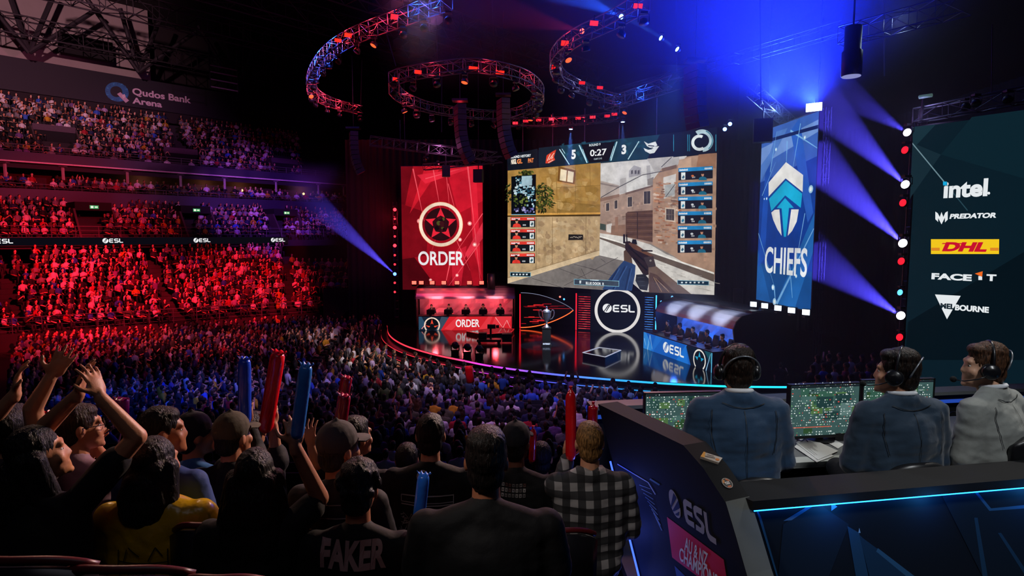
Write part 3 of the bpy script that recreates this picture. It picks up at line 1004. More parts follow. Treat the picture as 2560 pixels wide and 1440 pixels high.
for u in (.3, 4.5, 8.7):
    c = a.at((u, 0), 0) - a.N * .6
    b.beam((c.x, c.y, 0), (c.x, c.y, zt), .3, .3)
b.build('frame', M_dark, sw)

# ================================================================ players' booths
M_foil = mat('foil_canopy', '#b9b4b8', .32, .55, var=.35, scale=1.2, bump=.5, bscale=1.6)
M_booth = mat('booth_panel', '#c4bfc6', .45, .1, var=.5, scale=.9, bump=.4, bscale=1.3)
M_boothdark = mat('booth_case', '#111218', .5, var=.3)
class Frame:
    def __init__(s, O, u):
        s.O = Vector(O)
        s.u = Vector(u).normalized()
        s.v = Vector((-s.u.y, s.u.x, 0))
    def __call__(s, a, b, c):
        return s.O + s.u * a + s.v * b + Vector((0, 0, c))
def booth(O, u, L, label, desk_label, team):
    f = Frame(O, u)
    e = empty('players_booth', f(L / 2, 1.7, 0), label, 'booth')
    # curved canopy from the front lip over to the rear
    prof = [(.95, 2.12), (1.0, 2.3), (1.12, 2.5), (1.35, 2.7), (1.7, 2.82), (2.2, 2.86)]
    m = MB()
    n = 12
    for i in range(len(prof) - 1):
        for k in range(n):
            a0, a1 = -.3 + (L + .55) * k / n, -.3 + (L + .55) * (k + 1) / n
            m.quad(f(a0, *prof[i]), f(a1, *prof[i]), f(a1, *prof[i + 1]), f(a0, *prof[i + 1]))
    m.build('canopy', M_foil, e, True)
    # faceted lit rear panel
    m = MB()
    rb = random.Random(11)
    nx, nz = 20, 7
    g = [[f(-.2 + (L + .35) * i / nx, 2.35 + rb.uniform(-.07, .07), 2.3 * j / nz) for j in range(nz + 1)] for i in range(nx + 1)]
    for i in range(nx):
        for j in range(nz):
            m.add([g[i][j], g[i + 1][j], g[i + 1][j + 1], g[i][j + 1]], [(0, 1, 2), (0, 2, 3)])
    m.build('rear_panel', M_booth, e)
    m = MB()
    m.prism([f(-.3, 2.45, 0), f(L + .25, 2.45, 0), f(L + .25, 2.45, 2.86), f(-.3, 2.45, 2.86)], f.v * .12)
    m.prism([f(-.3, 2.0, 2.87), f(L + .25, 2.0, 2.87), f(L + .25, 3.6, 2.87), f(-.3, 3.6, 2.87)], (0, 0, .1))
    m.build('casing', M_boothdark, e)
    for a in (-.36, L + .25):
        m = MB()
        m.prism([f(a, 2.55, 0), f(a, 1.5, 0), f(a, 1.15, .55), f(a, .92, 2.1), f(a, 1.1, 2.5), f(a, 1.4, 2.75), f(a, 2.2, 2.9), f(a, 4.6 if a > 0 else 2.6, 2.9), f(a, 4.6 if a > 0 else 2.6, 0)], f.u * .08)
        m.build('end_wall', M_boothdark, e)
    m = MB()
    m.prism([f(-.2, .9, 0), f(L + .2, .9, 0), f(L + .2, 2.4, 0), f(-.2, 2.4, 0)], (0, 0, .06))
    m.build('platform', M_boothdark, e)
    # desk with a lit front
    dk = empty('players_desk', f(L / 2, .4, 0), desk_label, 'desk')
    m = MB()
    m.prism([f(-.04, .0, .98), f(L + .04, .0, .98), f(L + .04, .85, .98), f(-.04, .85, .98)], (0, 0, .05))
    m.build('desk_top', M_boothdark, dk)
    m = MB()
    for a in (-.02, L - .03):
        m.prism([f(a, .06, 0), f(a, .8, 0), f(a, .8, .98), f(a, .06, .98)], f.u * .05)
    m.prism([f(0, .03, 0), f(L, .03, 0), f(L, .03, .98), f(0, .03, .98)], f.v * .06)
    m.build('desk_frame', M_boothdark, dk)
    a = Art(f(0, .02, 0), f.u, (0, 0, 1), eps=.003)
    team(a, L)
    a.build('front_display', DISPLAY, dk)
    return f, e, dk
def desk_order(a, L):
    a.rect(0, 0, L, .97, '#d3222c', 1)
    a.poly([(0, 0), (1.55, 0), (2.15, .97), (0, .97)], '#152233', 2)
    a.poly([(0, 0), (.5, .4), (.2, .97), (0, .97)], '#2a4a63', 3)
    a.poly([(1.2, .0), (1.55, 0), (2.1, .9), (1.6, .97)], '#3a4a5c', 3)
    for p in ([(2.3, 0), (3.4, .97), (2.7, .97), (1.8, .1)], [(5, 0), (6.4, .5), (L, .97), (5.4, .97)], [(4.2, 0), (4.8, 0), (5.2, .97), (4.9, .97)]):
        a.poly(p, '#e23640', 2)
    for p, q in (((5.9, .1), (6.2, .7)), ((6.2, .7), (6.45, .15)), ((5.4, .9), (6.0, .05)), ((.2, .1), (.9, .95))):
        a.line(p, q, .05, '#f7a0a0', 3, .015)
    a.ring((.93, .36), .56, .09, '#f3d6c2', 4, 40, -.70, PI + .70)
    a.disc((.93, .42), .42, '#0d1018', 4, 30)
    a.poly([(.83, .42), (.93, .8), (1.03, .42), (.93, .5)], '#ef4a32', 5)
    a.poly([(.46, .36), (.8, .3), (.72, .2)], '#ef4a32', 5)
    a.poly([(1.40, .36), (1.06, .3), (1.14, .2)], '#ef4a32', 5)
    a.text('ORDER', 2.6, .24, .52, '#f3eef0', 5, .02, 1, 1.68)
def desk_chiefs(a, L):
    a.rect(0, 0, L, .97, '#135fc0', 1)
    a.poly([(L * .66, .97), (L * .73, 0), (L, 0), (L, .97)], '#0b1a2c', 2)
    for p, c in (([(0, 0), (1.2, 0), (.3, .97), (0, .97)], '#2e86d8'), ([(1.4, .97), (2.2, .97), (1.1, 0), (.9, 0)], '#1b6fcf'), ([(3.6, 0), (4.6, .97), (L * .66, .97), (L * .7, 0)], '#1c76d8'), ([(L * .9, .97), (L, .97), (L, .3)], '#17515f')):
        a.poly(p, c, 3)
    for p, q in (((.5, 0), (.75, .9)), ((.75, .9), (1.05, .1)), ((.1, .6), (.3, .2)), ((L * .93, 0), (L * .98, .9))):
        a.line(p, q, .06, '#9fd4fa', 4, .02)
    a.line((L - .03, 0), (L - .03, .97), .05, '#6fd8ff', 5)
    esl(a, L * .33, .25, .48, '#eff4f8', '#135fc0', 5)
    c = (L * .845, .42)
    a.disc(c, .5, '#0a1420', 4, 36)
    a.ring(c, .54, .08, '#f2ece4', 5, 44, -.89, PI + .89)
    for k, (r0, t) in enumerate(((.42, PI / 2), (.4, PI / 2 + 1.256), (.4, PI / 2 - 1.256))):
        g = lambda rr, dt: (c[0] + rr * math.cos(t + dt), c[1] + rr * math.sin(t + dt))
        a.poly([g(r0, 0), g(.17, .6), g(.16, 0), g(.17, -.6)], '#22a9d6', 6)
fo, eo, do = booth(WZ(1047, 826, SZ), (1, 0.03, 0), 6.55, 'red lit players booth with curved canopy, left of the video screen', 'long players desk with red front and white lettering', desk_order)
A0, B0 = WZ(1608, 870, SZ), WZ(1779, 932, SZ)
Lc = (B0 - A0).length
fc, ec, dc = booth(A0, B0 - A0, Lc, 'blue lit players booth with curved foil canopy at stage right', 'long players desk with blue front and white lettering', desk_chiefs)
# booth wash lights
for i in range(5):
    a = .75 + i * (6.55 - 1.5) / 4
    spot(fo(a, 2.2, .1), fo(a, 2.33, 2.3), (1, .02, .05), 160, 60, .7, .05, 'booth_light')
    a = .9 + i * (Lc - 1.5) / 4
    spot(fc(a, 2.2, .1), fc(a, 2.33, 2.3), (.01, .13, 1), 330, 60, .7, .05, 'booth_light')
for a in (1, 3.2, 5.4):
    point(fo(a, 1.5, 2.0), (1, .05, .07), 60, .2)
    point(fc(a, 1.5, 2.0), (.02, .16, 1), 45, .2)
    spot(fo(a, -2.5, 4.5), fo(a, 1.3, 2.7), (1, .2, .25), 700, 26, .6, .2)
    spot(fc(a + .4, -2.0, 4.5), fc(a + .4, 1.3, 2.7), (.55, .68, 1), 2200, 26, .6, .2)

# wash lamps standing on the booth roofs
def wash_lamp(p, d, col, label, group, k=10):
    e = empty('wash_lamp', p, label, 'stage lamp', group)
    p, d = Vector(p), Vector(d).normalized()
    MB().box(p + Vector((0, 0, .04)), (.3, .26, .08)).build('base', M_case, e)
    s = d.cross(Vector((0, 0, 1))).normalized()
    rot = Matrix((s, d, Vector((0, 0, 1)))).transposed()
    y = MB()
    for k_ in (-1, 1):
        y.box(p + s * .2 * k_ + Vector((0, 0, .2)), (.03, .06, .3), rot)
    y.box(p + Vector((0, 0, .075)), (.43, .06, .03), rot)
    y.build('yoke', M_case, e)
    MB().box(p + Vector((0, 0, .25)), (.36, .2, .3), rot).build('head', M_case, e)
    c = p + Vector((0, 0, .25)) + d * .105
    z = Vector((0, 0, .12))
    MB().prism([c - s * .16 - z, c + s * .16 - z, c + s * .16 + z, c - s * .16 + z], d * .015).build('lens', glow('lens_' + col, col, k), e)
    return e
ords = ['leftmost', 'second from left', 'third from left', 'fourth from left', 'fifth from left', 'sixth from left', 'rightmost']
for i, x in enumerate((1036, 1054, 1081, 1110, 1143, 1174, 1204)):
    p = W(x, 718, 43.9)
    wash_lamp((p.x, p.y, fo(0, 0, 2.97).z), (0, -1, .05), '#ff4438', 'red wash lamp on the red booth roof, %s of the seven' % ords[i], 'wash lamps on the red booth', 5)
ordc = ['farthest', 'second farthest', 'middle', 'second nearest', 'nearest']
for i, (x, y) in enumerate(((1886, 765), (1914, 769), (1947, 775), (1981, 781), (2017, 786))):
    p = W(x, y, 31.2 - i * 1.05)
    p = fc(1.2 + i * 1.6, 4.2, 3.0)
    z = fc(0, 0, 2.97).z
    p = WZ(x, y + 6, z)
    p = p + (Vector((0, 0, 0)) - Vector((p.x, p.y, 0))).normalized() * .35
    wash_lamp((p.x, p.y, z), (-.75, -.65, .05), '#dcecff', 'blue white wash lamp on the blue booth roof, %s of the five' % ordc[i], 'wash lamps on the blue booth', 4)

# ---------------------------------------------------------------- rear stage panels under the screen
def panel_plane(x0, x1, d0, d1, z1):
    p, q = W(x0, 700, d0), W(x1, 700, d1)
    p.z = q.z = SZ
    return p, q
def panel(name, label, cat, x0, x1, d0, d1, h, paint, group=None, m=DISPLAY):
    p, q = panel_plane(x0, x1, d0, d1, h)
    e = empty(name, (p + q) / 2, label, cat, group)
    a = Art(p, q - p, (0, 0, 1), eps=.004)
    wd = (q - p).length
    paint(a, wd, h)
    a.build('display', m, e)
    b = MB()
    b.prism([a.at((-.03, 0), -1), a.at((wd + .03, 0), -1), a.at((wd + .03, h), -1), a.at((-.03, h), -1)], -a.N * .2)
    b.build('casing', M_boothdark, e)
    return e, a
def p_esl(a, w_, h):
    a.rect(0, 0, w_, h, '#080d16', 1)
    c = (w_ * .5, 1.52)
    a.ring(c, 1.55, .2, '#eae6e4', 3, 60)
    a.disc(c, 1.34, '#0a1019', 2, 48)
    esl(a, c[0] - 1.0, 1.42, .5, '#f3f4f6', '#0a1019', 4)
panel('round_logo_panel', 'dark stage panel with a big white ring around a slashed round mark', 'stage panel', 1478, 1612, 41.3, 40.6, 3.1, p_esl)
def p_slats(col, hot):
    def f_(a, w_, h):
        a.rect(0, 0, w_, h, '#08060b', 1)
        g = random.Random(len(col) + int(w_ * 100))
        for k in range(15):
            v = .12 + k * (h - .2) / 15
            a.rect(.05, v, w_ - .05, v + .05, col, 2)
            u = g.uniform(.05, w_ * .6)
            a.rect(u, v + .01, min(w_ - .05, u + g.uniform(.2, .6)), v + .04, hot, 3)
    return f_
panel('slatted_light_panel', 'panel of thin red light slats left of the white ring panel', 'light panel', 1445, 1482, 42.0, 41.6, 2.6, p_slats('#b8182a', '#ff5a55'), 'slatted light panels', DISPLAY_DIM)
panel('slatted_light_panel', 'panel of thin blue light slats right of the white ring panel', 'light panel', 1611, 1637, 40.6, 40.3, 2.7, p_slats('#1a4fb0', '#5aa8ff'), 'slatted light panels', DISPLAY_DIM)
def light_bar(p, q, col, label, w_=.07, es=3.0, name='light_bar', group='light bars'):
    e = empty(name, p, label, 'light bar', group)
    MB().beam(p, q, w_ + .05, w_ + .05).build('channel', M_case, e)
    t = Vector((0, -(w_ + .06) / 2, 0))
    MB().beam(Vector(p) + t, Vector(q) + t, w_, .03).build('lit_strip', glow('bar_' + col, col, es), e)
def vbar(x, d, y1, col, label):
    p = W(x, 800, d); q = W(x, y1, d)
    p.z = SZ + .02
    q.x = p.x
    light_bar(p, q, col, label)
vbar(1440, 42, 733, '#e01222', 'upright red light bar beside the red slats')
vbar(1300, 43, 735, '#e01222', 'upright red light bar right of the red booth')
vbar(1639, 40.2, 738, '#3aa8ff', 'upright blue light bar beside the blue slats')
# pointed eye shaped light sculptures at each side of the centre
def eye(cx, d, w_, h, sgn, cols, label):
    p = W(cx, 770, d)
    p.z = SZ + 1.35
    e = empty('pointed_arch_sculpture', (p.x, p.y, SZ), label, 'light sculpture')
    tip = p + Vector((sgn * w_, 0, 0))
    up, lo = [], []
    for k in range(15):
        t = k / 14
        s_ = math.cos(t * PI / 2) ** .8 if t < 1 else 0
        up.append(Vector((p.x + sgn * w_ * t, p.y, p.z + h * s_)))
        lo.append(Vector((p.x + sgn * w_ * t, p.y, p.z - h * s_)))
    MB().tube(up, .05, 6).build('rib', M_dark, e)
    MB().tube(lo, .05, 6).build('rib', M_dark, e)
    fr = Vector((0, -.06, 0))
    MB().tube([q + fr for q in up], .018, 5).build('lit_edge', glow('edge_' + cols[0], cols[0], 1.2), e)
    MB().tube([q + fr for q in lo], .03, 5).build('lit_edge', glow('edge_' + cols[1], cols[1], 2.5), e)
    a = Art(p + Vector((0, .1, 0)), (1, 0, 0), (0, 0, 1))
    g = random.Random(int(abs(cx)))
    a.poly([(q.x - p.x, q.z - p.z) for q in up] + [(q.x - p.x, q.z - p.z) for q in lo[::-1]], '#0a0508' if cols[2][1] > '5' else '#04060d', 1)
    for k in range(26):
        v = g.uniform(-.9, .35) * h
        lim = w_ * (1 - abs(v) / h) ** .7
        u0 = g.uniform(0, lim * .7)
        u1 = min(lim, u0 + g.uniform(.3, 1.4))
        a.rect(sgn * u0, v, sgn * u1, v + g.uniform(.02, .06), g.choice(cols[2:]), 2)
    a.build('display', DISPLAY_DIM, e)
eye(1302, 42.6, 3.75, 1.25, 1, ['#7a7f9a', '#ff5a2a', '#a81220', '#e02a2a', '#6d0a14'], 'pointed black and red light sculpture right of the red booth')
eye(1705, 38.5, 1.75, 1.2, -1, ['#3aa0ff', '#2a6ad8', '#0c2f7a', '#174fb8', '#0a1c4a'], 'pointed blue light sculpture left of the blue booth')
# low black wall behind it all
wp = [W(1005, 800, 46.2), W(1300, 800, 45.6), W(1500, 800, 43.6), W(1660, 800, 42.9), W(1760, 800, 42.6)]
m = MB()
for p, q in zip(wp, wp[1:]):
    m.quad((p.x, p.y, SZ + .01), (q.x, q.y, SZ + .01), (q.x, q.y, 4.8), (p.x, p.y, 4.8))
struct(m, 'wall_stage', M_black)
for i, (x, c, d) in enumerate([(1345, '#c8d8ff', 43), (1362, '#ff3a3a', 43), (1385, '#ff3a3a', 43), (1400, '#ff6a5a', 43), (1410, '#4aa0ff', 43), (1653, '#5aa8ff', 39.6), (1680, '#5aa8ff', 39.6)]):
    p = W(x, 742 + (i % 3) * 6, d)
    e = empty('pin_lamp', p, 'small %s lamp under the video screen, %s from left' % ('red' if 'ff' in c[:3] else 'blue', ['first', 'second', 'third', 'fourth', 'fifth', 'sixth', 'seventh'][i]), 'stage lamp', 'pin lamps under the screen')
    MB().lathe(p, [(.09, .12), (.1, 0), (.07, -.02)], 10, (0, 1, 0)).build('body', M_case, e)
    MB().lathe(p + Vector((0, -.03, 0)), [(.07, 0), (.06, -.02)], 10, (0, 1, 0)).build('lens', glow('lens_' + c, c, 3), e)

# ---------------------------------------------------------------- trophy, risers and stage lamps
tp = WZ(1366, 864, SZ)
pl = empty('trophy_plinth', tp, 'square black plinth at centre stage carrying the silver trophy', 'plinth')
b = MB()
b.box(tp + Vector((0, 0, .03)), (.62, .62, .06)); b.box(tp + Vector((0, 0, .56)), (.5, .5, 1.0)); b.box(tp + Vector((0, 0, 1.08)), (.56, .56, .05))
b.build('body', mat('plinth_black', '#08080a', .6, spec=.2, var=.1), pl)
a = Art(tp + Vector((-.25, -.252, 0)), (1, 0, 0), (0, 0, 1), .002)
a.text('INTEREST', .03, .1, .1, '#c9ced4', 1, .04, 1, .44)
a.build('lettering', INK, pl)
tr = empty('trophy', tp + Vector((0, 0, 1.105)), 'tall silver two handled trophy cup standing on the black plinth', 'trophy')
c = tp + Vector((0, 0, 1.105))
M_silver = mat('polished_silver', '#d9dade', .34, 1, var=.1)
MB().lathe(c, [(.2, 0), (.2, .05), (.14, .08), (.1, .16), (.07, .2), (.06, .3), (.1, .33)], 18).build('foot', M_silver, tr, True)
MB().lathe(c, [(.06, .32), (.12, .4), (.2, .52), (.25, .68), (.27, .84), (.29, .96), (.3, .98), (.26, .98)], 20).build('bowl', M_silver, tr, True)
MB().lathe(c, [(.26, .98), (.2, 1.06), (.08, 1.12), (.05, 1.2), (.07, 1.25), (.01, 1.3)], 18).build('lid', M_silver, tr, True)
for s_ in (-1, 1):
    MB().tube([c + Vector((s_ * x, 0, z)) for x, z in ((.2, .5), (.34, .55), (.44, .72), (.46, .92), (.42, 1.06), (.34, 1.08), (.3, .98))], .028, 8).build('handle', M_silver, tr, True)
spot(tp + Vector((1, -4, 7)), tp + Vector((0, 0, .6)), (.8, .9, 1), 8000, 14, .4, .4)
spot(tp + Vector((0, 1.5, 7.5)), tp, (.55, .75, 1), 5000, 26, .3, .1)
def riser(pts, h, label, edge_hex):
    P = [WZ(x, y, SZ + h) for x, y in pts]
    cc = sum(P, Vector()) / len(P)
    e = empty('stage_riser', (cc.x, cc.y, SZ), label, 'riser')
    MB().prism([Vector((p.x, p.y, SZ)) for p in P], (0, 0, h)).build('platform', M_gloss, e)
    m = MB()
    for i in range(len(P)):
        p, q = P[i], P[(i + 1) % len(P)]
        m.beam(p + Vector((0, 0, .012)), q + Vector((0, 0, .012)), .06, .03)
    m.build('edge_trim', mat('trim_' + edge_hex, edge_hex, .4, var=.1, emit=edge_hex, es=.55), e)
    return e
riser([(1457, 882), (1498, 869), (1552, 876), (1513, 893)], .28, 'low square black riser with white edges, right of the trophy', '#d9dde2')
riser([(1166, 828), (1250, 819), (1285, 823), (1278, 831), (1205, 836)], .2, 'low angular red edged riser in front of the red desk', '#d62a30')
def floor_lamp_head(x, y, i):
    p = WZ(x, y, SZ)
    e = empty('moving_head_lamp', p, 'dark moving head lamp on the curved stage edge, %s of the three' % ['left', 'middle', 'right'][i], 'stage lamp', 'moving heads on the stage edge')
    MB().box(p + Vector((0, 0, .09)), (.42, .36, .18)).build('base', M_case, e)
    m = MB()
    for s_ in (-1, 1):
        m.beam(p + Vector((s_ * .22, 0, .16)), p + Vector((s_ * .22, 0, .5)), .05, .12)
    m.box(p + Vector((0, 0, .19)), (.48, .12, .04))
    m.build('yoke', M_case, e)
    MB().lathe(p + Vector((0, .1, .46)), [(.12, -.3), (.19, -.2), (.2, .1), (.15, .16)], 14, (0, -.8, .3)).build('head', M_case, e, True)
for i, (x, y) in enumerate(((1138, 884), (1168, 889), (1198, 893))):
    floor_lamp_head(x, y, i)
# camera crew gear in front of the red riser
gp = WZ(1243, 858, SZ)
g = empty('camera_dolly', gp, 'dark camera dolly and cases standing between red riser and trophy', 'camera dolly')
b = MB(); b.box(gp + Vector((-.5, 0, .2)), (1.5, .7, .14)); b.box(gp + Vector((.6, .1, .35)), (.6, .6, .5)); b.box(gp + Vector((-.9, .1, .45)), (.5, .5, .4))
b.build('platform', M_case, g)
for dx, dy in ((-1.1, -.3), (.1, -.3), (-1.1, .3), (.1, .3)):
    MB().lathe(gp + Vector((dx, dy, .09)), [(.09, -.03), (.09, .03)], 12, (0, 1, 0)).build('wheel', M_case, g)
b = MB(); b.tube([gp + Vector((-.4, 0, .2)), gp + Vector((-.4, 0, .95))], .06, 8)
b.build('pedestal', M_dark, g)
b = MB(); b.box(gp + Vector((-.35, 0, 1.05)), (.5, .22, .25)); b.lathe(gp + Vector((-.08, 0, 1.05)), [(.09, 0), (.1, .2)], 12, (1, 0, 0))
b.build('camera', M_case, g)
for x, y, lab in ((1228, 702, 'left'), (1845, 742, 'right')):
    q = W(x, y, 42.5 if lab == 'left' else 36)
    e = empty('smoke_cylinder', q, 'dark upright cylinder on the set %s of the video screen' % lab, 'cylinder')
    MB().lathe(q, [(.28, -.6), (.28, .5), (.25, .52)], 18).build('body', M_dark, e, True)

# ================================================================ people
from mathutils import noise
def skin_mat(h):
    return mat('skin_' + h, '#' + h, .5, var=.12, scale=25, bump=.06, bscale=180)
def hair_mat(h):
    n = 'hair_' + h
    if n in MATS: return MATS[n]
    m = mat(n, '#' + h, .45, spec=.3, var=0)
    nt = m.node_tree
    b = nt.nodes['Principled BSDF']
    tc = nt.nodes['Texture Coordinate']
    mp = nt.nodes.new('ShaderNodeMapping')
    mp.inputs['Scale'].default_value = (1, 1, .16)
    nt.links.new(tc.outputs['Object'], mp.inputs[0])
    ns = nt.nodes.new('ShaderNodeTexNoise')
    ns.inputs['Scale'].default_value = 130
    ns.inputs['Detail'].default_value = 5
    ns.inputs['Distortion'].default_value = .6
    nt.links.new(mp.outputs[0], ns.inputs['Vector'])
    cr = nt.nodes.new('ShaderNodeValToRGB')
    c = lin('#' + h)
    cr.color_ramp.elements[0].position, cr.color_ramp.elements[1].position = .38, .66
    cr.color_ramp.elements[0].color = (*[x * .35 for x in c], 1)
    cr.color_ramp.elements[1].color = (*[min(1, x * 1.9 + .001) for x in c], 1)
    nt.links.new(ns.outputs['Fac'], cr.inputs[0])
    nt.links.new(cr.outputs[0], b.inputs['Base Color'])
    bp = nt.nodes.new('ShaderNodeBump')
    bp.inputs['Strength'].default_value = .8
    bp.inputs['Distance'].default_value = .012
    nt.links.new(ns.outputs['Fac'], bp.inputs['Height'])
    nt.links.new(bp.outputs[0], b.inputs['Normal'])
    return m
def cloth(h, rough=.85, metal=0.):
    return mat('cloth_' + h, '#' + h, rough, metal, spec=.3, var=.2, scale=18, bump=.12, bscale=35, sheen=.03)
SK = ['c98f70', 'b87a5a', 'd6a385', '9c6448', 'e0b294', '7a4a35']

def remesh(mb, voxel, smooth=4, disp=None):
    """joins overlapping closed shapes into one continuous skin"""
    me = bpy.data.meshes.new('t')
    me.from_pydata([tuple(p) for p in mb.v], [], mb.f)
    o = bpy.data.objects.new('t', me)
    COL.objects.link(o)
    r = o.modifiers.new('r', 'REMESH')
    r.mode = 'VOXEL'
    r.voxel_size = voxel
    if smooth:
        s = o.modifiers.new('s', 'SMOOTH')
        s.iterations = smooth
        s.factor = .5
    bpy.context.view_layer.update()
    out = bpy.data.meshes.new_from_object(o.evaluated_get(bpy.context.evaluated_depsgraph_get()))
    bpy.data.objects.remove(o)
    bpy.data.meshes.remove(me)
    if disp:
        amp, fx, fz = disp
        n = len(out.vertices)
        co, no = np.empty(n * 3, 'f'), np.empty(n * 3, 'f')
        out.vertices.foreach_get('co', co)
        out.vertices.foreach_get('normal', no)
        P, N = co.reshape(-1, 3), no.reshape(-1, 3)
        g = np.random.default_rng(n)
        h = np.zeros(n, 'f')
        for k, a in ((1, .5), (1.7, .35), (2.9, .3), (4.3, .2)):
            d = g.normal(size=(3, 3)) * .35 + np.eye(3)
            q = (P * np.array([fx, fx, fz])) @ d.T * k
            h += a * np.sin(q[:, 0] + 2 * np.sin(q[:, 1] * .7)) * np.sin(q[:, 1] + 1.3 * np.sin(q[:, 2])) * (.6 + .4 * np.sin(q[:, 2]))
        out.vertices.foreach_set('co', (P + N * (h * amp)[:, None]).ravel())
    out.polygons.foreach_set('use_smooth', [True] * len(out.polygons))
    return out
def cap(mb, p, q, r, r2=None, seg=10):
    p, q = Vector(p), Vector(q)
    r2 = r if r2 is None else r2
    mb.tube([p, p.lerp(q, .5), q], [r, (r + r2) / 2, r2], seg)
    mb.ball(p, r * .999, seg, 6)
    mb.ball(q, r2 * .999, seg, 6)
def ell(mb, c, r, rot=None):
    mb.ball(c, r, 14, 10, rot)

def hand(mb, wrist, d, n, curl=.25, spread=.16, side=1, s=1.0):
    """palm, four unequal bent fingers and a thumb from the palm's side; d finger direction, n out of the palm"""
    wrist, d = Vector(wrist), Vector(d).normalized()
    n = Vector(n)
    n = (n - d * n.dot(d)).normalized()
    x = d.cross(n) * side
    rot = Matrix((x, n, d)).transposed()
    pc = wrist + d * .052 * s
    ell(mb, pc, (.042 * s, .017 * s, .054 * s), rot)
    cap(mb, wrist - d * .02, wrist + d * .03 * s, .025 * s, .022 * s)
    for k, (off, ln) in enumerate(((-.032, .062), (-.011, .076), (.011, .082), (.032, .074))):
        base = wrist + d * (.092 - abs(off) * .3) * s + x * off * s
        a = off / .032 * spread
        dir1 = (d * math.cos(a) + x * math.sin(a))
        c1 = curl * (1 + .15 * k)
        dir1 = dir1 * math.cos(c1 * .5) + n * math.sin(c1 * .5)
        mid = base + dir1 * ln * .5 * s
        dir2 = (dir1 * math.cos(c1) + n * math.sin(c1)).normalized()
        tip = mid + dir2 * ln * .5 * s
        cap(mb, base - dir1 * .02, mid, .0088 * s, .0082 * s, 8)
        cap(mb, mid, tip, .0082 * s, .0068 * s, 8)
    tb = wrist + d * .03 * s + x * .034 * s
    t1 = tb + (d * .65 + x * .7 + n * .25).normalized() * .042 * s
    t2 = t1 + (d * .85 + x * .3 + n * .4).normalized() * .03 * s
    cap(mb, tb - x * .012, t1, .013 * s, .0105 * s, 8)
    cap(mb, t1, t2, .0105 * s, .008 * s, 8)

class Pose:
    """joints of a seated or standing figure; local frame: hips at the origin, facing +Y"""
    def __init__(s, lean=.05, head_yaw=0, head_pitch=0, wide=1, stand=False, girth=1.0, twist=0, nk=.188):
        s.wide, s.girth, s.stand = wide, girth, stand
        L = Matrix.Rotation(-lean, 3, 'X')
        s.L = L
        s.sp = lambda x, y, z: L @ Vector((x * wide, y * girth, z))
        s.neck = s.sp(0, -.005, .53)
        s.head = s.neck + Vector((0, .035 + math.sin(lean) * .1, nk))
        s.hrot = Matrix.Rotation(head_yaw, 3, 'Z') @ Matrix.Rotation(head_pitch, 3, 'X')
        s.sh = {-1: s.sp(-.19, -.0, .475), 1: s.sp(.19, -.0, .475)}
        s.arms = {}
        for k in (-1, 1):
            e = s.sh[k] + Vector((k * .06, .02 + math.sin(lean) * -.02, -.28))
            h = Vector((k * .10, .30, .12)) if not stand else e + Vector((-k * .01, .05, -.25))
            s.arms[k] = (e, h, (h - e).normalized(), Vector((0, 0, -1)), .6)
        if stand:
            s.knee = {k: Vector((k * .1, .01, -.43)) for k in (-1, 1)}
            s.foot = {k: Vector((k * .11, -.02, -.86)) for k in (-1, 1)}
        else:
            s.knee = {k: Vector((k * .12, .38, .03)) for k in (-1, 1)}
            s.foot = {k: Vector((k * .13, .30, -.42)) for k in (-1, 1)}
def H_(ps, x, y, z):
    return ps.head + ps.hrot @ Vector((x, y, z))
def torso(mb, ps, g=0., low=True):
    sp, wd, gi = ps.sp, ps.wide, ps.girth
    L = ps.L
    if low:
        ell(mb, sp(0, .0, .02), (.165 * wd + g, .115 * gi + g, .12 + g), L)
    ell(mb, sp(0, .01, .17), (.15 * wd + g, .11 * gi + g, .16 + g), L)
    ell(mb, sp(0, .0, .35), (.165 * wd + g, .108 * gi + g, .18 + g), L)
    cap(mb, sp(-.145, -.01, .455), sp(.145, -.01, .455), .062 + g)
    for k in (-1, 1):
        cap(mb, sp(k * .03, -.015, .53), sp(k * .15, -.012, .475), .045 + g, .052 + g)
        ell(mb, ps.sh[k], (.054 + g * .8, .054 + g, .056 + g * .8))
        cap(mb, sp(k * .135, 0, .42), sp(k * .115, .0, .12), .07 + g, .075 + g)
def legs(mb, ps, g=0., feet=True):
    for k in (-1, 1):
        hp = Vector((k * .09 * ps.wide, 0, -.0))
        cap(mb, hp, ps.knee[k], .085 + g, .062 + g)
        cap(mb, ps.knee[k], ps.foot[k], .058 + g, .042 + g)
        if feet:
            cap(mb, ps.foot[k] + Vector((0, -.02, -.02)), ps.foot[k] + Vector((k * .02, .17, -.035)), .04 + g, .035 + g)
def arm(mb, ps, k, g=0., t=1.0, hands=True):
    e, h, d, n, curl = ps.arms[k]
    sh = ps.sh[k]
    if t <= 1:
        cap(mb, sh, sh.lerp(e, t), .052 + g, .052 + g - .012 * t + (.006 if g else 0))
        return
    cap(mb, sh, e, .052 + g, .041 + g)
    f = t - 1
    cap(mb, e, e.lerp(h, f), .042 + g, .042 + g - .014 * f)
    if hands:
        hand(mb, h, d, n, curl, side=k if True else 1)
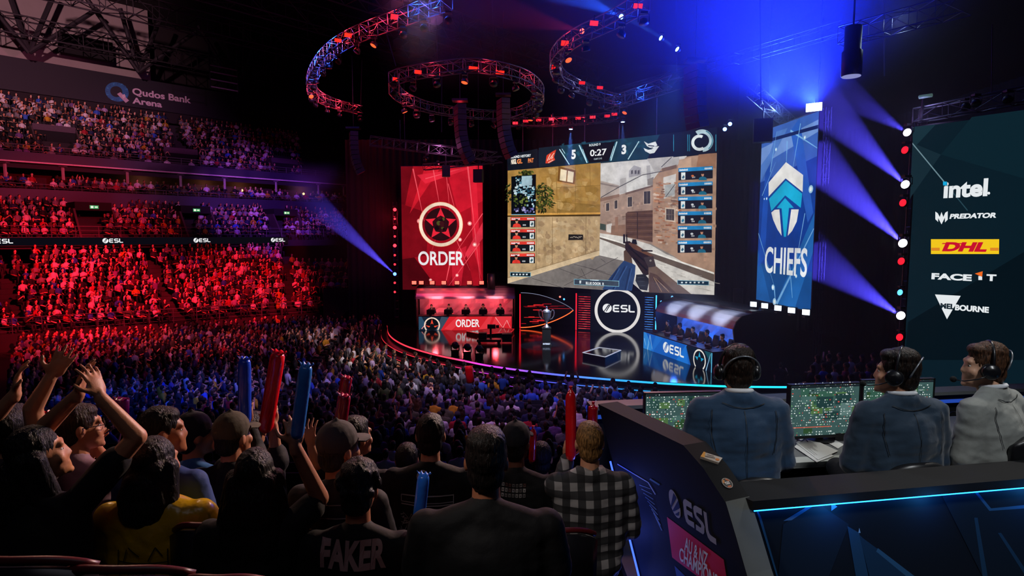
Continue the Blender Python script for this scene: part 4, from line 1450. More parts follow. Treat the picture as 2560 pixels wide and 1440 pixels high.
def head_shape(mb, ps, ears=True):
    h = lambda x, y, z: H_(ps, x, y, z)
    r = ps.hrot
    ell(mb, h(0, -.012, .022), (.075, .094, .102), r)
    ell(mb, h(0, .03, -.03), (.064, .07, .088), r)
    ell(mb, h(0, .046, -.082), (.05, .054, .042), r)
    cap(mb, h(0, .084, .010), h(0, .101, -.028), .010, .011)
    cap(mb, h(-.012, .096, -.034), h(.012, .096, -.034), .0085)
    cap(mb, h(-.032, .076, .028), h(.032, .076, .028), .015)
    cap(mb, h(-.02, .088, -.066), h(.02, .088, -.066), .0085)
    cap(mb, h(-.017, .086, -.079), h(.017, .086, -.079), .009)
    ell(mb, h(0, .086, -.106), (.024, .018, .016), r)
    for k in (-1, 1):
        ell(mb, h(k * .042, .062, -.03), (.024, .024, .026), r)
        if ears:
            ell(mb, h(k * .077, -.008, -.008), (.011, .022, .034), r @ Matrix.Rotation(k * .3, 3, 'Z'))
    cap(mb, ps.neck + Vector((0, -.0, -.05)), h(0, -.022, -.06), .062, .054)
def hair_shape(mb, ps, style):
    h = lambda x, y, z: H_(ps, x, y, z)
    r = ps.hrot
    ell(mb, h(0, -.022, .036), (.083, .1, .102), r)
    if style in ('short', 'crop', 'tidy', 'curly'):
        ell(mb, h(0, -.052, -.03), (.072, .06, .072), r)
        ell(mb, h(0, .015, .083), (.064, .062, .042), r)
    if style in ('tidy', 'curly'):
        ell(mb, h(.0, .028, .098), (.066, .055, .035), r)
        ell(mb, h(0, -.03, .09), (.078, .085, .06), r)
    if style == 'curly':
        g = random.Random(4)
        for i in range(60):
            t, p = g.uniform(0, 2 * PI), g.uniform(-.4, 1.4)
            ell(mb, h(.085 * math.cos(t) * math.cos(p), -.022 + .1 * math.sin(t) * math.cos(p) * (1 if math.sin(t) < 0 else .75), .036 + .102 * math.sin(p)), (.02,) * 3)
    if style in ('long', 'mid'):
        K_, Wd = (.62, .8) if style == 'mid' else (1, 1)
        ell(mb, h(0, -.05, -.05), (.098, .075, .13), r)
        b0 = ps.head + ps.hrot @ Vector((0, -.06, 0))
        ell(mb, b0 + Vector((0, -.03, -.16 * K_)), (.125 * Wd, .06, .17 * K_))
        ell(mb, b0 + Vector((0, -.045, -.30 * K_)), (.135 * Wd, .055, .15 * K_))
        for i, x in enumerate((-.11, -.08, -.04, 0, .04, .08, .11)):
            p = b0 + ps.hrot @ Vector((x * .8, .045 if abs(x) > .1 else 0, -.0))
            q = b0 + Vector((x * 1.15 * Wd, -.035 if abs(x) < .1 else .0, -.24 * K_))
            e = q + Vector((x * .12, .02, (-.2 - .05 * ((i * 5) % 3)) * K_))
            cap(mb, p, q, .04, .042)
            cap(mb, q, e, .042, .018)
def cap_hat(mb, ps, back=True):
    h = lambda x, y, z: H_(ps, x, y, z)
    ell(mb, h(0, -.018, .05), (.09, .108, .098), ps.hrot)
    cap(mb, h(0, -.018, .148), h(0, -.018, .152), .012)
def brim(mb, ps):
    h = lambda x, y, z: H_(ps, x, y, z)
    pts = []
    for i in range(9):
        a = -1.15 + 2.3 * i / 8
        pts.append((.082 * math.sin(a) / .91, a))
    top, bot = [], []
    for i in range(9):
        a = -1.25 + 2.5 * i / 8
        x0, y0 = .083 * math.sin(a), .03 + .055 * math.cos(a)
        x1, y1 = .078 * math.sin(a), .06 + .115 * math.cos(a)
        top.append((h(x0, y0, .045), h(x1, y1, .03)))
    vs, fs = [], []
    for a, b in top:
        vs += [a, b, a + Vector((0, 0, -.006)), b + Vector((0, 0, -.006))]
    for i in range(8):
        k, l = i * 4, i * 4 + 4
        fs += [(k, k + 1, l + 1, l), (k + 2, l + 2, l + 3, k + 3), (k + 1, k + 3, l + 3, l + 1)]
    mb.add(vs, fs)

import time
TT = {}
def person(name, ps, loc, yaw, label, skin, hair, hstyle, shirt, pants='1b1c22', sleeve=.62, voxel=.009, cat='person', group=None, hat=None, jacket=False, eyes=False, scale=1.0, shirt_mat=None, hvox=.007, collar=None, folds=None):
    """one continuous body; hair, garments and hat are its children"""
    e = bpy.data.objects.new(name, None)
    mb = MB()
    torso(mb, ps)
    legs(mb, ps)
    for k in (-1, 1):
        arm(mb, ps, k, 0, 2)
    head_shape(mb, ps)
    body = link(name, remesh(mb, voxel, 4), None, [skin_mat(skin)])
    bpy.data.objects.remove(e)
    tag(body, label, cat, group)
    body.location, body.rotation_euler, body.scale = loc, (0, 0, yaw), (scale,) * 3
    g = .014 if not jacket else .024
    mb = MB()
    torso(mb, ps, g)
    for k in (-1, 1):
        arm(mb, ps, k, g + .004, sleeve if sleeve <= 1 else sleeve, False)
    if jacket:
        # collar and skirt of the jacket
        for i in range(9):
            a = PI * (-.1 + 1.2 * i / 8)
            c = ps.neck + Vector((.074 * math.cos(a), -.068 * math.sin(a) - .004, .026))
            ell(mb, c, (.022, .018, .04))
        ell(mb, ps.sp(0, -.01, .02), (.185 * ps.wide, .135 * ps.girth, .13))
    else:
        cap(mb, ps.sp(0, -.01, .5), ps.neck + Vector((0, 0, .02)), .085, .068)
    sh = link('jacket' if jacket else 'shirt', remesh(mb, max(voxel, .01), 12, folds or ((.012, 7, 22) if jacket else (.006, 9, 18))), body, [shirt_mat or cloth(shirt, .75 if not jacket else .7)])
    if collar:
        mb = MB()
        pts = [ps.neck + Vector((.064 * math.cos(PI * t), -.058 * math.sin(PI * t), .056 + .012 * math.sin(PI * t))) for t in [i / 10 for i in range(-2, 13)]]
        mb.tube(pts, .013, 8)
        mb.build('collar', cloth(collar), body, True, local=True)
    mb = MB()
    legs(mb, ps, .012, False)
    ell(mb, Vector((0, 0, -.01)), (.172 * ps.wide, .12 * ps.girth, .11))
    link('trousers', remesh(mb, .015, 2), body, [cloth(pants)])
    if hstyle and hstyle != 'bald':
        mb = MB()
        hair_shape(mb, ps, hstyle)
        link('hair', remesh(mb, hvox, 2, {'long': (.005, 95, 3), 'mid': (.005, 95, 3), 'curly': (.006, 40, 40)}.get(hstyle, (.0035, 150, 60))), body, [hair_mat(hair)])
    if hat:
        mb = MB()
        cap_hat(mb, ps)
        ht = link('cap', remesh(mb, .008, 3), body, [cloth(hat)])
        m2 = MB()
        brim(m2, ps)
        m2.build('brim', cloth(hat), ht, True, local=True)
    if eyes:
        for k in (-1, 1):
            m = MB()
            m.ball(H_(ps, k * .031, .0725, .004), .0105, 10, 8)
            m.ball(H_(ps, k * .031, .0785, .004), .0062, 8, 6, mi=1)
            m.build('eye', [mat('eye_white', '#d8d2cc', .3), mat('eye_iris', '#2a1c14', .2)], body, True, local=True)
    return body
def yawm(a):
    return Matrix.Rotation(a, 3, 'Z')
def sit_at(ps, px, py, d, yaw, scale=1.0):
    """root position that brings the head's centre to the given pixel and distance"""
    hp = W(px, py, d)
    return hp - yawm(yaw) @ (ps.head * scale)
def reach(ps, k, loc, yaw, elbow, wrist, hd, n=(0, 1, 0), curl=.3, scale=1.0):
    inv = yawm(-yaw)
    f = lambda p: (inv @ (Vector(p) - loc)) / scale
    e, h = f(elbow), f(wrist)
    hd = inv @ Vector(hd) if hd is not None else (h - e)
    ps.arms[k] = (e, h, hd.normalized(), inv @ Vector(n), curl)
    # let the shoulder follow a raised arm a little
    if e.z > ps.sh[k].z:
        ps.sh[k] = ps.sh[k] + Vector((-k * .015, 0, .04))

# ================================================================ the nearest spectators
FAN = dict(group=None)
def hero(px, py, d, yaw, label, skin, hair, hstyle, shirt, arms=None, lean=.05, hy=0, hp=0, wide=1, girth=1, voxel=.01, scale=1.0, stand=False, nk=.188, **kw):
    ps = Pose(lean, hy, hp, wide, stand, girth, 0, nk)
    loc = sit_at(ps, px, py, d, yaw, scale)
    for a in arms or ():
        k, e, h, hd, n, curl = a
        we, wh = W(*e), W(*h)
        reach(ps, k, loc, yaw, we, wh, hd, n, curl, scale)
    return person('person', ps, loc, yaw, label, skin, hair, hstyle, shirt, voxel=voxel, scale=scale, **kw), ps
UP = (0, .1, 1)
hA, psA = hero(1216, 1152, 2.3, .0, 'broad man in plain black T-shirt with thick dark hair, nearest the camera', 'a9694b', '17110f', 'tidy', '09090c', wide=1.22, girth=1.25, hp=.05, scale=1.02)
hB, psB = hero(898, 1222, 2.6, .0, 'curly dark haired person whose black T-shirt back carries large pale lettering', 'b87a5a', '15110f', 'curly', '09090c', wide=1.02)
hC, psC = hero(640, 1190, 2.6, .1, 'person with long black hair raising a blue inflatable stick', 'b57a5c', '0d0b0c', 'long', '09090c', arms=[
    (1, (800, 1245, 2.65), (738, 1118, 2.55), (-.05, .1, 1), (-.4, .8, .1), 1.0)], voxel=.006)
hD, psD = hero(393, 1158, 2.75, .0, 'person with long dark hair in a glossy yellow jacket', 'b57a5c', '151112', 'mid', 'a5800f', sleeve=1.95, jacket=True, shirt_mat=mat('yellow_satin', '#c29a0a', .3, 0, spec=.7, var=.3, scale=6, bump=.6, bscale=10), hy=-.3, folds=(.022, 5, 8), wide=1.12)
hE, psE = hero(100, 1135, 2.55, .1, 'black clad person with long black hair clapping both hands overhead', 'c0835f', '0b0a0b', 'long', '09090c', arms=[
    (1, (343, 1092, 2.6), (252, 995, 2.55), (-.35, .1, .9), (-.9, .2, -.2), .25), (-1, (118, 1062, 2.65), (196, 985, 2.6), (.25, .1, 1), (.9, .2, -.3), .3)], hy=-1.0, hp=.15, voxel=.006, eyes=True)
hF, psF = hero(203, 1068, 3.1, -.2, 'man with faded brown hair and glasses clapping, in a pale pink shirt', 'b87a5a', '2a1a12', 'crop', '8f6f7c', arms=[
    (1, (285, 1180, 3.2), (246, 1125, 3.3), (-.3, .4, .9), (-.8, .1, 0), .4), (-1, (180, 1215, 3.1), (225, 1140, 3.3), (.2, .4, .9), (.8, 0, 0), .4)], hy=-.7, voxel=.006, eyes=True)
hG, psG = hero(410, 1078, 3.0, -.15, 'dark haired man in blue jersey turning right behind the yellow jacket', 'a9694b', '14100f', 'short', '27407c', hy=-.9, eyes=True)
hH, psH = hero(490, 1088, 3.45, -.1, 'person in dark cap and blue collared jersey beside the dark haired man', 'a9694b', '14100f', 'short', '2a5f9a', hy=-.7, hat='1a1a20')
hI, psI = hero(585, 1090, 3.3, -.1, 'person in olive cap and black hoodie holding up a blue inflatable stick', 'b87a5a', '17120f', 'crop', '09090c', hy=-.3, hat='4c4538', arms=[
    (1, (640, 1130, 3.45), (618, 1062, 3.45), (-.1, .1, 1), (-.3, .8, 0), 1.0)], voxel=.007, sleeve=1.9)
hJ, psJ = hero(634, 1075, 3.9, 0, 'black haired person raising a red inflatable stick behind the olive cap', 'c98f70', '0f0d0d', 'short', '1b1b22', arms=[
    (1, (688, 1120, 3.9), (684, 1062, 3.8), (-.15, .1, 1), (-.5, .8, 0), 1.0)], voxel=.006)
hK, psK = hero(850, 1122, 2.85, -.15, 'person in grey cloth cap and black striped shirt', 'b57a5c', '2a2220', 'crop', '1d1b20', hat='4a4442', hy=-.5)
hL, psL = hero(890, 1092, 3.5, -.15, 'dark haired person with raised open hand behind the grey cap', 'b57a5c', '120f0e', 'short', '18181d', hy=-.5, arms=[
    (-1, (795, 1160, 3.4), (779, 1118, 3.4), (-.15, .1, 1), (.3, .9, 0), .35)], voxel=.006)
hM, psM = hero(1077, 1088, 3.35, .0, 'black haired man in black T-shirt with white printed back', 'c98f70', '0e0c0d', 'short', '09090c', wide=1.08)
hN, psN = hero(1292, 1108, 3.65, -.15, 'man in dark baseball cap and black printed T-shirt', '6e4433', '120f0e', 'crop', '09090c', hat='23242b', hy=-.25, wide=1.08)
def plaid():
    m = mat('plaid_flannel', '#6c6868', .85, var=.0)
    nt = m.node_tree
    b = nt.nodes['Principled BSDF']
    tc = nt.nodes['Texture Coordinate']
    sep = nt.nodes.new('ShaderNodeSeparateXYZ')
    nt.links.new(tc.outputs['Object'], sep.inputs[0])
    f = []
    for ax in ('X', 'Z'):
        d = nt.nodes.new('ShaderNodeMath'); d.operation = 'MULTIPLY'; d.inputs[1].default_value = 11.5
        nt.links.new(sep.outputs[ax], d.inputs[0])
        fr = nt.nodes.new('ShaderNodeMath'); fr.operation = 'FRACT'
        nt.links.new(d.outputs[0], fr.inputs[0])
        g = nt.nodes.new('ShaderNodeMath'); g.operation = 'GREATER_THAN'; g.inputs[1].default_value = .5
        nt.links.new(fr.outputs[0], g.inputs[0])
        f.append(g)
    ad = nt.nodes.new('ShaderNodeMath'); ad.operation = 'ADD'
    nt.links.new(f[0].outputs[0], ad.inputs[0]); nt.links.new(f[1].outputs[0], ad.inputs[1])
    cr = nt.nodes.new('ShaderNodeValToRGB')
    cr.color_ramp.interpolation = 'CONSTANT'
    cr.color_ramp.elements[0].color = (.010, .010, .012, 1)
    e = cr.color_ramp.elements.new(.4); e.color = (.035, .035, .038, 1)
    cr.color_ramp.elements[-1].position = .9
    cr.color_ramp.elements[-1].color = (.30, .29, .29, 1)
    h = nt.nodes.new('ShaderNodeMath'); h.operation = 'MULTIPLY'; h.inputs[1].default_value = .5
    nt.links.new(ad.outputs[0], h.inputs[0]); nt.links.new(h.outputs[0], cr.inputs[0])
    nt.links.new(cr.outputs[0], b.inputs['Base Color'])
    return m
hO, psO = hero(1473, 1106, 3.45, .05, 'sandy haired person in black and grey checked shirt holding a red stick', 'c98f70', '7d5a33', 'short', '555555', shirt_mat=plaid(), sleeve=1.95, jacket=True, arms=[
    (-1, (1400, 1215, 3.6), (1418, 1150, 3.75), (.1, .1, 1), (.6, .8, 0), 1.0)], voxel=.007)
hX, psX = hero(32, 1072, 2.9, .0, 'dark haired person at the left frame edge reaching both hands up', 'c28a66', '120f0e', 'short', '3b3036', arms=[
    (-1, (-40, 1075, 2.8), (38, 985, 2.8), (.15, .1, 1), (.8, .5, 0), .35), (1, (82, 1022, 2.8), (126, 945, 2.8), (.55, .1, .85), (-.6, .6, 0), .2)], hy=.2, voxel=.006)
hP, psP = hero(1018, 1150, 4.2, 0, 'dark haired person half hidden left of the white printed T-shirt', 'b57a5c', '1a1412', 'short', '1a1a20')
hR, psR = hero(1352, 1146, 4.3, 0, 'dark haired person half hidden right of the dark baseball cap', 'b57a5c', '120f0e', 'short', '1d1a22')
hS, psS = hero(1560, 1245, 3.0, 0, 'person in dark jacket low beside the casting booth wall', 'b57a5c', '15110f', 'crop', '20242b', sleeve=1.9) if False else (None, None)
# prints on the shirts' backs, laid on the cloth
def back_art(body, ps, z, half=.16):
    """flat print following the shirt's back: a plane just behind it"""
    s = body.scale[0]
    rot = yawm(body.rotation_euler.z)
    return rot, s
def subdiv(a, n=2):
    f2, c2, m2 = [], [], []
    for f, c, m in zip(a.f, a.c, a.m):
        if len(f) > 4 and n > 1:
            a.v.append(tuple(sum((Vector(a.v[i]) for i in f), Vector()) / len(f)))
            k = len(a.v) - 1
            for i in range(len(f)):
                f2.append([f[i], f[(i + 1) % len(f)], k]); c2.append(c); m2.append(m)
        else:
            f2.append(f); c2.append(c); m2.append(m)
    a.f, a.c, a.m = f2, c2, m2
    for _ in range(n):
        f2, c2, m2 = [], [], []
        for f, c, m in zip(a.f, a.c, a.m):
            P = [Vector(a.v[i]) for i in f]
            if len(f) == 3 or len(f) == 4:
                k = len(a.v)
                mids = [(P[i] + P[(i + 1) % len(P)]) / 2 for i in range(len(P))]
                cc = sum(P, Vector()) / len(P)
                a.v += [tuple(q) for q in mids] + [tuple(cc)]
                for i in range(len(f)):
                    f2.append([f[i], k + i, k + len(f), k + (i - 1) % len(f)])
                    c2.append(c); m2.append(m)
            else:
                f2.append(f); c2.append(c); m2.append(m)
        a.f, a.c, a.m = f2, c2, m2
def print_on(body, name, draw, ps, zc, nsub=3):
    """drapes flat artwork onto the shirt: each vertex is pushed onto the cloth from behind"""
    sh = [c for c in body.children if c.name.split('.')[0] in ('shirt', 'jacket')][0]
    a = Art((0, 0, 0), (1, 0, 0), (0, 0, 1), eps=0.0012)
    a.N = Vector((0, -1, 0))
    draw(a)
    subdiv(a, nsub)
    vs = []
    for v in a.v:
        lay = -v[1]
        ok, hit, nrm, _ = sh.ray_cast(Vector((v[0], -.8, v[2] + zc)), Vector((0, 1, 0)))
        y = hit.y if ok else -.14
        vs.append((v[0], y - .006 - lay, v[2] + zc))
    a.v = vs
    o = a.build(name, INK, body, local=True)
    return o
def fine_text(a, t, x, z, h, col, bold=.03, width=None, ang=0):
    a.text(t, x, z, h, col, 1, bold, 1, width, 'c', ang)
print_on(hB, 'back_lettering', lambda a: fine_text(a, 'FAKER', .0, 0, .105, '#b8928e', .045, .285), psB, .43, 1)
def printM(a):
    a.disc((-.03, .20), .036, '#b9b5b3', 1, 18)
    for o in (-.014, .006):
        a.line((-.03 + o - .012, .172), (-.03 + o + .02, .228), .009, '#16161b', 2, .014)
    for z, w_ in ((.105, .006), (.068, .004), (.055, .006), (-.12, .004), (-.16, .004)):
        a.line((-.15, z), (.14, z - .004), w_, '#a5a1a0', 1)
    a.line((.14, .105), (.14, .055), .004, '#a5a1a0', 1)
    a.line((-.15, .105), (-.15, .07), .004, '#a5a1a0', 1)
    g = random.Random(2)
    for s_ in (-1, 1):
        for i in range(34):
            x, z = s_ * g.uniform(.05, .15), g.uniform(-.09, 0)
            t = g.uniform(0, PI)
            l = g.uniform(.015, .05)
            a.line((x - l * math.cos(t) * .5, z - l * math.sin(t) * .5), (x + l * math.cos(t) * .5, z + l * math.sin(t) * .5), .003, g.choice(['#c2bebc', '#77706e', '#9a9492']), 1)
print_on(hM, 'back_print', printM, psM, .32, 2)
def printN(a):
    g = random.Random(9)
    for r in range(3):
        for i in range(7):
            x = -.075 + i * .022
            z = .03 - r * .028
            a.rect(x, z, x + .016, z + .02, g.choice(['#8a8482', '#6a6462', '#5a3a34', '#a39d9a']), 1)
            a.rect(x + .005, z + .006, x + .011, z + .013, '#141418', 2)
print_on(hN, 'back_print', printN, psN, .46)
def printK(a):
    for i in range(7):
        a.line((-.17, -.12 + i * .055), (.17, -.118 + i * .055), .005, '#8f8784', 1)
print_on(hK, 'shirt_stripes', printK, psK, .28)
def printD(a):
    g = random.Random(6)
    for p, q in (((-.11, .02), (.12, .02)), ((-.11, -.07), (.12, -.075)), ((-.11, .07), (-.11, -.07)), ((.12, .08), (.12, -.07)), ((-.08, .02), (-.06, .08)), ((.04, .03), (.07, .09)), ((.07, .09), (.1, .05)), ((-.05, .09), (.0, .05))):
        a.line(p, q, .005, '#1d1a12', 1)
    fine_text(a, 'GAMER', .0, -.045, .042, '#1d1a12', .02, .13)
    for i in range(7):
        a.rect(-.05 + i * .016, -.1, -.04 + i * .016, -.088, '#1d1a12', 1)
print_on(hD, 'back_print', printD, psD, .30)

# glasses worn by the clapping man
def glasses(body, ps, label):
    e = empty('glasses', (0, 0, 0), label, 'glasses')
    Mx = wmat(body)
    e.location = Mx @ H_(ps, 0, .1, 0)
    f = lambda x, y, z: Mx @ H_(ps, x, y, z)
    for k in (-1, 1):
        MB().tube([f(k * .032 + .022 * math.cos(t), .102, .004 + .018 * math.sin(t)) for t in [2 * PI * i / 14 for i in range(14)]], .002, 5, close=True).build('rim', M_case, e)
        MB().tube([f(k * .054, .1, .008), f(k * .076, .06, .012), f(k * .08, -.005, .012), f(k * .08, -.02, -.005)], .002, 5).build('temple', M_case, e)
glasses(hF, psF, 'thin dark glasses on the clapping man in pale pink')

# ---------------------------------------------------------------- inflatable clapping sticks
def stick_mat(h):
    m = mat('inflated_film_' + h, '#' + h, .22, 0, spec=.7, var=.18, scale=9, bump=.25, bscale=22, coat=.3)
    b = m.node_tree.nodes['Principled BSDF']
    b.inputs['Subsurface Weight'].default_value = .35
    b.inputs['Subsurface Radius'].default_value = (.05, .05, .05)
    return m
def stick(p, q, r, h, label, name='inflatable_stick', crimp=True, printc=None):
    p, q = Vector(p), Vector(q)
    e = empty(name, p, label, 'inflatable stick', 'inflatable clapping sticks')
    d = (q - p)
    L = d.length
    d.normalize()
    side = d.cross(Vector((0, 1, 0))).normalized()
    if crimp:
        prof = [(.35, 0), (.8, .03), (1, .09), (1, .5), (.99, .85), (.93, .93), (.72, .97)]
    else:
        prof = [(.3, 0), (.85, .04), (1, .1), (1, .55), (1, .86), (.9, .93), (.6, .98), (.12, 1.0)]
    x = d.orthogonal().normalized()
    m = MB()
    pts = [p + d * L * t for _, t in prof]
    m.tube(pts, [r * k for k, _ in prof], 18)
    m.build('tube', stick_mat(h), e, True)
    if crimp:
        fwd = d.cross(side).normalized()
        m = MB()
        n = 10
        vs = []
        for j, (t, wd) in enumerate(((.965, .72), (1.0, 1.18))):
            for i in range(n + 1):
                u = -1 + 2 * i / n
                vs.append(p + d * (L * t + (.008 * math.sin(i * 2.1) if j else 0)) + side * u * r * wd + fwd * (r * (.7 if j == 0 else .22) * math.sqrt(max(0, 1 - u * u)) + .004 * math.sin(i * 3)))
        for j, (t, wd) in enumerate(((.965, .72), (1.0, 1.18))):
            for i in range(n + 1):
                u = -1 + 2 * i / n
                vs.append(p + d * (L * t + (.008 * math.sin(i * 2.1) if j else 0)) + side * u * r * wd - fwd * (r * (.7 if j == 0 else .22) * math.sqrt(max(0, 1 - u * u)) + .004 * math.sin(i * 3)))
        fs = []
        for i in range(n):
            fs.append((i, i + 1, n + 2 + i, n + 1 + i))
            fs.append((2 * n + 2 + i, 3 * n + 3 + i, 3 * n + 4 + i, 2 * n + 3 + i))
            fs.append((n + 1 + i, n + 2 + i, 3 * n + 4 + i, 3 * n + 3 + i))
        m.add(vs, fs)
        m.build('crimped_end', stick_mat(h), e, True)
    else:
        MB().lathe(q, [(.02, -.01), (.008, .01), (.012, .03)], 8, d).build('valve', stick_mat(h), e)
    if printc:
        m = Art(p + d * L * .3 + Vector((0, -r - .002, 0)), d, side, .001)
        m.build if False else None
    return e
stick(W(612, 1062, 3.42), W(611, 893, 3.42), .036, '2450e8', 'blue inflatable stick raised above the olive cap')
stick(W(662, 1082, 3.75), W(697, 876, 3.75), .046, 'ff1824', 'tall red inflatable stick raised left of the broad blue one')
stick(W(741, 1098, 2.5), W(766, 908, 2.5), .0285, '3f90f8', 'bright blue inflatable stick held by the long haired person')
stick(W(851, 1062, 3.3), W(862, 985, 3.3), .036, 'a3123a', 'short dark red inflatable stick above the grey cap')
stick(W(858, 990, 4.1), W(868, 940, 4.1), .04, 'a3123a', 'dark red inflatable stick farther off above the grey cap', crimp=True)
stick(W(1041, 1350, 2.6), W(1060, 1182, 2.6), .028, '2f7cf5', 'blue inflatable stick standing upright before the white printed T-shirt')
stick(W(1427, 1152, 3.7), W(1427, 977, 3.7), .034, 'ff1420', 'tall red inflatable stick held by the checked shirt', crimp=False)
stick(W(1481, 1068, 4.2), W(1483, 1014, 4.2), .036, 'e30b18', 'red inflatable stick behind the sandy haired head', crimp=False)
stick(W(1330, 1155, 4.0), W(1333, 1075, 4.0), .024, 'e30b18', 'slim red inflatable stick right of the dark baseball cap', crimp=False)
stick(W(301, 1042, 4.6), W(303, 995, 4.6), .058, 'd02a86', 'pink inflatable stick standing beyond the clapping hands')
stick(W(60, 1062, 3.3), W(112, 1035, 3.3), .03, 'd8101c', 'red inflatable stick lying low at the left frame edge', crimp=False)
stick(W(1176, 958, 24), W(1172, 915, 24), .17, 'e0101c', 'red inflatable stick waved in front of the stage edge')

# ---------------------------------------------------------------- folding seats of the nearest row
def seat(px, py, d, label, w_=.5):
    c = W(px, py, d)
    e = empty('folding_seat', c - Vector((0, 0, .5)), label, 'seat', 'dark red seats along the bottom edge')
    n = 14
    m = MB()
    pts = []
    for i in range(n + 1):
        t = -1 + 2 * i / n
        pts.append(c + Vector((t * w_ / 2, -.06 * (1 - t * t), -.05 * abs(t) ** 3)))
    m.tube(pts, .015, 8)
    m.build('top_roll', mat('seat_vinyl_red', '#5a1218', .4, spec=.6, var=.2), e, True)
    m = MB()
    vs, fs = [], []
    for j in range(4):
        for i in range(n + 1):
            t = -1 + 2 * i / n
            vs.append(c + Vector((t * w_ / 2 * (1 - .03 * j), -.06 * (1 - t * t) - .03 * j / 3 + .0, -.05 * abs(t) ** 3 - .02 - .15 * j)))
    for j in range(3):
        for i in range(n):
            k = j * (n + 1) + i
            fs.append((k, k + 1, k + n + 2, k + n + 1))
    m.add(vs, fs)
    o = m.build('backrest', mat('seat_shell', '#16161c', .3, spec=.6, var=.2), e, True)
    sd = o.modifiers.new('thick', 'SOLIDIFY')
    sd.thickness = .025
    m = MB()
    m.box(c + Vector((0, .22, -.5)), (w_ * .9, .42, .06))
    m.build('seat_pan', mat('seat_shell', '#16161c'), e)
    for s_ in (-1, 1):
        MB().box(c + Vector((s_ * w_ * .48, .12, -.62)), (.04, .3, .45)).build('bracket', M_dark, e)
seat(315, 1400, 1.95, 'dark red topped seat behind the yellow jacket', .46)
seat(565, 1422, 1.95, 'dark red topped seat between yellow jacket and long haired person', .3)
seat(60, 1378, 1.95, 'dark red topped seat at the lower left corner', .5)
seat(855, 1440, 2.0, 'dark red topped seat behind the lettered black T-shirt', .46)
seat(520, 1298, 2.6, 'dark red seat back beside the yellow jacket sleeve', .3)
seat(1400, 1312, 3.0, 'dark red seat back below the checked shirt', .36)

# ================================================================ casting booth at the right
ZC = CZ - 1.17
BF = CZ - 2.15                                     # booth floor
P0, P1 = WZ(1495, 1010, ZC), WZ(1708, 1113, ZC)
tdir = Vector((P1.x - P0.x, P1.y - P0.y, 0)).normalized()
nin = Vector((-tdir.y, tdir.x, 0))
if nin.x < 0: nin = -nin
sidep = Art(P0, tdir, (0, 0, 1), eps=.002)
pxp = lambda x, y: sidep.at(sidep.px(x, y), 0)
bt = empty('casting_booth', (1.9, 3.4, BF), 'black casting booth with sloped side wall and blue glowing trim', 'booth')
M_bt = mat('satin_black_laminate', '#17181b', .75, spec=.2, var=.25, scale=3, bump=.03, bscale=120)
M_btg = mat('grey_laminate', '#6f7371', .5, var=.15, scale=6)
prof = [pxp(*p) for p in ((1495, 1010), (1708, 1113), (1758, 1170), (1813, 1255), (1840, 1345), (1867, 1440), (1930, 1640), (1660, 1700), (1600, 1440), (1530, 1150))]
m = MB(); m.prism(prof, nin * .16)
m.build('side_wall', M_bt, bt)
# grey nosing on the sloping end
m = MB()
for p, q in zip(prof[3:6], prof[4:7]):
    off = Vector((0, -.004, .004))
    m.quad(p + off, q + off, q + off + nin * .16, p + off + nin * .16)
m.build('end_nosing', M_btg, bt)
# printed side: mark, red sign, lines
a = sidep
a.conv = lambda x, y: (x, y)
ink = a
def pline(p, q, w_, c, l=2):
    a.line(p, q, w_, c, l)
a.poly([(1668, 1292), (1810, 1399), (1826, 1500), (1696, 1405), (1681, 1393)], '#c01a24', 1)
a.poly([(1687, 1414), (1712, 1438), (1770, 1500), (1790, 1580), (1708, 1520)], '#16386c', 1)
GR = '#8d8b92'
Z6 = lambda pts: [(1640 + x / 6, 1200 + y / 6) for x, y in pts]
a.poly(Z6([(290 + 72 * math.cos(t) + 52 * math.sin(t), 356 + 60 * math.cos(t) * .35 + 214 * math.sin(t) * 1.0) for t in [2 * PI * i / 32 for i in range(32)]]), GR, 2)
a.poly(Z6([(275, 190), (322, 262), (240, 412), (232, 395)]), '#14151a', 3)
a.poly(Z6([(345, 300), (372, 400), (365, 418), (278, 468), (262, 455)]), '#14151a', 3)
a.poly(Z6([(365, 470), (352, 530), (325, 532), (298, 508)]), '#14151a', 3)
for pl in ([(415, 330), (425, 290), (450, 285), (540, 345), (548, 432), (470, 385), (462, 400), (468, 440), (552, 490), (562, 566), (478, 512), (490, 575), (505, 595), (580, 635), (586, 725), (490, 662), (462, 620), (436, 520)],
           [(568, 420), (578, 385), (605, 382), (695, 435), (700, 530), (622, 482), (612, 492), (620, 530), (715, 640), (738, 700), (735, 790), (718, 815), (612, 745), (605, 660), (678, 712), (690, 705), (685, 670), (600, 560), (580, 505)],
           [(720, 460), (768, 490), (795, 745), (812, 800), (830, 825), (910, 880), (918, 975), (825, 912), (790, 860), (762, 770)]):
    a.poly(Z6(pl), GR, 2)
for p, q in (((1545, 1160), (1622, 1206)), ((1622, 1206), (1640, 1236))):
    a.line(p, q, 2, '#9aa8c8', 2)
for i in range(9):
    a.line((1600 + i * 5, 1212 + i * 10), (1628 + i * 3.5, 1222 + i * 13), 1.6, '#5c7488', 2)
a.line((1626, 1197), (1650, 1212), 4, '#3a5d74', 2)
a.conv = None
U0 = a.px(1752, 1378)
U1 = a.px(1800, 1412)
def wall_line(t, xa, ya, xb, yb, hpx):
    (u0, v0), (u1, v1) = a.px(xa, ya), a.px(xb, yb)
    h = a.px(xa, ya - hpx)[1] - v0
    a.text(t, u0, v0, h, '#d9d2d6', 3, .02, 1, math.hypot(u1 - u0, v1 - v0), 'l', math.atan2(v1 - v0, u1 - u0))
wall_line('AU & NZ', 1713, 1373, 1770, 1417, 33)
wall_line('CHAMPIONSHIPS', 1700, 1398, 1832, 1500, 32)
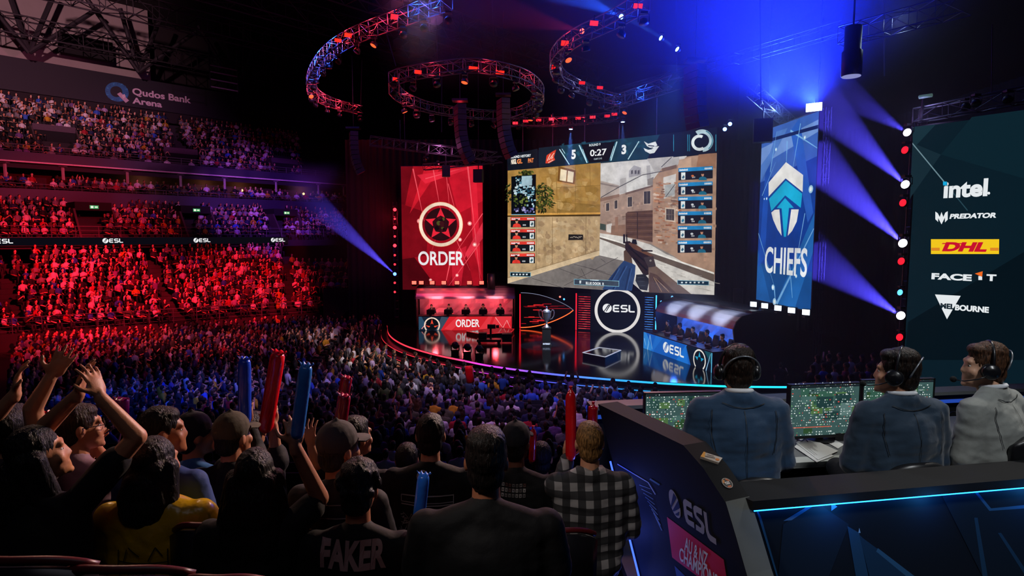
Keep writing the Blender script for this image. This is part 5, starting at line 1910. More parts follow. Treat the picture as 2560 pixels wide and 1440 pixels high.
a.build('side_print', INK, bt)
# glowing strip down the far edge of the side wall
m = MB()
e0, e1 = pxp(1532, 1152) - nin * .02, pxp(1604, 1440) - nin * .02
m.beam(e0, e1, .009, .009)
m.build('edge_light', glow('edge_blue', '#3a5cff', 2.5, True), bt)
for t in (.2, .6, 1.0):
    p = e0.lerp(e1, t) - nin * .10 + tdir * .05
    point(p, (.10, .16, 1), 2.2, .05, 'edge_glow')
# rear wall with its flat top, blue light line and printed panel
ZR = CZ - 1.36
r0, r1 = WZ(1882, 1253, ZR), WZ(2560, 1197, ZR)
rd = (r1 - r0).normalized()
rn = Vector((-rd.y, rd.x, 0))
r1 = r0 + rd * 3.2
q0, q1 = r0 + rn * .24, r1 + rn * .24
m = MB(); m.prism([r0, r1, q1, q0 - rd * .09], (0, 0, -.05)); m.build('counter_top', M_bt, bt)
rear = Art(r0 + Vector((0, 0, -1.2)) + rn * .05, rd, (0, 0, 1), eps=.002)
m = MB(); m.prism([rear.at((0, 0), -1), rear.at((3.2, 0), -1), rear.at((3.2, 1.14), -1), rear.at((0, 1.14), -1)], rn * .12); m.build('rear_wall', M_bt, bt)
b = rear
b.rect(0, 0, 3.2, 1.14, '#0a1626', 1)
b.conv = lambda x, y: (1480 + x * 1080 / 2560, 1040 + y * 400 / 948)
for p, c in (([(1130, 640), (1325, 505), (1400, 560), (1520, 640), (1400, 950), (1100, 948)], '#0f2238'), ([(1130, 620), (1325, 503), (1335, 515), (1180, 615)], '#46719c'), ([(1415, 508), (1450, 535), (1415, 560)], '#6f9cc8'),
             ([(1510, 650), (1580, 690), (1635, 948), (1560, 948)], '#1d4870'), ([(1575, 690), (1580, 660), (1588, 690)], '#8ab4dc'), ([(1580, 700), (1600, 720), (1910, 948), (1640, 948)], '#153a5c'), ([(1690, 780), (1910, 948), (1860, 948), (1680, 800)], '#2f6390'),
             ([(2050, 430), (2240, 415), (2350, 560), (2560, 530), (2560, 948), (2310, 948)], '#0d2034'), ([(2235, 415), (2250, 412), (2360, 545), (2560, 525), (2560, 545), (2350, 560)], '#2a5f8e'), ([(2260, 600), (2280, 600), (2340, 948), (2310, 948)], '#1b4468'), ([(2400, 690), (2420, 690), (2560, 900), (2560, 940)], '#1b4468'), ([(960, 520), (1000, 600), (1100, 948), (1090, 948)], '#2a5f8e')):
    b.poly(p, c, 2)
b.conv = None
b.build('rear_panel_print', INK, bt)
m = MB()
m.beam(r0 + Vector((0, 0, -.062)) + rn * .03, r1 + Vector((0, 0, -.062)) + rn * .03, .012, .014)
m.build('light_line', glow('line_blue', '#1f86ff', 7, True), bt)
for t in (.5, 1.1, 1.8, 2.6):
    point(r0 + rd * t + Vector((0, 0, -.10)) - rn * .06, (.05, .35, 1), .9, .04, 'line_glow')
# front wall of the booth with its lit inner rail
ZF = ZC - .27
f0, f1 = Vector((.66, 4.9, ZF)), Vector((5.4, 5.6, ZF))
fd = (f1 - f0).normalized(); fnn = Vector((-fd.y, fd.x, 0))
m = MB(); m.prism([f0, f1, f1 + fnn * .12, f0 + fnn * .12], (0, 0, -.9)); m.build('front_wall', M_bt, bt)
m = MB(); m.prism([f0 - fnn * .04 + Vector((0, 0, .003)), f1 - fnn * .04 + Vector((0, 0, .003)), f1 + fnn * .14 + Vector((0, 0, .003)), f0 + fnn * .14 + Vector((0, 0, .003))], (0, 0, .03)); m.build('front_rail', M_btg, bt)
m = MB(); m.beam(f0 - fnn * .05 + Vector((0, 0, -.05)), f1 - fnn * .05 + Vector((0, 0, -.05)), .012, .03); m.build('rail_light', glow('rail_blue', '#2f5fe0', .5, True), bt)
m = MB(); m.prism([Vector((.75, 2.9, BF)), Vector((5, 3.4, BF)), Vector((5.4, 5.5, BF)), Vector((.7, 4.9, BF))], (0, 0, -.06)); m.build('booth_floor', M_floor, bt)

# table
ZT = CZ - 1.57
tb = empty('casting_table', (2.3, 4.1, BF), 'grey topped casting table with white front edge behind the rear wall', 'table')
t0, t1 = Vector((1.2, 3.95, ZT)), Vector((5.0, 4.45, ZT))
td = (t1 - t0).normalized(); tn = Vector((-td.y, td.x, 0))
m = MB(); m.prism([t0, t1, t1 + tn * .85, t0 + tn * .8], (0, 0, -.035)); m.build('table_top', mat('table_grey', '#6e7072', .5, var=.1), tb)
m = MB(); m.prism([t0 + Vector((0, 0, .002)), t1 + Vector((0, 0, .002)), t1 + tn * .1 + Vector((0, 0, .002)), t0 + tn * .1 + Vector((0, 0, .002))], (0, 0, -.04)); m.build('front_edge', mat('pale_laminate', '#b9bdb9', .45, var=.08), tb)
for s_ in (.1, 1.2, 2.3, 3.4):
    for n_ in (.15, .75):
        m = MB(); p = t0 + td * s_ + tn * n_; m.beam(p + Vector((0, 0, -.035)), Vector((p.x, p.y, BF)), .05, .05); m.build('leg', M_dark, tb)

# monitors
def monitor(x0, x1, ytop, ybot, d0, d1, label, seed):
    d0, d1 = d0 + .25, d1 + .25
    p, q = W(x0, ytop, d0), W(x1, ytop, d1)
    q.z = p.z
    z0 = W(x0, ybot, d0).z
    u = (q - p); u.z = 0
    wd = u.length; h = p.z - z0
    e = empty('monitor', (p + q) / 2 * 1, label, 'monitor', 'casters\' monitors')
    e.location.z = ZT
    A = Art((p.x, p.y, z0), u, (0, 0, 1), eps=.0012)
    A.rect(.012, .02, wd - .012, h - .012, '#3a5553', 1)
    g = random.Random(seed)
    for i in range(16):
        x, z = g.uniform(.02, wd * .8), g.uniform(.03, h * .8)
        A.rect(x, z, min(wd - .015, x + g.uniform(.04, .14)), min(h - .016, z + g.uniform(.03, .1)), g.choice(['#2c4a46', '#44645f', '#33584a', '#4a6a40', '#2d4a2e', '#56726f', '#203a3a']), 2)
    rows = int(h / .019)
    for r in range(rows):
        if g.random() < .12: continue
        z = .025 + r * .019
        x = .02
        while x < wd - .04:
            if g.random() < .60:
                c = g.choice(['#e8efe9', '#cfdcd6', '#a8beb6', '#e8efe9', '#14201e', '#6fae62', '#c8483f'] if g.random() < .5 else ['#dfe8e4', '#b5c6bf'])
                A.rect(x, z, x + g.uniform(.004, .013), z + g.uniform(.004, .010), c, 3)
            x += g.uniform(.012, .03)
    A.rect(.014, h * .2, wd * .6, h * .215, '#c85a46', 4)
    A.rect(.014, h - .03, wd - .014, h - .013, '#1a2228', 3)
    A.build('screen', MONITOR, e)
    n_ = A.N
    b = MB(); b.prism([A.at((0, 0), -.5), A.at((wd, 0), -.5), A.at((wd, h), -.5), A.at((0, h), -.5)], -n_ * .035)
    for k in ((0, 0, wd, .018), (0, h - .011, wd, h), (0, 0, .011, h), (wd - .011, 0, wd, h)):
        b.prism([A.at((k[0], k[1]), -.5), A.at((k[2], k[1]), -.5), A.at((k[2], k[3]), -.5), A.at((k[0], k[3]), -.5)], n_ * .008)
    b.build('bezel', M_case, e)
    c = A.at((wd / 2, 0), 0) - n_ * .05
    b = MB(); b.beam((c.x, c.y, ZT + .01), (c.x, c.y, z0 + h * .4), .05, .03, up=(0, 1, 0)); b.build('stand', M_case, e)
    b = MB(); b.lathe((c.x, c.y, ZT), [(.11, 0), (.11, .012), (.04, .02)], 20); b.build('foot', M_case, e)
monitor(1611, 1806, 982, 1112, 4.25, 4.3, 'casting monitor full of small statistics, left of the nearest navy suit', 1)
monitor(1974, 2152, 962, 1098, 4.2, 4.28, 'casting monitor full of small statistics, between the two navy suits', 2)
monitor(2156, 2337, 950, 1076, 4.36, 4.42, 'casting monitor full of small statistics, behind the headset man in navy', 3)

# the three casters
def caster(px, py, d, yaw, label, skin, hair, suit, hy, hstyle='tidy', wide=1.03, lean=.12, girth=1.05, arms=None, **kw):
    return hero(px, py, d, yaw, label, skin, hair, hstyle, suit, lean=lean, hy=hy, wide=wide, girth=girth, sleeve=1.96, jacket=True, collar='d9dce2', voxel=.007, hvox=.006, cat='person', nk=.158, scale=1.14, eyes=True, arms=arms, **kw)
suitm = lambda n, h: mat(n, h, .75, spec=.3, var=.14, scale=40, bump=.22, bscale=16, sheen=.25)
q1, ps1 = caster(1842, 925, 3.7, -.05, 'man in navy suit with black headset, seen straight from behind', 'b57a5c', '20150f', '1d3550', .0, shirt_mat=suitm('navy_suiting', '#1d3a58'))
q2, ps2 = caster(2240, 932, 3.74, .12, 'man in dark blue suit with headset, face turned left', 'c98f70', '1d130e', '1b2c3d', .75, shirt_mat=suitm('dark_blue_suiting', '#1f3448'))
q3, ps3 = caster(2458, 916, 3.86, .5, 'man in light grey suit with headset, in left profile', 'd6a385', '4a3020', '8f8f88', .75, shirt_mat=suitm('grey_suiting', '#8d908c'), lean=.16)
def seams(a):
    a.line((0, .50), (.002, .0), .003, '#0d1218', 1)
    for k in (-1, 1):
        P = [(k * .165, .50), (k * .172, .44), (k * .168, .36), (k * .15, .28)]
        for p, q in zip(P, P[1:]): a.line(p, q, .004, '#0d1218', 1)
    P = [(-.11, .535), (-.05, .515), (0, .51), (.05, .515), (.11, .535)]
    for p, q in zip(P, P[1:]): a.line(p, q, .004, '#0d1218', 1)
for q_, p_ in ((q1, ps1), (q2, ps2), (q3, ps3)):
    print_on(q_, 'jacket_seams', seams, p_, 0)
def headset(body, ps, label, mic=True, side=-1):
    Mx = wmat(body)
    f = lambda x, y, z: Mx @ H_(ps, x, y, z)
    e = empty('headset', f(0, 0, .1), label, 'headset', 'casters\' headsets')
    hl = 'headset_black'
    mb = MB(); mb.tube([f(.098 * math.sin(t), -.012 - .01 * math.cos(t), .02 + .128 * math.cos(t)) for t in [-1.7 + 3.4 * i / 20 for i in range(21)]], .0085, 8)
    mb.build('headband', mat(hl, '#15161a', .3, spec=.6, var=.1), e, True)
    mb = MB(); mb.tube([f(.098 * math.sin(t), -.075 - .045 * math.cos(t), .0 + .10 * math.cos(t)) for t in [-1.55 + 3.1 * i / 20 for i in range(21)]], .005, 8)
    mb.build('rear_strap', mat('headset_grey', '#7d8288', .3, .5, var=.1), e, True)
    for k in (-1, 1):
        ax = (Mx.to_3x3() @ ps.hrot) @ Vector((k, 0, 0))
        c = f(k * .082, -.004, -.012)
        MB().lathe(c, [(.04, -.004), (.05, .004), (.05, .024), (.043, .034), (.036, .036), (.03, .044), (.012, .046)], 24, ax).build('ear_cup', mat(hl, '#15161a'), e, True)
        MB().lathe(c, [(.047, -.014), (.052, -.006), (.047, .002)], 24, ax).build('ear_pad', mat('headset_pad', '#0c0c0e', .7), e, True)
    if mic:
        k = side
        MB().tube([f(k * .11, .01, -.03), f(k * .108, .06, -.055), f(k * .085, .115, -.075), f(k * .05, .145, -.078)], .004, 6).build('mic_boom', mat(hl, '#15161a'), e, True)
        MB().ball(f(k * .035, .152, -.078), (.02, .02, .02), 12, 8).build('mic_foam', mat('foam_black', '#0b0b0d', .95, bump=.4, bscale=300), e, True)
headset(q1, ps1, 'black over-ear headset on the man seen straight from behind')
headset(q2, ps2, 'black headset with foam microphone on the man in dark blue')
headset(q3, ps3, 'black headset with foam microphone on the man in grey')

# chairs behind the casters
def chair(px, py, d, yaw, w_, label):
    c = W(px, py, d)
    e = empty('office_chair', (c.x, c.y + .2, BF), label, 'chair', 'casters\' chairs', yaw)
    Mx = wmat(e)
    f = lambda x, y, z: Mx @ Vector((x, y, z))
    zt = c.z - BF
    m = MB()
    n = 12
    vs, fs = [], []
    for j in range(6):
        for i in range(n + 1):
            t = -1 + 2 * i / n
            vs.append(f(t * w_ / 2 * (1 - .08 * (j == 0)), -.2 + .08 * t * t + .03 * (j / 5), zt - .10 * abs(t) ** 3 * (j == 0) - .09 * j))
    for j in range(5):
        for i in range(n):
            k = j * (n + 1) + i
            fs.append((k, k + n + 1, k + n + 2, k + 1))
    m.add(vs, fs)
    o = m.build('backrest', mat('chair_leather', '#17181b', .35, spec=.6, var=.2), e, True)
    sd = o.modifiers.new('t', 'SOLIDIFY'); sd.thickness = .07; sd.offset = 0
    sb = o.modifiers.new('b', 'SUBSURF'); sb.levels = sb.render_levels = 1
    m = MB(); m.box(f(0, .1, .46), (w_ * .95, .48, .09), yawm(yaw)); m.build('seat', mat('chair_leather', '#17181b'), e)
    m = MB(); m.tube([f(0, .1, .42), f(0, .1, .08)], .03, 10); m.build('gas_post', M_dark, e)
    for k in range(5):
        t = 2 * PI * k / 5
        m = MB(); m.beam(f(0, .1, .09), f(.28 * math.cos(t), .1 + .28 * math.sin(t), .06), .05, .035)
        m.ball(f(.28 * math.cos(t), .1 + .28 * math.sin(t), .03), .03, 8, 6); m.build('foot', M_dark, e)
    m = MB(); m.beam(f(0, -.16, zt - .45), f(0, .05, .42), .06, .03, up=(1, 0, 0)); m.build('back_support', M_dark, e)
chair(2300, 1155, 3.5, .12, .46, 'black chair back low behind the dark blue suit')
chair(1905, 1192, 3.45, -.05, .42, 'black chair back low behind the nearest navy suit')
chair(2600, 1075, 3.6, .4, .5, 'black leather chair back at the right frame edge behind the grey suit')

# things lying on the table and walls
def flat_thing(name, label, cat, pts, z, th, mtl, group=None, art=None):
    P = [WZ(x, y, z) for x, y in pts]
    c = sum(P, Vector()) / len(P)
    e = empty(name, c, label, cat, group)
    MB().prism(P, (0, 0, th)).build('sheet' if 'paper' in name else 'body', mtl, e)
    return e, P
M_paper = mat('white_paper', '#d5d6d4', .8, var=.05)
for i, (pts, lab) in enumerate((
        (((1990, 1108), (2010, 1088), (2096, 1128), (2045, 1150)), 'printed sheet of notes lying uppermost on the casting table'),
        (((1986, 1118), (2004, 1096), (2085, 1140), (2042, 1156)), 'printed sheet lying under the uppermost notes'),
        (((2030, 1085), (2050, 1080), (2110, 1112), (2095, 1122)), 'pale sheet half hidden by the dark blue suit'))):
    e, P = flat_thing('paper_sheet', lab, 'paper', pts, ZT + .003 + .003 * (2 - i), .002, M_paper, 'sheets on the casting table')
    if i == 0:
        A = Art(P[0] + Vector((0, 0, .0025)), P[3] - P[0], P[1] - P[0], .0006)
        A.N = Vector((0, 0, 1))
        L1, L2 = (P[3] - P[0]).length, (P[1] - P[0]).length
        Uv, Vv = A.U, A.V
        for r in range(12):
            v = L2 * (.12 + .065 * r)
            A.rect(L1 * .1, v, L1 * random.Random(r).uniform(.45, .9), v + L2 * .02, '#4a4a4c', 1)
        A.build('printed_lines', INK, e)
e = empty('audio_mixer', WZ(2100, 1098, ZT), 'small black audio box with cables beside the dark blue sleeve', 'audio box')
c = WZ(2103, 1096, ZT)
MB().box(c + Vector((0, 0, .03)), (.16, .12, .06)).build('body', M_case, e)
for k in range(4):
    MB().lathe(c + Vector((-.05 + .033 * k, 0, .06)), [(.012, 0), (.01, .018)], 10).build('knob', M_rail, e)
for k, (pts, lab) in enumerate(((((2360, 1040), (2385, 1030), (2420, 1038), (2436, 1030)), 'looped black cable left of the grey suit'), (((1990, 1095), (2003, 1104), (2012, 1098), (2020, 1106)), 'short black cable beside the notes'))):
    P = [WZ(x, y, ZT + .008) for x, y in pts]
    o = MB().tube(spline([p for p in P], 6), .006, 6).build('cable', M_case, None, True)
    tag(o, lab, 'cable')
e, P = flat_thing('paper_sheet', 'white pad under the grey suit\'s hands', 'paper', ((2372, 1098), (2395, 1090), (2425, 1100), (2400, 1112)), ZT + .004, .01, M_paper, 'sheets on the casting table')
# snack bar and round disc lying on the side wall's top
def on_slope(x, y):
    """point on the top face of the side wall under a pixel"""
    best = None
    for p, q in zip(prof[0:5], prof[1:6]):
        n_ = (q - p).cross(nin).normalized()
        r = ray(x, y); e_ = Vector((0, 0, CZ))
        dn = r.dot(n_)
        if abs(dn) < 1e-6: continue
        t = (p - e_).dot(n_) / dn
        h = e_ + r * t
        s_ = (h - p).dot((q - p).normalized())
        if -.002 <= s_ <= (q - p).length + .002:
            return h, (n_ if n_.z > 0 else -n_)
    return WZ(x, y, ZC), Vector((0, 0, 1))
P = [on_slope(*p) for p in ((1749, 1147), (1757, 1135), (1804, 1150), (1795, 1162))]
n_ = P[1][1]
pp = [h + n_ * .002 for h, _ in P]
e = empty('snack_bar', pp[0], 'white and orange wrapped snack bar on the booth side wall', 'snack bar')
MB().prism(pp, n_ * .014).build('wrapper', mat('wrapper_white', '#b8aea2', .35, var=.15), e)
A = Art(pp[0] + n_ * .0155, pp[3] - pp[0], pp[1] - pp[0], .0004); A.N = n_
l1, l2 = (pp[3] - pp[0]).length, (pp[1] - pp[0]).length
A.poly([(0, 0), (l1 * .22, 0), (l1 * .1, l2), (0, l2)], '#d99a3c', 1)
A.line((l1 * .2, l2 * .3), (l1 * .7, l2 * .5), l2 * .12, '#4a4642', 2); A.line((l1 * .25, l2 * .65), (l1 * .6, l2 * .75), l2 * .1, '#4a4642', 2); A.disc((l1 * .85, l2 * .4), l2 * .2, '#d07a30', 2)
A.build('wrapper_print', INK, e)
h, n_ = on_slope(1817, 1209)
e = empty('round_badge', h, 'round black and orange badge stuck on the booth side wall', 'badge')
MB().lathe(h + n_ * .001, [(.032, 0), (.032, .004)], 28, n_).build('disc', M_case, e)
A = Art(h + n_ * .0055, nin, n_.cross(nin), .0005); A.N = n_
A.ring((0, 0), .030, .002, '#cfc8c0', 1, 30)
A.ring((0, 0), .026, .01, '#c8673a', 1, 16, .4, 1.5); A.ring((0, 0), .026, .01, '#d08a4a', 1, 16, 2, 3); A.ring((0, 0), .026, .01, '#c8673a', 1, 16, 4.2, 5.3)
A.rect(-.014, -.008, .014, .008, '#d8d5d0', 2); A.line((-.009, -.003), (-.002, .003), .003, '#2a2a2c', 3); A.line((.002, .003), (.009, -.003), .003, '#2a2a2c', 3)
A.build('print', INK, e)

# ================================================================ players at the desks
def player_set(f, L, n, team, sh, faces):
    for i in range(n):
        a = .8 + i * (L - 1.6) / (n - 1)
        pos = ['farthest', 'second farthest', 'middle', 'second nearest', 'nearest'][i] if team == 'blue' else ['leftmost', 'second from left', 'middle', 'second from right', 'rightmost'][i]
        ps = Pose(.25, random.Random(i).uniform(-.3, .3), -.1)
        base = f(a, 1.32, .80)
        yaw = math.atan2(f.v.y, f.v.x) + PI / 2
        for k in (-1, 1):
            e, h = ps.arms[k][0] + Vector((0, .05, .02)), Vector((k * .16, .42, .20))
            ps.arms[k] = (e, h, Vector((0, 1, -.1)), Vector((0, 0, -1)), .4)
        sk = SK[i % 4]
        person('person', ps, base, yaw, 'player in dark team shirt at the %s desk, %s of five' % (team, pos), sk, '15100e', ['short', 'tidy', 'short', 'curly', 'tidy'][i], sh, scale=1.12, voxel=.014, hvox=.012, group='players at the %s desk' % team)
        # gaming chair
        e = empty('gaming_chair', f(a, 1.45, .06), 'black high backed chair behind the %s player, %s desk' % (pos, team), 'chair', 'gaming chairs at the %s desk' % team)
        m = MB(); m.prism([f(a - .25, 1.55, .7), f(a + .25, 1.55, .7), f(a + .27, 1.62, 1.0), f(a + .18, 1.66, 1.42), f(a - .18, 1.66, 1.42), f(a - .27, 1.62, 1.0)], f.v * .09); m.build('backrest', mat('chair_green_black', '#1a1d1a', .5), e)
        m = MB(); m.prism([f(a - .12, 1.6, 1.26), f(a + .12, 1.6, 1.26), f(a + .12, 1.6, 1.4), f(a - .12, 1.6, 1.4)], f.v * .03); m.build('head_pillow', mat('pillow_lime', '#7d8f2a' if team == 'blue' else '#2a2a2e', .7), e)
        m = MB(); m.prism([f(a - .25, 1.1, .6), f(a + .25, 1.1, .6), f(a + .25, 1.62, .6), f(a - .25, 1.62, .6)], (0, 0, .09)); m.build('seat', mat('chair_green_black', '#1a1d1a'), e)
        m = MB(); m.tube([f(a, 1.38, .61), f(a, 1.38, .12)], .03, 8); m.build('gas_post', M_dark, e)
        m = MB(); m.lathe(f(a, 1.38, .06), [(.28, 0), (.26, .04), (.05, .07)], 10); m.build('base', M_dark, e)
        # monitor seen from behind
        dz = 1.03
        mo = empty('player_monitor', f(a, .3, dz), 'black monitor back on the %s desk, %s of five' % (team, pos), 'monitor', 'monitors on the %s desk' % team)
        hh_ = .36 if team == 'red' else .14
        m = MB(); m.prism([f(a - .28, .30, dz + .04), f(a + .28, .30, dz + .04), f(a + .28, .30, dz + .04 + hh_), f(a - .28, .30, dz + .04 + hh_)], f.v * .04); m.build('housing', M_case, mo)
        m = MB(); m.prism([f(a - .26, .342, dz + .06), f(a + .26, .342, dz + .06), f(a + .26, .342, dz + .02 + hh_), f(a - .26, .342, dz + .02 + hh_)], f.v * .004); m.build('screen', glow('player_screen', '#9fb4d0', 1.5, True), mo)
        m = MB(); m.prism([f(a - .1, .22, dz), f(a + .1, .22, dz), f(a + .1, .4, dz), f(a - .1, .4, dz)], (0, 0, .04)); m.build('foot', M_case, mo)
        point(f(a, .7, 1.6), (1, .9, .88), 3 if team == 'red' else 4, .5, 'screen_glow')
player_set(fo, 6.55, 5, 'red', '1c1a20', True)
player_set(fc, Lc, 5, 'blue', '15171d', True)

# ================================================================ tiered stands on the left
M_tier = mat('tier_concrete', '#1f1c20', .8, var=.25, scale=2)
# front line of the lowest bowl follows the rail
LP0, LP1 = WZ(-160, 806, CZ - 5.3), WZ(808, 750, CZ - 5.3)
LP0, LP1 = Vector((LP0.x, LP0.y, 0)), Vector((LP1.x, LP1.y, 0))
a_ = WZ(0, 797, CZ - 5.3); b_ = WZ(808, 750, CZ - 5.3)
dr = (b_ - a_); dr.z = 0
LP0 = Vector((a_.x, a_.y, 0)) - dr * .2
LP1 = Vector((b_.x, b_.y, 0))
def low(t, r):
    """lower bowl: t along, r 0..1 from rail to ribbon"""
    p = LP0.lerp(LP1, t)
    q0, q1 = SP(s_of(-150, 57), 57, 0), SP(s_of(722, 57), 57, 0)
    q = q0.lerp(q1, t)
    return p.lerp(q, r)
NLOW = 14
zlow = lambda k: CZ - 6.35 + k * (4.35 / (NLOW - 1))
m = MB()
for k in range(NLOW):
    z = zlow(k)
    r0_, r1_ = k / NLOW, (k + 1) / NLOW
    a0, a1, b0, b1 = low(-.05, r0_), low(1.0, r0_), low(-.05, r1_), low(1.0, r1_)
    for p, q, zz in ((a0, a1, z),):
        zp = zlow(k - 1) if k else 0
        m.quad((p.x, p.y, zp), (q.x, q.y, zp), (q.x, q.y, z), (p.x, p.y, z))
    m.quad((a0.x, a0.y, z), (a1.x, a1.y, z), (b1.x, b1.y, z), (b0.x, b0.y, z))
    m.quad((a1.x, a1.y, 0), (b1.x, b1.y, 0), (b1.x, b1.y, z), (a1.x, a1.y, z))
struct(m, 'floor_lower_bowl', M_tier)
def tier(name, nd0, nd1, z0, z1, n, pxe):
    m = MB()
    for k in range(n):
        z = z0 + (z1 - z0) * k / (n - 1)
        zp = z0 + (z1 - z0) * (k - 1) / (n - 1) if k else z0 - .6
        d0, d1 = nd0 + (nd1 - nd0) * k / n, nd0 + (nd1 - nd0) * (k + 1) / n
        s1 = s_of(pxe, d0)
        m.quad(SP(S0, d0, zp), SP(s1, d0, zp), SP(s1, d0, z), SP(S0, d0, z))
        m.quad(SP(S0, d0, z), SP(s1, d0, z), SP(s1, d1, z), SP(S0, d1, z))
    struct(m, name, M_tier)
    return lambda k: (nd0 + (nd1 - nd0) * (k + .5) / n, z0 + (z1 - z0) * k / (n - 1))
mid = tier('floor_middle_tier', 57.3, 63.6, CZ - .35, CZ + 2.0, 6, 905)
suite = tier('floor_suite_tier', 64.2, 67.2, CZ + 3.7, CZ + 4.1, 2, 985)
upp = tier('floor_upper_tier', 64.6, 76.5, CZ + 6.3, CZ + 12.6, 12, 900)
# bands between the tiers
def band(name, nd, z0, z1, m_, pxe, th=.25):
    s1 = s_of(pxe, nd)
    return struct(MB().prism([SP(S0, nd, z0), SP(s1, nd, z0), SP(s1, nd, z1), SP(S0, nd, z1)], N2 * th), name, m_)
band('wall_ribbon_backing', 57.0, CZ - .75, CZ - .05, M_black, 722)
band('wall_suite_front', 63.9, CZ + 2.2, CZ + 3.95, M_fascia, 985)
band('wall_upper_front', 64.0, CZ + 6.2, CZ + 7.0, M_fascia, 990)
struct(MB().prism([SP(S0, 64.0, CZ + 6.12), SP(s_of(990, 64), 64.0, CZ + 6.12), SP(s_of(990, 64), 64.0, CZ + 6.22), SP(S0, 64.0, CZ + 6.22)], N2 * 4.5), 'ceiling_suite', mat('white_soffit', '#b9b0b0', .7))
band('wall_suite_back', 68.2, CZ + 3.7, CZ + 6.2, mat('suite_curtain', '#3a1a1e', .9, var=.4, scale=3), 985)
band('trim_white_edge', 63.95, CZ + 6.13, CZ + 6.24, mat('white_edge', '#cfc4c8', .6), 990, .04)
band('wall_upper_back', 76.7, CZ + 13.0, CZ + 17.2, mat('dark_upper_wall', '#1d171d', .9), 760)
# naming sign
q0, q1 = s_of(-30, 76.4), s_of(610, 76.4)
sg = empty('arena_name_sign', SP((q0 + q1) / 2, 76.4, CZ + 14), 'long navy arena name sign with a blue ring above the upper tier', 'sign')
p0 = SP(q0, 76.4, CZ + 14.2)
MB().prism([p0, SP(q1, 76.4, CZ + 14.2), SP(q1, 76.4, CZ + 17.4), SP(q0, 76.4, CZ + 17.4)], N2 * .2).build('board', mat('sign_navy', '#0c0c1c', .7, var=.1), sg)
A = Art(p0 - N2 * .01, T2, (0, 0, 1), eps=.01)
A.conv = lambda x, y: (x * 860 / 2560, y * 860 / 2560)
def blob(cx, cy_, rx, ry, col, ly, rot):
    A.poly([(cx + rx * math.cos(t) * math.cos(rot) - ry * math.sin(t) * math.sin(rot), cy_ + rx * math.cos(t) * math.sin(rot) + ry * math.sin(t) * math.cos(rot)) for t in [2 * PI * i / 30 for i in range(30)]], col, ly)
blob(870, 684, 90, 70, '#1d5f94', 1, .35)
for k in range(16):
    t = 2 * PI * k / 16
    A.poly([(870 + 62 * math.cos(t), 684 + 52 * math.sin(t)), (870 + 84 * math.cos(t), 684 + 68 * math.sin(t)), (870 + 84 * math.cos(t + .2), 684 + 68 * math.sin(t + .2))], '#2f7fb4' if k % 2 else '#175080', 2)
blob(865, 682, 46, 40, '#0c0c1c', 3, .35)
A.poly([(870, 700), (895, 686), (960, 748), (935, 766)], '#b9a2b4', 4)
A.poly([(905, 712), (925, 700), (935, 720), (915, 735)], '#d3c0cc', 5)
def sgt(t, x, y, x2, y2, hp, bold):
    (u, v), (u2, v2) = A.px(*A.conv(x, y)), A.px(*A.conv(x2, y2))
    h = A.px(*A.conv(x, y - hp))[1] - v
    A.text(t, u, v, h, '#c9b7c6', 4, bold, 1, u2 - u)
sgt('Qudos Bank', 985, 702, 1420, 760, 48, .03)
sgt('Arena', 985, 768, 1205, 795, 44, .03)
A.build('lettering', INK, sg)
# ribbon display with three marks
rb_ = empty('ribbon_display', SP(0, 56.9, CZ - .7), 'long black ribbon display with small white marks along the middle tier', 'ribbon display')
s0_, s1_ = s_of(-150, 56.9), s_of(722, 56.9)
A = Art(SP(s0_, 56.9, CZ - .68), T2, (0, 0, 1), eps=.01)
A.rect(0, 0, s1_ - s0_, .6, '#0b0a12', 1)
for x in (-28, 259, 486, 679):
    esl(A, s_of(x, 56.9) - s0_, .17, .33, '#f2f2f5', '#0b0a12', 2)
A.build('display', DISPLAY_DIM, rb_)
MB().prism([SP(s0_, 56.92, CZ - .7), SP(s1_, 56.92, CZ - .7), SP(s1_, 56.92, CZ - .06), SP(s0_, 56.92, CZ - .06)], N2 * .06).build('housing', M_case, rb_)

# rails
def rail(fn, n, h, label, bars=2, r=.028):
    pts = [Vector(fn(i / n)) for i in range(n + 1)]
    e = empty('guard_rail', pts[n // 2], label, 'rail', 'guard rails of the stands')
    for j in range(bars + 1):
        m = MB(); m.tube([p + Vector((0, 0, h * (1 - j / (bars + .6)))) for p in pts], r if j == 0 else r * .6, 5)
        m.build('handrail' if j == 0 else 'crossbar', M_rail, e)
    for p in pts:
        m = MB(); m.beam(p, p + Vector((0, 0, h)), .05, .03); m.build('post', M_rail, e)
rail(lambda t: (lambda p: (p.x, p.y, zlow(0)))(low(t * .985 + .005, .004)), 16, 1.05, 'steel guard rail along the foot of the lower bowl', 3)
rail(lambda t: SP(S0 + (s_of(905, 57.2) - S0) * t, 57.2, CZ - .05), 22, .85, 'steel guard rail above the black ribbon display', 2)
rail(lambda t: SP(S0 + (s_of(980, 64.05) - S0) * t, 64.05, CZ + 3.95), 22, .45, 'steel guard rail in front of the suites', 1)
rail(lambda t: SP(S0 + (s_of(985, 64.1) - S0) * t, 64.1, CZ + 7.0), 24, .6, 'steel guard rail along the upper tier', 2)
# stair rows beside the last lower section
sd_ = empty('stair_flight', WZ(745, 830, 0), 'dark stair flight with lit nosings at the end of the lower bowl', 'stairs')
for k in range(6):
    p, q = WZ(690, 822 - k * 7, .15 + k * .18), WZ(792, 812 - k * 7, .15 + k * .18)
    d_ = Vector((0, .32, 0))
    m = MB(); m.prism([p, q, q + d_ * 1.2, p + d_ * 1.2], (0, 0, -.16)); m.build('step', mat('stair_tread', '#4a3338', .6), sd_)
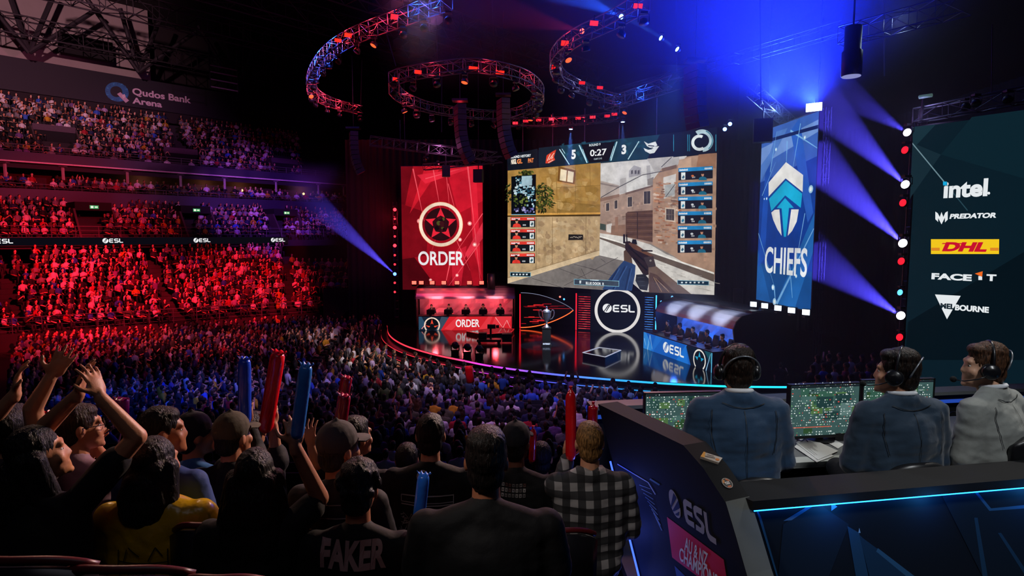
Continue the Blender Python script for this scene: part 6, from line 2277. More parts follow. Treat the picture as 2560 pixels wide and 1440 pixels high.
# tunnels with exit signs between the middle sections
for i, x in enumerate((222, 470, 690, 897)):
    nd = 62.6
    s_ = s_of(x, nd)
    e = empty('vomitory_tunnel', SP(s_, nd - 1, CZ + .3), 'dark stair tunnel through the middle tier, %s from the left' % ['first', 'second', 'third', 'fourth'][i], 'tunnel', 'tunnels of the middle tier')
    m = MB(); m.prism([SP(s_ - 1.3, nd - 2.6, CZ + 2.15), SP(s_ + 1.3, nd - 2.6, CZ + 2.15), SP(s_ + 1.3, nd + .8, CZ + 2.15), SP(s_ - 1.3, nd + .8, CZ + 2.15)], (0, 0, .7)); m.build('lintel', M_black, e)
    for sg_ in (-1, 1):
        m = MB(); m.prism([SP(s_ + sg_ * 1.3, nd - 4.6, CZ - .3), SP(s_ + sg_ * 1.3, nd - 2.6, CZ + 2.3), SP(s_ + sg_ * 1.3, nd + .8, CZ + 2.3), SP(s_ + sg_ * 1.3, nd + .8, CZ - .3)], T2 * .15 * sg_); m.build('side_wall', mat('tunnel_wall', '#4a3a3e', .8), e)
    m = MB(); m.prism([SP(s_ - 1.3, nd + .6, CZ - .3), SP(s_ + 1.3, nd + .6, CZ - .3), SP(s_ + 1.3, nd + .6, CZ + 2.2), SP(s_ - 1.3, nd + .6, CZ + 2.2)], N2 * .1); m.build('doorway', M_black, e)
    ex = empty('exit_sign', SP(s_, nd - 2.75, CZ + 2.4), 'small green and white exit sign over the %s tunnel from the left' % ['first', 'second', 'third', 'fourth'][i], 'sign', 'exit signs of the middle tier')
    A = Art(SP(s_ - .3, nd - 2.72, CZ + 2.3), T2, (0, 0, 1), eps=.01)
    A.rect(0, 0, .62, .28, '#2f9a5c', 1); A.rect(.06, .05, .26, .23, '#f2f7e4', 2); A.rect(.34, .08, .56, .2, '#e8f0d0', 2)
    A.build('lit_face', DISPLAY_DIM, ex)
    MB().prism([SP(s_ - .32, nd - 2.70, CZ + 2.28), SP(s_ + .34, nd - 2.70, CZ + 2.28), SP(s_ + .34, nd - 2.70, CZ + 2.6), SP(s_ - .32, nd - 2.70, CZ + 2.6)], N2 * .08).build('casing', M_case, ex)
for i, (x, y) in enumerate(((150, 325), (455, 372), (708, 396))):
    s_ = s_of(x, 67)
    z = CZ + [9.6, 8.4, 8.4][i]
    nd = [70, 68.0, 68][i]
    s_ = s_of(x, nd)
    e = empty('vomitory_tunnel', SP(s_, nd, z - 2), 'dark stair tunnel through the upper tier, %s from the left' % ['first', 'second', 'third'][i], 'tunnel', 'tunnels of the upper tier')
    m = MB(); m.prism([SP(s_ - 1.6, nd - 1.2, z), SP(s_ + 1.6, nd - 1.2, z), SP(s_ + 1.6, nd + .9, z), SP(s_ - 1.6, nd + .9, z)], (0, 0, .55)); m.build('lintel', mat('tunnel_lintel', '#4b3a48', .8), e)
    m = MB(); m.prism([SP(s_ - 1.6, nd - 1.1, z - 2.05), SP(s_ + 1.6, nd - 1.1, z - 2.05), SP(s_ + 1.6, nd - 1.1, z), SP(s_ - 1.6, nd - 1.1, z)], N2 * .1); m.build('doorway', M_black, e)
    for sg_ in (-1, 1):
        m = MB(); m.prism([SP(s_ + sg_ * 1.6, nd - 3.4, z - 2.05), SP(s_ + sg_ * 1.6, nd - 1.2, z + .3), SP(s_ + sg_ * 1.6, nd + .9, z + .5), SP(s_ + sg_ * 1.6, nd + .9, z - 2.05)], T2 * .12 * sg_); m.build('side_wall', mat('tunnel_wall', '#4a3a3e', .8), e)
# suite columns with warm sconces
for i, x in enumerate((24, 165, 322, 452, 560, 686, 790, 852)):
    s_ = s_of(x, 65.6)
    e = empty('suite_column', SP(s_, 65.6, CZ + 4), 'slim pale column under the upper tier, %s from the left' % ['first', 'second', 'third', 'fourth', 'fifth', 'sixth', 'seventh', 'eighth'][i], 'column', 'columns of the suite tier')
    m = MB(); m.beam(SP(s_, 64.6, CZ + 4.9), SP(s_, 64.6, CZ + 6.1), .16, .16); m.build('shaft', mat('pale_column', '#b0a6a4', .6), e)
    m = MB(); m.box(SP(s_, 64.5, CZ + 6.05), (.5, .4, .14)); m.build('bracket', M_rail, e)
for i, x in enumerate((366, 522, 608, 760)):
    s_ = s_of(x, 68)
    e = empty('wall_sconce', SP(s_, 67.9, CZ + 4.7), 'warm lit wall lamp at the back of the suites, %s from the left' % ['first', 'second', 'third', 'fourth'][i], 'wall lamp', 'warm lamps of the suites')
    m = MB(); m.lathe(SP(s_, 67.9, CZ + 4.75), [(.16, 0), (.26, .4), (.24, .42)], 12); m.build('shade', M_rail, e)
    MB().ball(SP(s_, 67.6, CZ + 5.1), .13, 8, 6).build('bulb', glow('bulb_warm', '#ffc36a', 4), e)
    point(SP(s_, 67.3, CZ + 5.5), (1, .6, .3), 25, .1)
# projection booth window at the end of the lower bowl
e = empty('lit_cabin', W(886, 660, 56), 'small lit cabin with a pale window at the end of the lower bowl', 'cabin')
p, q = W(872, 652, 56), W(902, 652, 56.6)
A = Art(p, q - p, (0, 0, 1), eps=.01)
wd = (q - p).length
A.rect(0, 0, wd, 1.5, '#6a6f86', 1); A.rect(.02, .02, .12, 1.5, '#e8ecf5', 2); A.poly([(.35, .3), (.5, .7), (.8, .7), (.95, .3)], '#dfe3e8', 2); A.disc((.65, .85), .14, '#8b7468', 3, 10); A.rect(.3, .05, 1.0, .3, '#3a3d48', 3)
A.build('window', DISPLAY_DIM, e)
MB().prism([p + Vector((-.15, .1, -1.6)), q + Vector((.15, .1, -1.6)), q + Vector((.15, .1, 2.0)), p + Vector((-.15, .1, 2.0))], (0, 1.5, 0)).build('walls', mat('cabin_wall', '#23202c', .8), e)
rail(lambda t: W(808 + 92 * t, 716, 52.5 + 1 * t) - Vector((0, 0, 1.1)), 4, 1.1, 'steel rail around the raised end platform', 3)
struct(MB().prism([W(735, 765, 56), W(905, 765, 56.5), W(905, 765, 59), W(735, 765, 59)], (0, 0, .2)), 'floor_end_platform', M_tier)
struct(MB().quad(WZ(808, 835, 0), W(930, 835, 50.5), W(930, 720, 50.5), W(808, 722, 50)), 'wall_end_platform', M_black)

# ================================================================ the crowd
ONES = 'zeroth first second third fourth fifth sixth seventh eighth ninth tenth eleventh twelfth thirteenth fourteenth fifteenth sixteenth seventeenth eighteenth nineteenth'.split()
def ordinal(n):
    if n < 20: return ONES[n]
    t = ['', '', 'twenty', 'thirty', 'forty', 'fifty', 'sixty', 'seventy'][n // 10]
    return (t.replace('ty', 'tieth') if n % 10 == 0 else t + '-' + ONES[n % 10])
SHIRTS = [('black', '121217', 20), ('charcoal', '26262c', 12), ('navy', '1a2444', 10), ('grey', '77757a', 8), ('white', 'cfcdd2', 14), ('blue', '2f55b8', 7), ('red', '9c1f2a', 4), ('yellow', 'b58a1c', 4), ('purple', '6d4f86', 5), ('maroon', '4a1a2a', 5), ('olive', '4d5038', 3), ('lilac', '9a86ad', 5)]
rc = random.Random(21)
def pick_shirt(g):
    return g.choices(SHIRTS, [w_ for *_, w_ in SHIRTS])[0]
# ---- individuals: prototypes in a few poses, then plain copies
protos = []
def proto(pose, hst, hatc=None):
    ps = Pose(.08, 0, 0)
    if pose == 'clapping':
        for k in (-1, 1):
            ps.arms[k] = (ps.sh[k] + Vector((k * .08, .12, -.22)), Vector((k * .03, .33, .48)), Vector((0, .2, 1)), Vector((-k, 0, 0)), .3)
    elif pose == 'with arms raised':
        for k in (-1, 1):
            ps.sh[k] = ps.sh[k] + Vector((0, 0, .03))
            ps.arms[k] = (ps.sh[k] + Vector((k * .14, .05, .2)), ps.sh[k] + Vector((k * .06, .1, .45)), Vector((0, .1, 1)), Vector((0, 1, 0)), .3)
    elif pose == 'holding up a phone':
        ps.arms[1] = (ps.sh[1] + Vector((.06, .16, -.16)), Vector((.12, .36, .6)), Vector((0, .1, 1)), Vector((0, 1, 0)), .8)
    b = person('person', ps, (0, 0, -50), 0, 'x', 'b57a5c', '15100e', hst, '222228', voxel=.020, hvox=.016, hat=hatc)
    for o in [b, *b.children]:
        for sl in o.material_slots:
            m_ = sl.material
            sl.link = 'OBJECT'
            sl.material = m_
    return b, pose, hst, ps
for pz, hs, hc in (('sitting', 'short', None), ('sitting', 'curly', None), ('sitting', 'long', None), ('sitting', 'crop', '2a2a30'), ('clapping', 'short', None), ('clapping', 'long', None), ('with arms raised', 'short', None), ('sitting', 'tidy', None)):
    protos.append(proto(pz, hs, hc))
HDIR = {'short': 'short', 'curly': 'curly', 'long': 'long', 'crop': 'capped', 'tidy': 'thick'}
def foot_z(d):
    return max(0.0, CZ - 5.0 - .11 * (d - 12.5) - 1.25) if d < 24 else 0.0
placed = []
def stage_edge_ok(x, y, gap=1.9):
    for p in edge[::3]:
        if (p.x - x) ** 2 + (p.y - y) ** 2 < gap * gap:
            return False
    # must lie in front of the edge
    k = min(range(len(edge)), key=lambda i: (edge[i].x - x) ** 2 + (edge[i].y - y) ** 2)
    p, a, b = edge[k], edge[max(k - 1, 0)], edge[min(k + 1, len(edge) - 1)]
    t = (b - a)
    return (x - p.x) * t.y - (y - p.y) * t.x > 0 or (k == 0 and y < p.y + 6 and x < p.x - gap) 
ln = (LP1 - LP0).normalized()
lnorm = Vector((-ln.y, ln.x, 0))
def before_stand(x, y):
    return (Vector((x, y, 0)) - LP0).dot(lnorm) < -1.2
def hidden(x, y, z):
    """behind the nearest spectators or the casting booth"""
    v = Vector((x, y, z - CZ))
    c = math.cos(TH); s = math.sin(TH)
    dp = v.y * c - v.z * s
    px, py = 1280 + F * v.x / dp, 720 - F * (v.z * c + v.y * s) / dp
    if px < -40 or px > 2300: return True, px, py
    lim = 1175 if 930 < px < 1520 else 1075
    if px > 1500: lim = 1000 if px < 1640 else 955
    return py > lim, px, py
rows = []
d = 14.0
while d < 47:
    rows.append(d)
    d += .92
seats_all = []
for ri, d in enumerate(rows):
    n_in_row = 0
    x = -.86 * d - .5
    x += (ri * .37) % .3
    while x < 13:
        ax = x + .02 * d
        if abs((x + 9 + .12 * (d - 20))) < .55 or abs((x + 19 + .05 * (d - 20))) < .6 or abs(x - .5 + .22 * (d - 14)) < .0:
            x += .3
            continue
        y = d + .012 * (x + 6) ** 2 * .25
        if before_stand(x, y) and (y < 25.4 or stage_edge_ok(x, y)):
            if not (x > 6.2 and y > 24.5):
                hid, px, py = hidden(x, y, foot_z(y) + 1.2)
                if not hid and rc.random() < .93:
                    seats_all.append((ri, x + rc.uniform(-.06, .06), y + rc.uniform(-.1, .1), px, py))
        x += rc.uniform(.54, .62)
seats_all.sort(key=lambda s: (s[0], s[1]))
N_IND = 262
cnt = {}
ridx = {}
def face_yaw(x, y):
    tx, ty = 2.0, 37.0
    return math.atan2(-(tx - x), ty - y)
ind = seats_all[:N_IND]
rest = seats_all[N_IND:]
for ri, x, y, px, py in ind:
    if ri not in ridx:
        ridx[ri] = len(ridx) + 1
    cnt[ri] = cnt.get(ri, 0) + 1
    b, pose, hst, ps = rc.choices(protos, [5, 2, 3, 2, 2, 1, .6, 4])[0]
    sn, sh, _ = pick_shirt(rc)
    skn = rc.choice(SK)
    hh_ = rc.choice(['120e0d', '0d0b0b', '1d140f', '2f2015', '4a3420'])
    o = b.copy()
    COL.objects.link(o)
    o.location = (x, y, foot_z(y) + .50)
    o.rotation_euler = (0, 0, face_yaw(x, y) + rc.uniform(-.35, .35))
    s_ = rc.uniform(.94, 1.06)
    o.scale = (s_ * rc.uniform(.95, 1.12), s_, s_)
    o.material_slots[0].link = 'OBJECT'; o.material_slots[0].material = skin_mat(skn)
    for c in b.children:
        k = c.copy()
        COL.objects.link(k)
        k.parent = o
        nm = c.name.split('.')[0]
        if nm == 'shirt': k.material_slots[0].material = cloth(sh)
        elif nm == 'hair': k.material_slots[0].material = hair_mat(hh_)
        for g_ in c.children:
            q = g_.copy(); COL.objects.link(q); q.parent = k
    pose_t = {'sitting': '', 'clapping': ' clapping', 'with arms raised': ' arms raised'}.get(pose, '')
    tag(o, 'spectator in %s shirt%s, %s from left, %s crowd row beyond the front heads' % (sn, pose_t, ordinal(cnt[ri]), ordinal(ridx[ri])), 'person', 'seated spectators on the floor')
for b, *_ in protos:
    for c in list(b.children):
        for g_ in list(c.children): bpy.data.objects.remove(g_)
        bpy.data.objects.remove(c)
    bpy.data.objects.remove(b)
# a few standing people left of the stage and one operator right of it
def stander(px, py, d, yaw, label, shirt='17171c', pose=None):
    ps = Pose(.03, 0, 0, 1, True)
    if pose:
        ps.arms[1] = (ps.sh[1] + Vector((.1, .14, -.2)), ps.sh[1] + Vector((.0, .36, .0)), Vector((-.3, .5, .5)), Vector((0, 0, -1)), .8)
    p = WZ(px, py, 0)
    loc = Vector((p.x, p.y, .93))
    person('person', ps, loc, yaw, label, rc.choice(SK), '120e0d', 'short', shirt, voxel=.022, hvox=.018, group='people standing beside the stage')
for i, (px, py, yw, sh) in enumerate(((838, 832, 1.2, '17171c'), (884, 846, -2.6, '1c1a20'), (915, 852, 2.4, '131318'), (930, 868, .6, '222026'), (948, 850, 1.9, '17171c'), (968, 812, .3, '141418'))):
    stander(px, py, 44, yw, 'dark clothed person standing left of the stage, %s from the left' % ordinal(i + 1), sh)
ps_ = WZ(1950, 985, 0)
stander(1948, 1002, 27, -.6, 'dark camera operator standing beyond the right end of the stage', '101116', True)

# ---- the countless rest, as one mass
def lowpoly(pose, hair):
    m = MB()
    S_, H2, K, P_ = (1, 0, 0), (0, 1, 0), (0, 0, 1), (1, 1, 0)     # shirt, hair, skin, trousers
    m.ball((0, .0, .74), (.085, .10, .115), 8, 6, col=K)
    m.ball((0, -.025, .77), (.093, .105, .11), 8, 5, col=H2)
    if hair == 'long':
        m.ball((0, -.06, .62), (.10, .07, .2), 7, 5, col=H2)
    m.tube([(0, 0, .53), (0, 0, .68)], [.055, .05], 6, col=K, cap=False)
    m.lathe((0, 0, 0), [(.16, -.05), (.17, .1), (.19, .3), (.21, .43), (.16, .52), (.06, .56)], 9, col=S_)
    for i in range(len(m.v)):
        x, y, z = m.v[i]
        if i >= 0 and z < .57 and abs(x) < .25 and len(m.v) - i <= 54:
            m.v[i] = (x, y * .62, z)
    for k in (-1, 1):
        sh = Vector((k * .2, 0, .46))
        if pose == 1: e, h = Vector((k * .26, .14, .22)), Vector((k * .04, .34, .46))
        elif pose == 2: e, h = Vector((k * .3, .05, .62)), Vector((k * .2, .08, .92))
        elif pose == 3: e, h = Vector((k * .28, .06, .2)), Vector((-k * .08, .22, .26))
        else: e, h = Vector((k * .27, .02, .18)), Vector((k * .12, .28, .08))
        m.tube([sh, e], [.065, .055], 5, col=S_)
        m.tube([e, h], [.045, .035], 5, col=K)
        m.ball(h, .045, 5, 4, col=K)
        m.tube([(k * .09, -.02, 0), (k * .12, .42, .02), (k * .13, .40, -.42)], [.09, .07, .05], 5, col=P_)
    V = np.array(m.v, 'f')
    return V, m.f, np.array([{S_: 0, H2: 1, K: 2}.get(c, 3) for c in m.c])
LOW = [lowpoly(p, h) for p, h in ((0, ''), (0, 'long'), (1, ''), (2, ''), (3, ''), (3, 'long'), (0, ''))]
LW = [4, 2, 2, .5, 3, 1, 3]
mass = []           # (x,y,z,yaw,brightness bias)
for ri, x, y, px, py in rest:
    mass.append((x, y, foot_z(y) + .5, face_yaw(x, y) + rc.uniform(-.4, .4), 0))
# lower bowl: three sections between aisles that run up the rake
for k in range(NLOW):
    r = (k + .55) / NLOW
    p, q = low(0, r), low(1, r)
    L_ = (q - p).length
    n = int(L_ / .56)
    for i in range(n):
        t = (i + .5) / n
        pos = low(t, r)
        v = Vector((pos.x, pos.y, zlow(k) - CZ))
        px = 1280 + F * pos.x / (pos.y * math.cos(TH) - v.z * math.sin(TH))
        if abs(px - (432 - 5.2 * k)) < 16 or abs(px - (722 - .3 * k)) < 12 or px < -20: continue
        if px < 20 + 3 * (NLOW - k) and px > -5 and k > 2: continue
        if px > 800 or rc.random() < .13: continue
        mass.append((pos.x + rc.uniform(-.16, .16), pos.y + rc.uniform(-.14, .14), zlow(k) + .48, face_yaw(pos.x, pos.y) + rc.uniform(-.3, .3), 1))
def fill(tf, n, pxe, gaps, empt=.08, bias=1):
    for k in range(n):
        nd, z = tf(k)
        s = S0
        e_ = s_of(pxe(k), nd)
        while s < e_:
            pos = SP(s, nd, 0)
            px = 1280 + F * pos.x / (pos.y * math.cos(TH) - (z - CZ) * math.sin(TH))
            if not any(abs(px - g(k)) < w_ for g, w_ in gaps) and rc.random() > empt:
                mass.append((pos.x, pos.y, z + .48, face_yaw(pos.x, pos.y) + rc.uniform(-.3, .3), bias))
            s += rc.uniform(.53, .62)
fill(mid, 6, lambda k: 878, [(lambda k: 222 + 2 * k, 34), (lambda k: 470 + k, 24), (lambda k: 690, 24)], .12)
fill(suite, 2, lambda k: 900, [], .4)
fill(upp, 12, lambda k: 760, [(lambda k: 150 if 1 < k < 6 else -999, 38), (lambda k: 455 - 2 * k if k > 3 else 455, 14), (lambda k: 455 if 0 < k < 5 else -999, 30), (lambda k: 708 if k < 6 else -999, 20)], .16)
# raised platform beyond the lower bowl
for k in range(4):
    for i in range(9):
        p = W(748 + i * 16 + k * 3, 712 - k * 17, 55 + k * .9)
        mass.append((p.x, p.y, p.z - .3, face_yaw(p.x, p.y), 1))
# dim block of people at the right, under the sponsor screen
for k in range(4):
    for i in range(10):
        p = W(2030 + i * 28 + (k % 2) * 12, 985 - k * 26, 20 + k * 1.4)
        mass.append((p.x, p.y, p.z - .5, .6 + rc.uniform(-.3, .3), 0))
g_ = np.random.default_rng(5)
VV, FF, CC, off = [], [], [], 0
SHL = [lin('#' + h) for _, h, _ in SHIRTS]
SHW = np.array([w_ for *_, w_ in SHIRTS], float)
SHW2 = SHW.copy(); SHW2[0] += 6; SHW2[3] += 8; SHW2[4] += 5; SHW2[5] -= 3; SHW2[7] -= 2
for x, y, z, yaw, bias in mass:
    V, f, reg = rc.choices(LOW, LW)[0]
    sc = rc.uniform(.95, 1.1)
    c, s = math.cos(yaw), math.sin(yaw)
    P = V * sc
    P = np.stack([P[:, 0] * c - P[:, 1] * s + x, P[:, 0] * s + P[:, 1] * c + y, P[:, 2] + z], 1)
    VV.append(P)
    wgt = SHW2 if bias else SHW
    sh = SHL[g_.choice(len(SHL), p=wgt / wgt.sum())]
    pal = [sh, rc.choice([lin('#120e0d'), lin('#1d140f'), lin('#2f2015'), lin('#0d0b0b')]), lin('#' + rc.choice(SK)), lin('#1b1c22')]
    for fc_, rg_ in zip(f, reg):
        FF.append([i + off for i in fc_])
        CC.append(pal[rg_])
    off += len(V)
me = bpy.data.meshes.new('crowd')
VV = np.concatenate(VV)
ltot = np.array([len(f) for f in FF], 'i')
lst = np.concatenate([[0], np.cumsum(ltot)[:-1]]).astype('i')
idx = np.fromiter((i for f in FF for i in f), 'i')
me.vertices.add(len(VV)); me.vertices.foreach_set('co', VV.ravel().astype('f'))
me.loops.add(len(idx)); me.loops.foreach_set('vertex_index', idx)
me.polygons.add(len(FF)); me.polygons.foreach_set('loop_start', lst); me.polygons.foreach_set('loop_total', ltot)
me.polygons.foreach_set('use_smooth', np.ones(len(FF), bool))
at = me.attributes.new('Col', 'FLOAT_COLOR', 'CORNER')
ca = np.repeat(np.array(CC, 'f'), ltot, axis=0)
at.data.foreach_set('color', np.concatenate([ca, np.ones((len(ca), 1), 'f')], 1).ravel())
me.update(calc_edges=True)
me.validate()
o = link('crowd', me, None, [mat('crowd_cloth', attr='Col', rough=.75, spec=.35)])
tag(o, 'dense crowd filling the far floor seats and the stands', 'crowd', kind='stuff')
# rows of floor seats under the nearer people, on shallow risers
m = MB()
for ri, d in enumerate(rows[:12]):
    z = foot_z(d)
    for x0 in np.arange(-20, 8, 2.0):
        if x0 < -.9 * d: continue
        y0 = d + .003 * (x0 + 6) ** 2
        m.box((x0 + 1, y0 + .05, z + .42), (1.9, .42, .06))
        m.box((x0 + 1, y0 - .2, z + .62), (1.9, .05, .42))
        m.box((x0 + 1, y0 - .1, z / 2 + .2), (1.9, .05, max(.4, z + .4)))
o = m.build('floor_seating', mat('seat_fabric', '#15131a', .8), None)
tag(o, 'dark linked seat rows under the floor crowd', 'seating', kind='stuff')

# ================================================================ rig over the stage and the hall's roof
M_tdark = mat('dark_roof_steel', '#242228', .6, .3, var=.3)
def truss(name, pts, size, label, group=None, r=.026, closed=False, m_=None, step=None, cat='truss'):
    m_ = m_ or M_truss
    pts = [Vector(p) for p in pts]
    n = len(pts)
    mid = pts[n // 2]
    e = empty(name, mid, label, cat, group)
    tang = []
    for i in range(n):
        a = pts[(i - 1) % n] if (i or closed) else pts[i]
        b = pts[(i + 1) % n] if (i < n - 1 or closed) else pts[i]
        tang.append((b - a).normalized())
    frames = []
    for p, t in zip(pts, tang):
        up = Vector((0, 0, 1)) if abs(t.z) < .9 else Vector((0, 1, 0))
        s = t.cross(up).normalized()
        u = s.cross(t).normalized()
        h = size / 2
        frames.append([p + s * h + u * h, p - s * h + u * h, p - s * h - u * h, p + s * h - u * h])
    for c in range(4):
        m = MB(); m.tube([f[c] for f in frames], r, 5, close=closed); m.build('chord', m_, e)
    m = MB()
    cnt_ = n if closed else n - 1
    for i in range(cnt_):
        f, g = frames[i], frames[(i + 1) % n]
        for c in range(4):
            a, b = f[c], g[(c + 1) % 4]
            if i % 2: a, b = f[(c + 1) % 4], g[c]
            m.tube([a, b], r * .55, 4, cap=False)
            m.tube([f[c], f[(c + 1) % 4]], r * .55, 4, cap=False)
    m.build('lacing', m_, e)
    return e
def resample(P, step, closed=False):
    Q = P + [P[0]] if closed else P
    out, acc = [Q[0]], 0
    for a, b in zip(Q, Q[1:]):
        L_ = (b - a).length
        t = step - acc
        while t < L_:
            out.append(a.lerp(b, t / L_)); t += step
        acc = (acc + L_) % step if L_ else acc
    return out
def ringpts(px, z, step=.7, closed=False):
    P = [WZ(x, y, z) for x, y in px]
    if closed:
        P = spline(P[-2:] + P + P[:3], 8)[16:-16 - 8]
    else:
        P = spline(P, 8)
    return resample(P, step)
ZA = CZ + 9.5
arcA = ringpts([(1120, 2), (1060, 22), (1000, 45), (930, 70), (870, 97), (822, 130), (790, 172), (777, 212), (790, 237), (830, 257), (880, 270), (918, 279)], ZA)
truss('curved_truss', arcA, .55, 'large curved lighting truss glowing blue and red, left of the rig', 'curved trusses')
ZB = CZ + 7.6
arcB = ringpts([(985, 195), (1040, 180), (1110, 170), (1180, 163), (1245, 172), (1310, 192), (1346, 225), (1342, 256), (1300, 280), (1240, 288), (1150, 281), (1070, 268), (1010, 245), (982, 218)], ZB, .7, True)
truss('curved_truss', arcB, .5, 'oval ring truss with red lamps in the middle of the rig', 'curved trusses', closed=True)
ZCc = CZ + 8.2
arcC = ringpts([(1610, 5), (1530, 50), (1455, 85), (1410, 115), (1388, 150), (1396, 185), (1425, 205), (1470, 225), (1520, 243), (1570, 252)], ZCc)
truss('curved_truss', arcC, .5, 'curved truss with red panels, right of the oval ring', 'curved trusses')
def line(a, b, step=.7):
    a, b = Vector(a), Vector(b)
    n = max(2, int((b - a).length / step))
    return [a.lerp(b, i / n) for i in range(n + 1)]
tS = spline([W(1272, 306, 41), W(1400, 304, 39), W(1500, 296, 37.5), W(1560, 288, 37)], 6)
truss('front_truss', resample(tS, .7), .5, 'truss of red glowing lamps over the video screen', 'straight trusses')
truss('front_truss', line(W(925, 352, 38), W(1240, 392, 40)), .55, 'dark straight truss above the red banner', 'straight trusses')
truss('front_truss', line(W(1060, 418, 41.5), W(1255, 398, 40.5)), .4, 'short dark truss with red lamps across the top of the red banner', 'straight trusses')
truss('front_truss', line(WZ(1545, 232, CZ + 8), WZ(2112, 68, CZ + 8), .9), .45, 'thin diagonal truss crossing the blue haze', 'straight trusses', r=.013, m_=M_tdark)
truss('front_truss', line(WZ(2105, 92, CZ + 6.6), WZ(2420, 8, CZ + 6.6), .7), .55, 'dark truss at the upper right over the hanging cylinder', 'straight trusses', r=.018)
truss('front_truss', line(W(1520, 262, 35), W(1690, 205, 31), .7), .6, 'cluttered blue lit truss right of the curved trusses', 'straight trusses')
truss('front_truss', line(W(1880, 225, 29), W(2000, 330, 33), .7), .5, 'blue lit truss hanging left of the blue banner top', 'straight trusses')
truss('front_truss', line(W(2290, 290, 17.1), W(2620, 226, 14.7), .6), .36, 'dark truss along the top of the sponsor screen', 'straight trusses', r=.02)
tw = W(2262, 890, 17.35)
truss('upright_truss', line((tw.x, tw.y, 1.0), (tw.x + .05, tw.y, W(2270, 290, 17.35).z), .5), .26, 'upright truss of beam lamps left of the sponsor screen', 'upright trusses', r=.018)
tl = W(987, 735, 46)
truss('upright_truss', line((tl.x + .1, tl.y + .3, SZ - .9), (tl.x + .1, tl.y + .3, W(987, 505, 46).z), .6), .3, 'upright truss of red lamps left of the red banner', 'upright trusses', r=.02)
bt_ = ach.at((Vector((qc.x - pc.x, qc.y - pc.y)).length + .12, 0), 0) - ach.N * .3
truss('upright_truss', line((bt_.x, bt_.y, SZ), (bt_.x, bt_.y, W(2036, 270, 26.5).z), .6), .24, 'slim dark truss behind the right edge of the blue banner', 'upright trusses', r=.014, m_=M_tdark)
# roof: long trusses following the stands, and struts
for i, (nd, z, px0, px1, lab) in enumerate(((72, 19.2, -200, 800, 'long dark roof truss just before the pale concrete wall'), (60, 19.6, 150, 1000, 'second dark roof truss out from the concrete wall'), (50, 19.2, 400, 1150, 'third dark roof truss out from the concrete wall'), (40, 18.2, 700, 1500, 'dark roof truss above the oval ring'))):
    a, b = stand(px0, nd), stand(px1, nd)
    truss('roof_truss', line((a.x, a.y, CZ + z), (b.x, b.y, CZ + z), 2.0), 1.7, lab, 'roof trusses', r=.075, m_=M_tdark)
for i, (x, lab) in enumerate(((108, 'leftmost V shaped roof strut before the concrete wall'), (372, 'V shaped roof strut at the right end of the concrete wall'), (610, 'V shaped roof strut right of the arena sign'))):
    s_ = s_of(x, 73)
    e = empty('roof_strut', SP(s_, 73, CZ + 17.5), lab, 'strut', 'V shaped roof struts')
    for ds, dz in ((-4.5, 6), (2.2, 6), (5.5, 5.2), (-1.5, 6)):
        m = MB(); m.tube([SP(s_, 73, CZ + 17.3), SP(s_ + ds, 73 - abs(ds) * .2, CZ + 17.3 + dz)], .22, 7); m.build('arm', M_tdark, e)
for i, (x0, y0, x1, y1, d) in enumerate(((430, 0, 412, 70, 56), (488, 0, 492, 95, 56), (610, 0, 606, 190, 58), (690, 0, 690, 180, 56), (770, 0, 768, 90, 52), (1090, 20, 1094, 165, 40), (1230, 0, 1236, 160, 40), (960, 60, 990, 165, 38), (905, 150, 902, 270, 44), (1105, 175, 1104, 330, 40), (1000, 300, 1001, 356, 38), (1690, 0, 1692, 200, 34), (1900, 0, 1902, 250, 26), (2210, 0, 2212, 190, 24), (2481, 60, 2479, 250, 16))):
    p, q = W(x0, y0, d), W(x1, y1, d)
    m = MB(); m.tube([p, q], .03 if d > 20 else .012, 5)
    tag(m.build('hanging_cable', M_tdark), 'dark hanging cable in the roof space, %s counted from the left' % ordinal(i + 1), 'cable', 'hanging cables of the roof')
# catwalk lamp in the roof
e = empty('catwalk_frame', W(560, 196, 60), 'square catwalk frame hanging right of the arena sign', 'frame')
c = W(560, 196, 60)
for dz in (-1.0, -.3, .4, 1.0):
    m = MB(); m.beam(c + T2 * -1.3 + Vector((0, 0, dz)), c + T2 * 1.3 + Vector((0, 0, dz)), .1, .1); m.build('bar', M_rail, e)
for k in (-1.3, 1.3):
    m = MB(); m.beam(c + T2 * k + Vector((0, 0, -1.2)), c + T2 * k + Vector((0, 0, 3)), .1, .1); m.build('upright', M_tdark, e)
e = empty('roof_panel', W(230, 125, 57), 'long black panel hung before the pale concrete wall', 'panel')
s_ = s_of(180, 76); s2 = s_of(312, 76)
MB().prism([SP(s_, 76, CZ + 18.6), SP(s2, 76, CZ + 18.6), SP(s2, 76, CZ + 20.6), SP(s_, 76, CZ + 20.6)], N2 * .3).build('board', M_black, e)

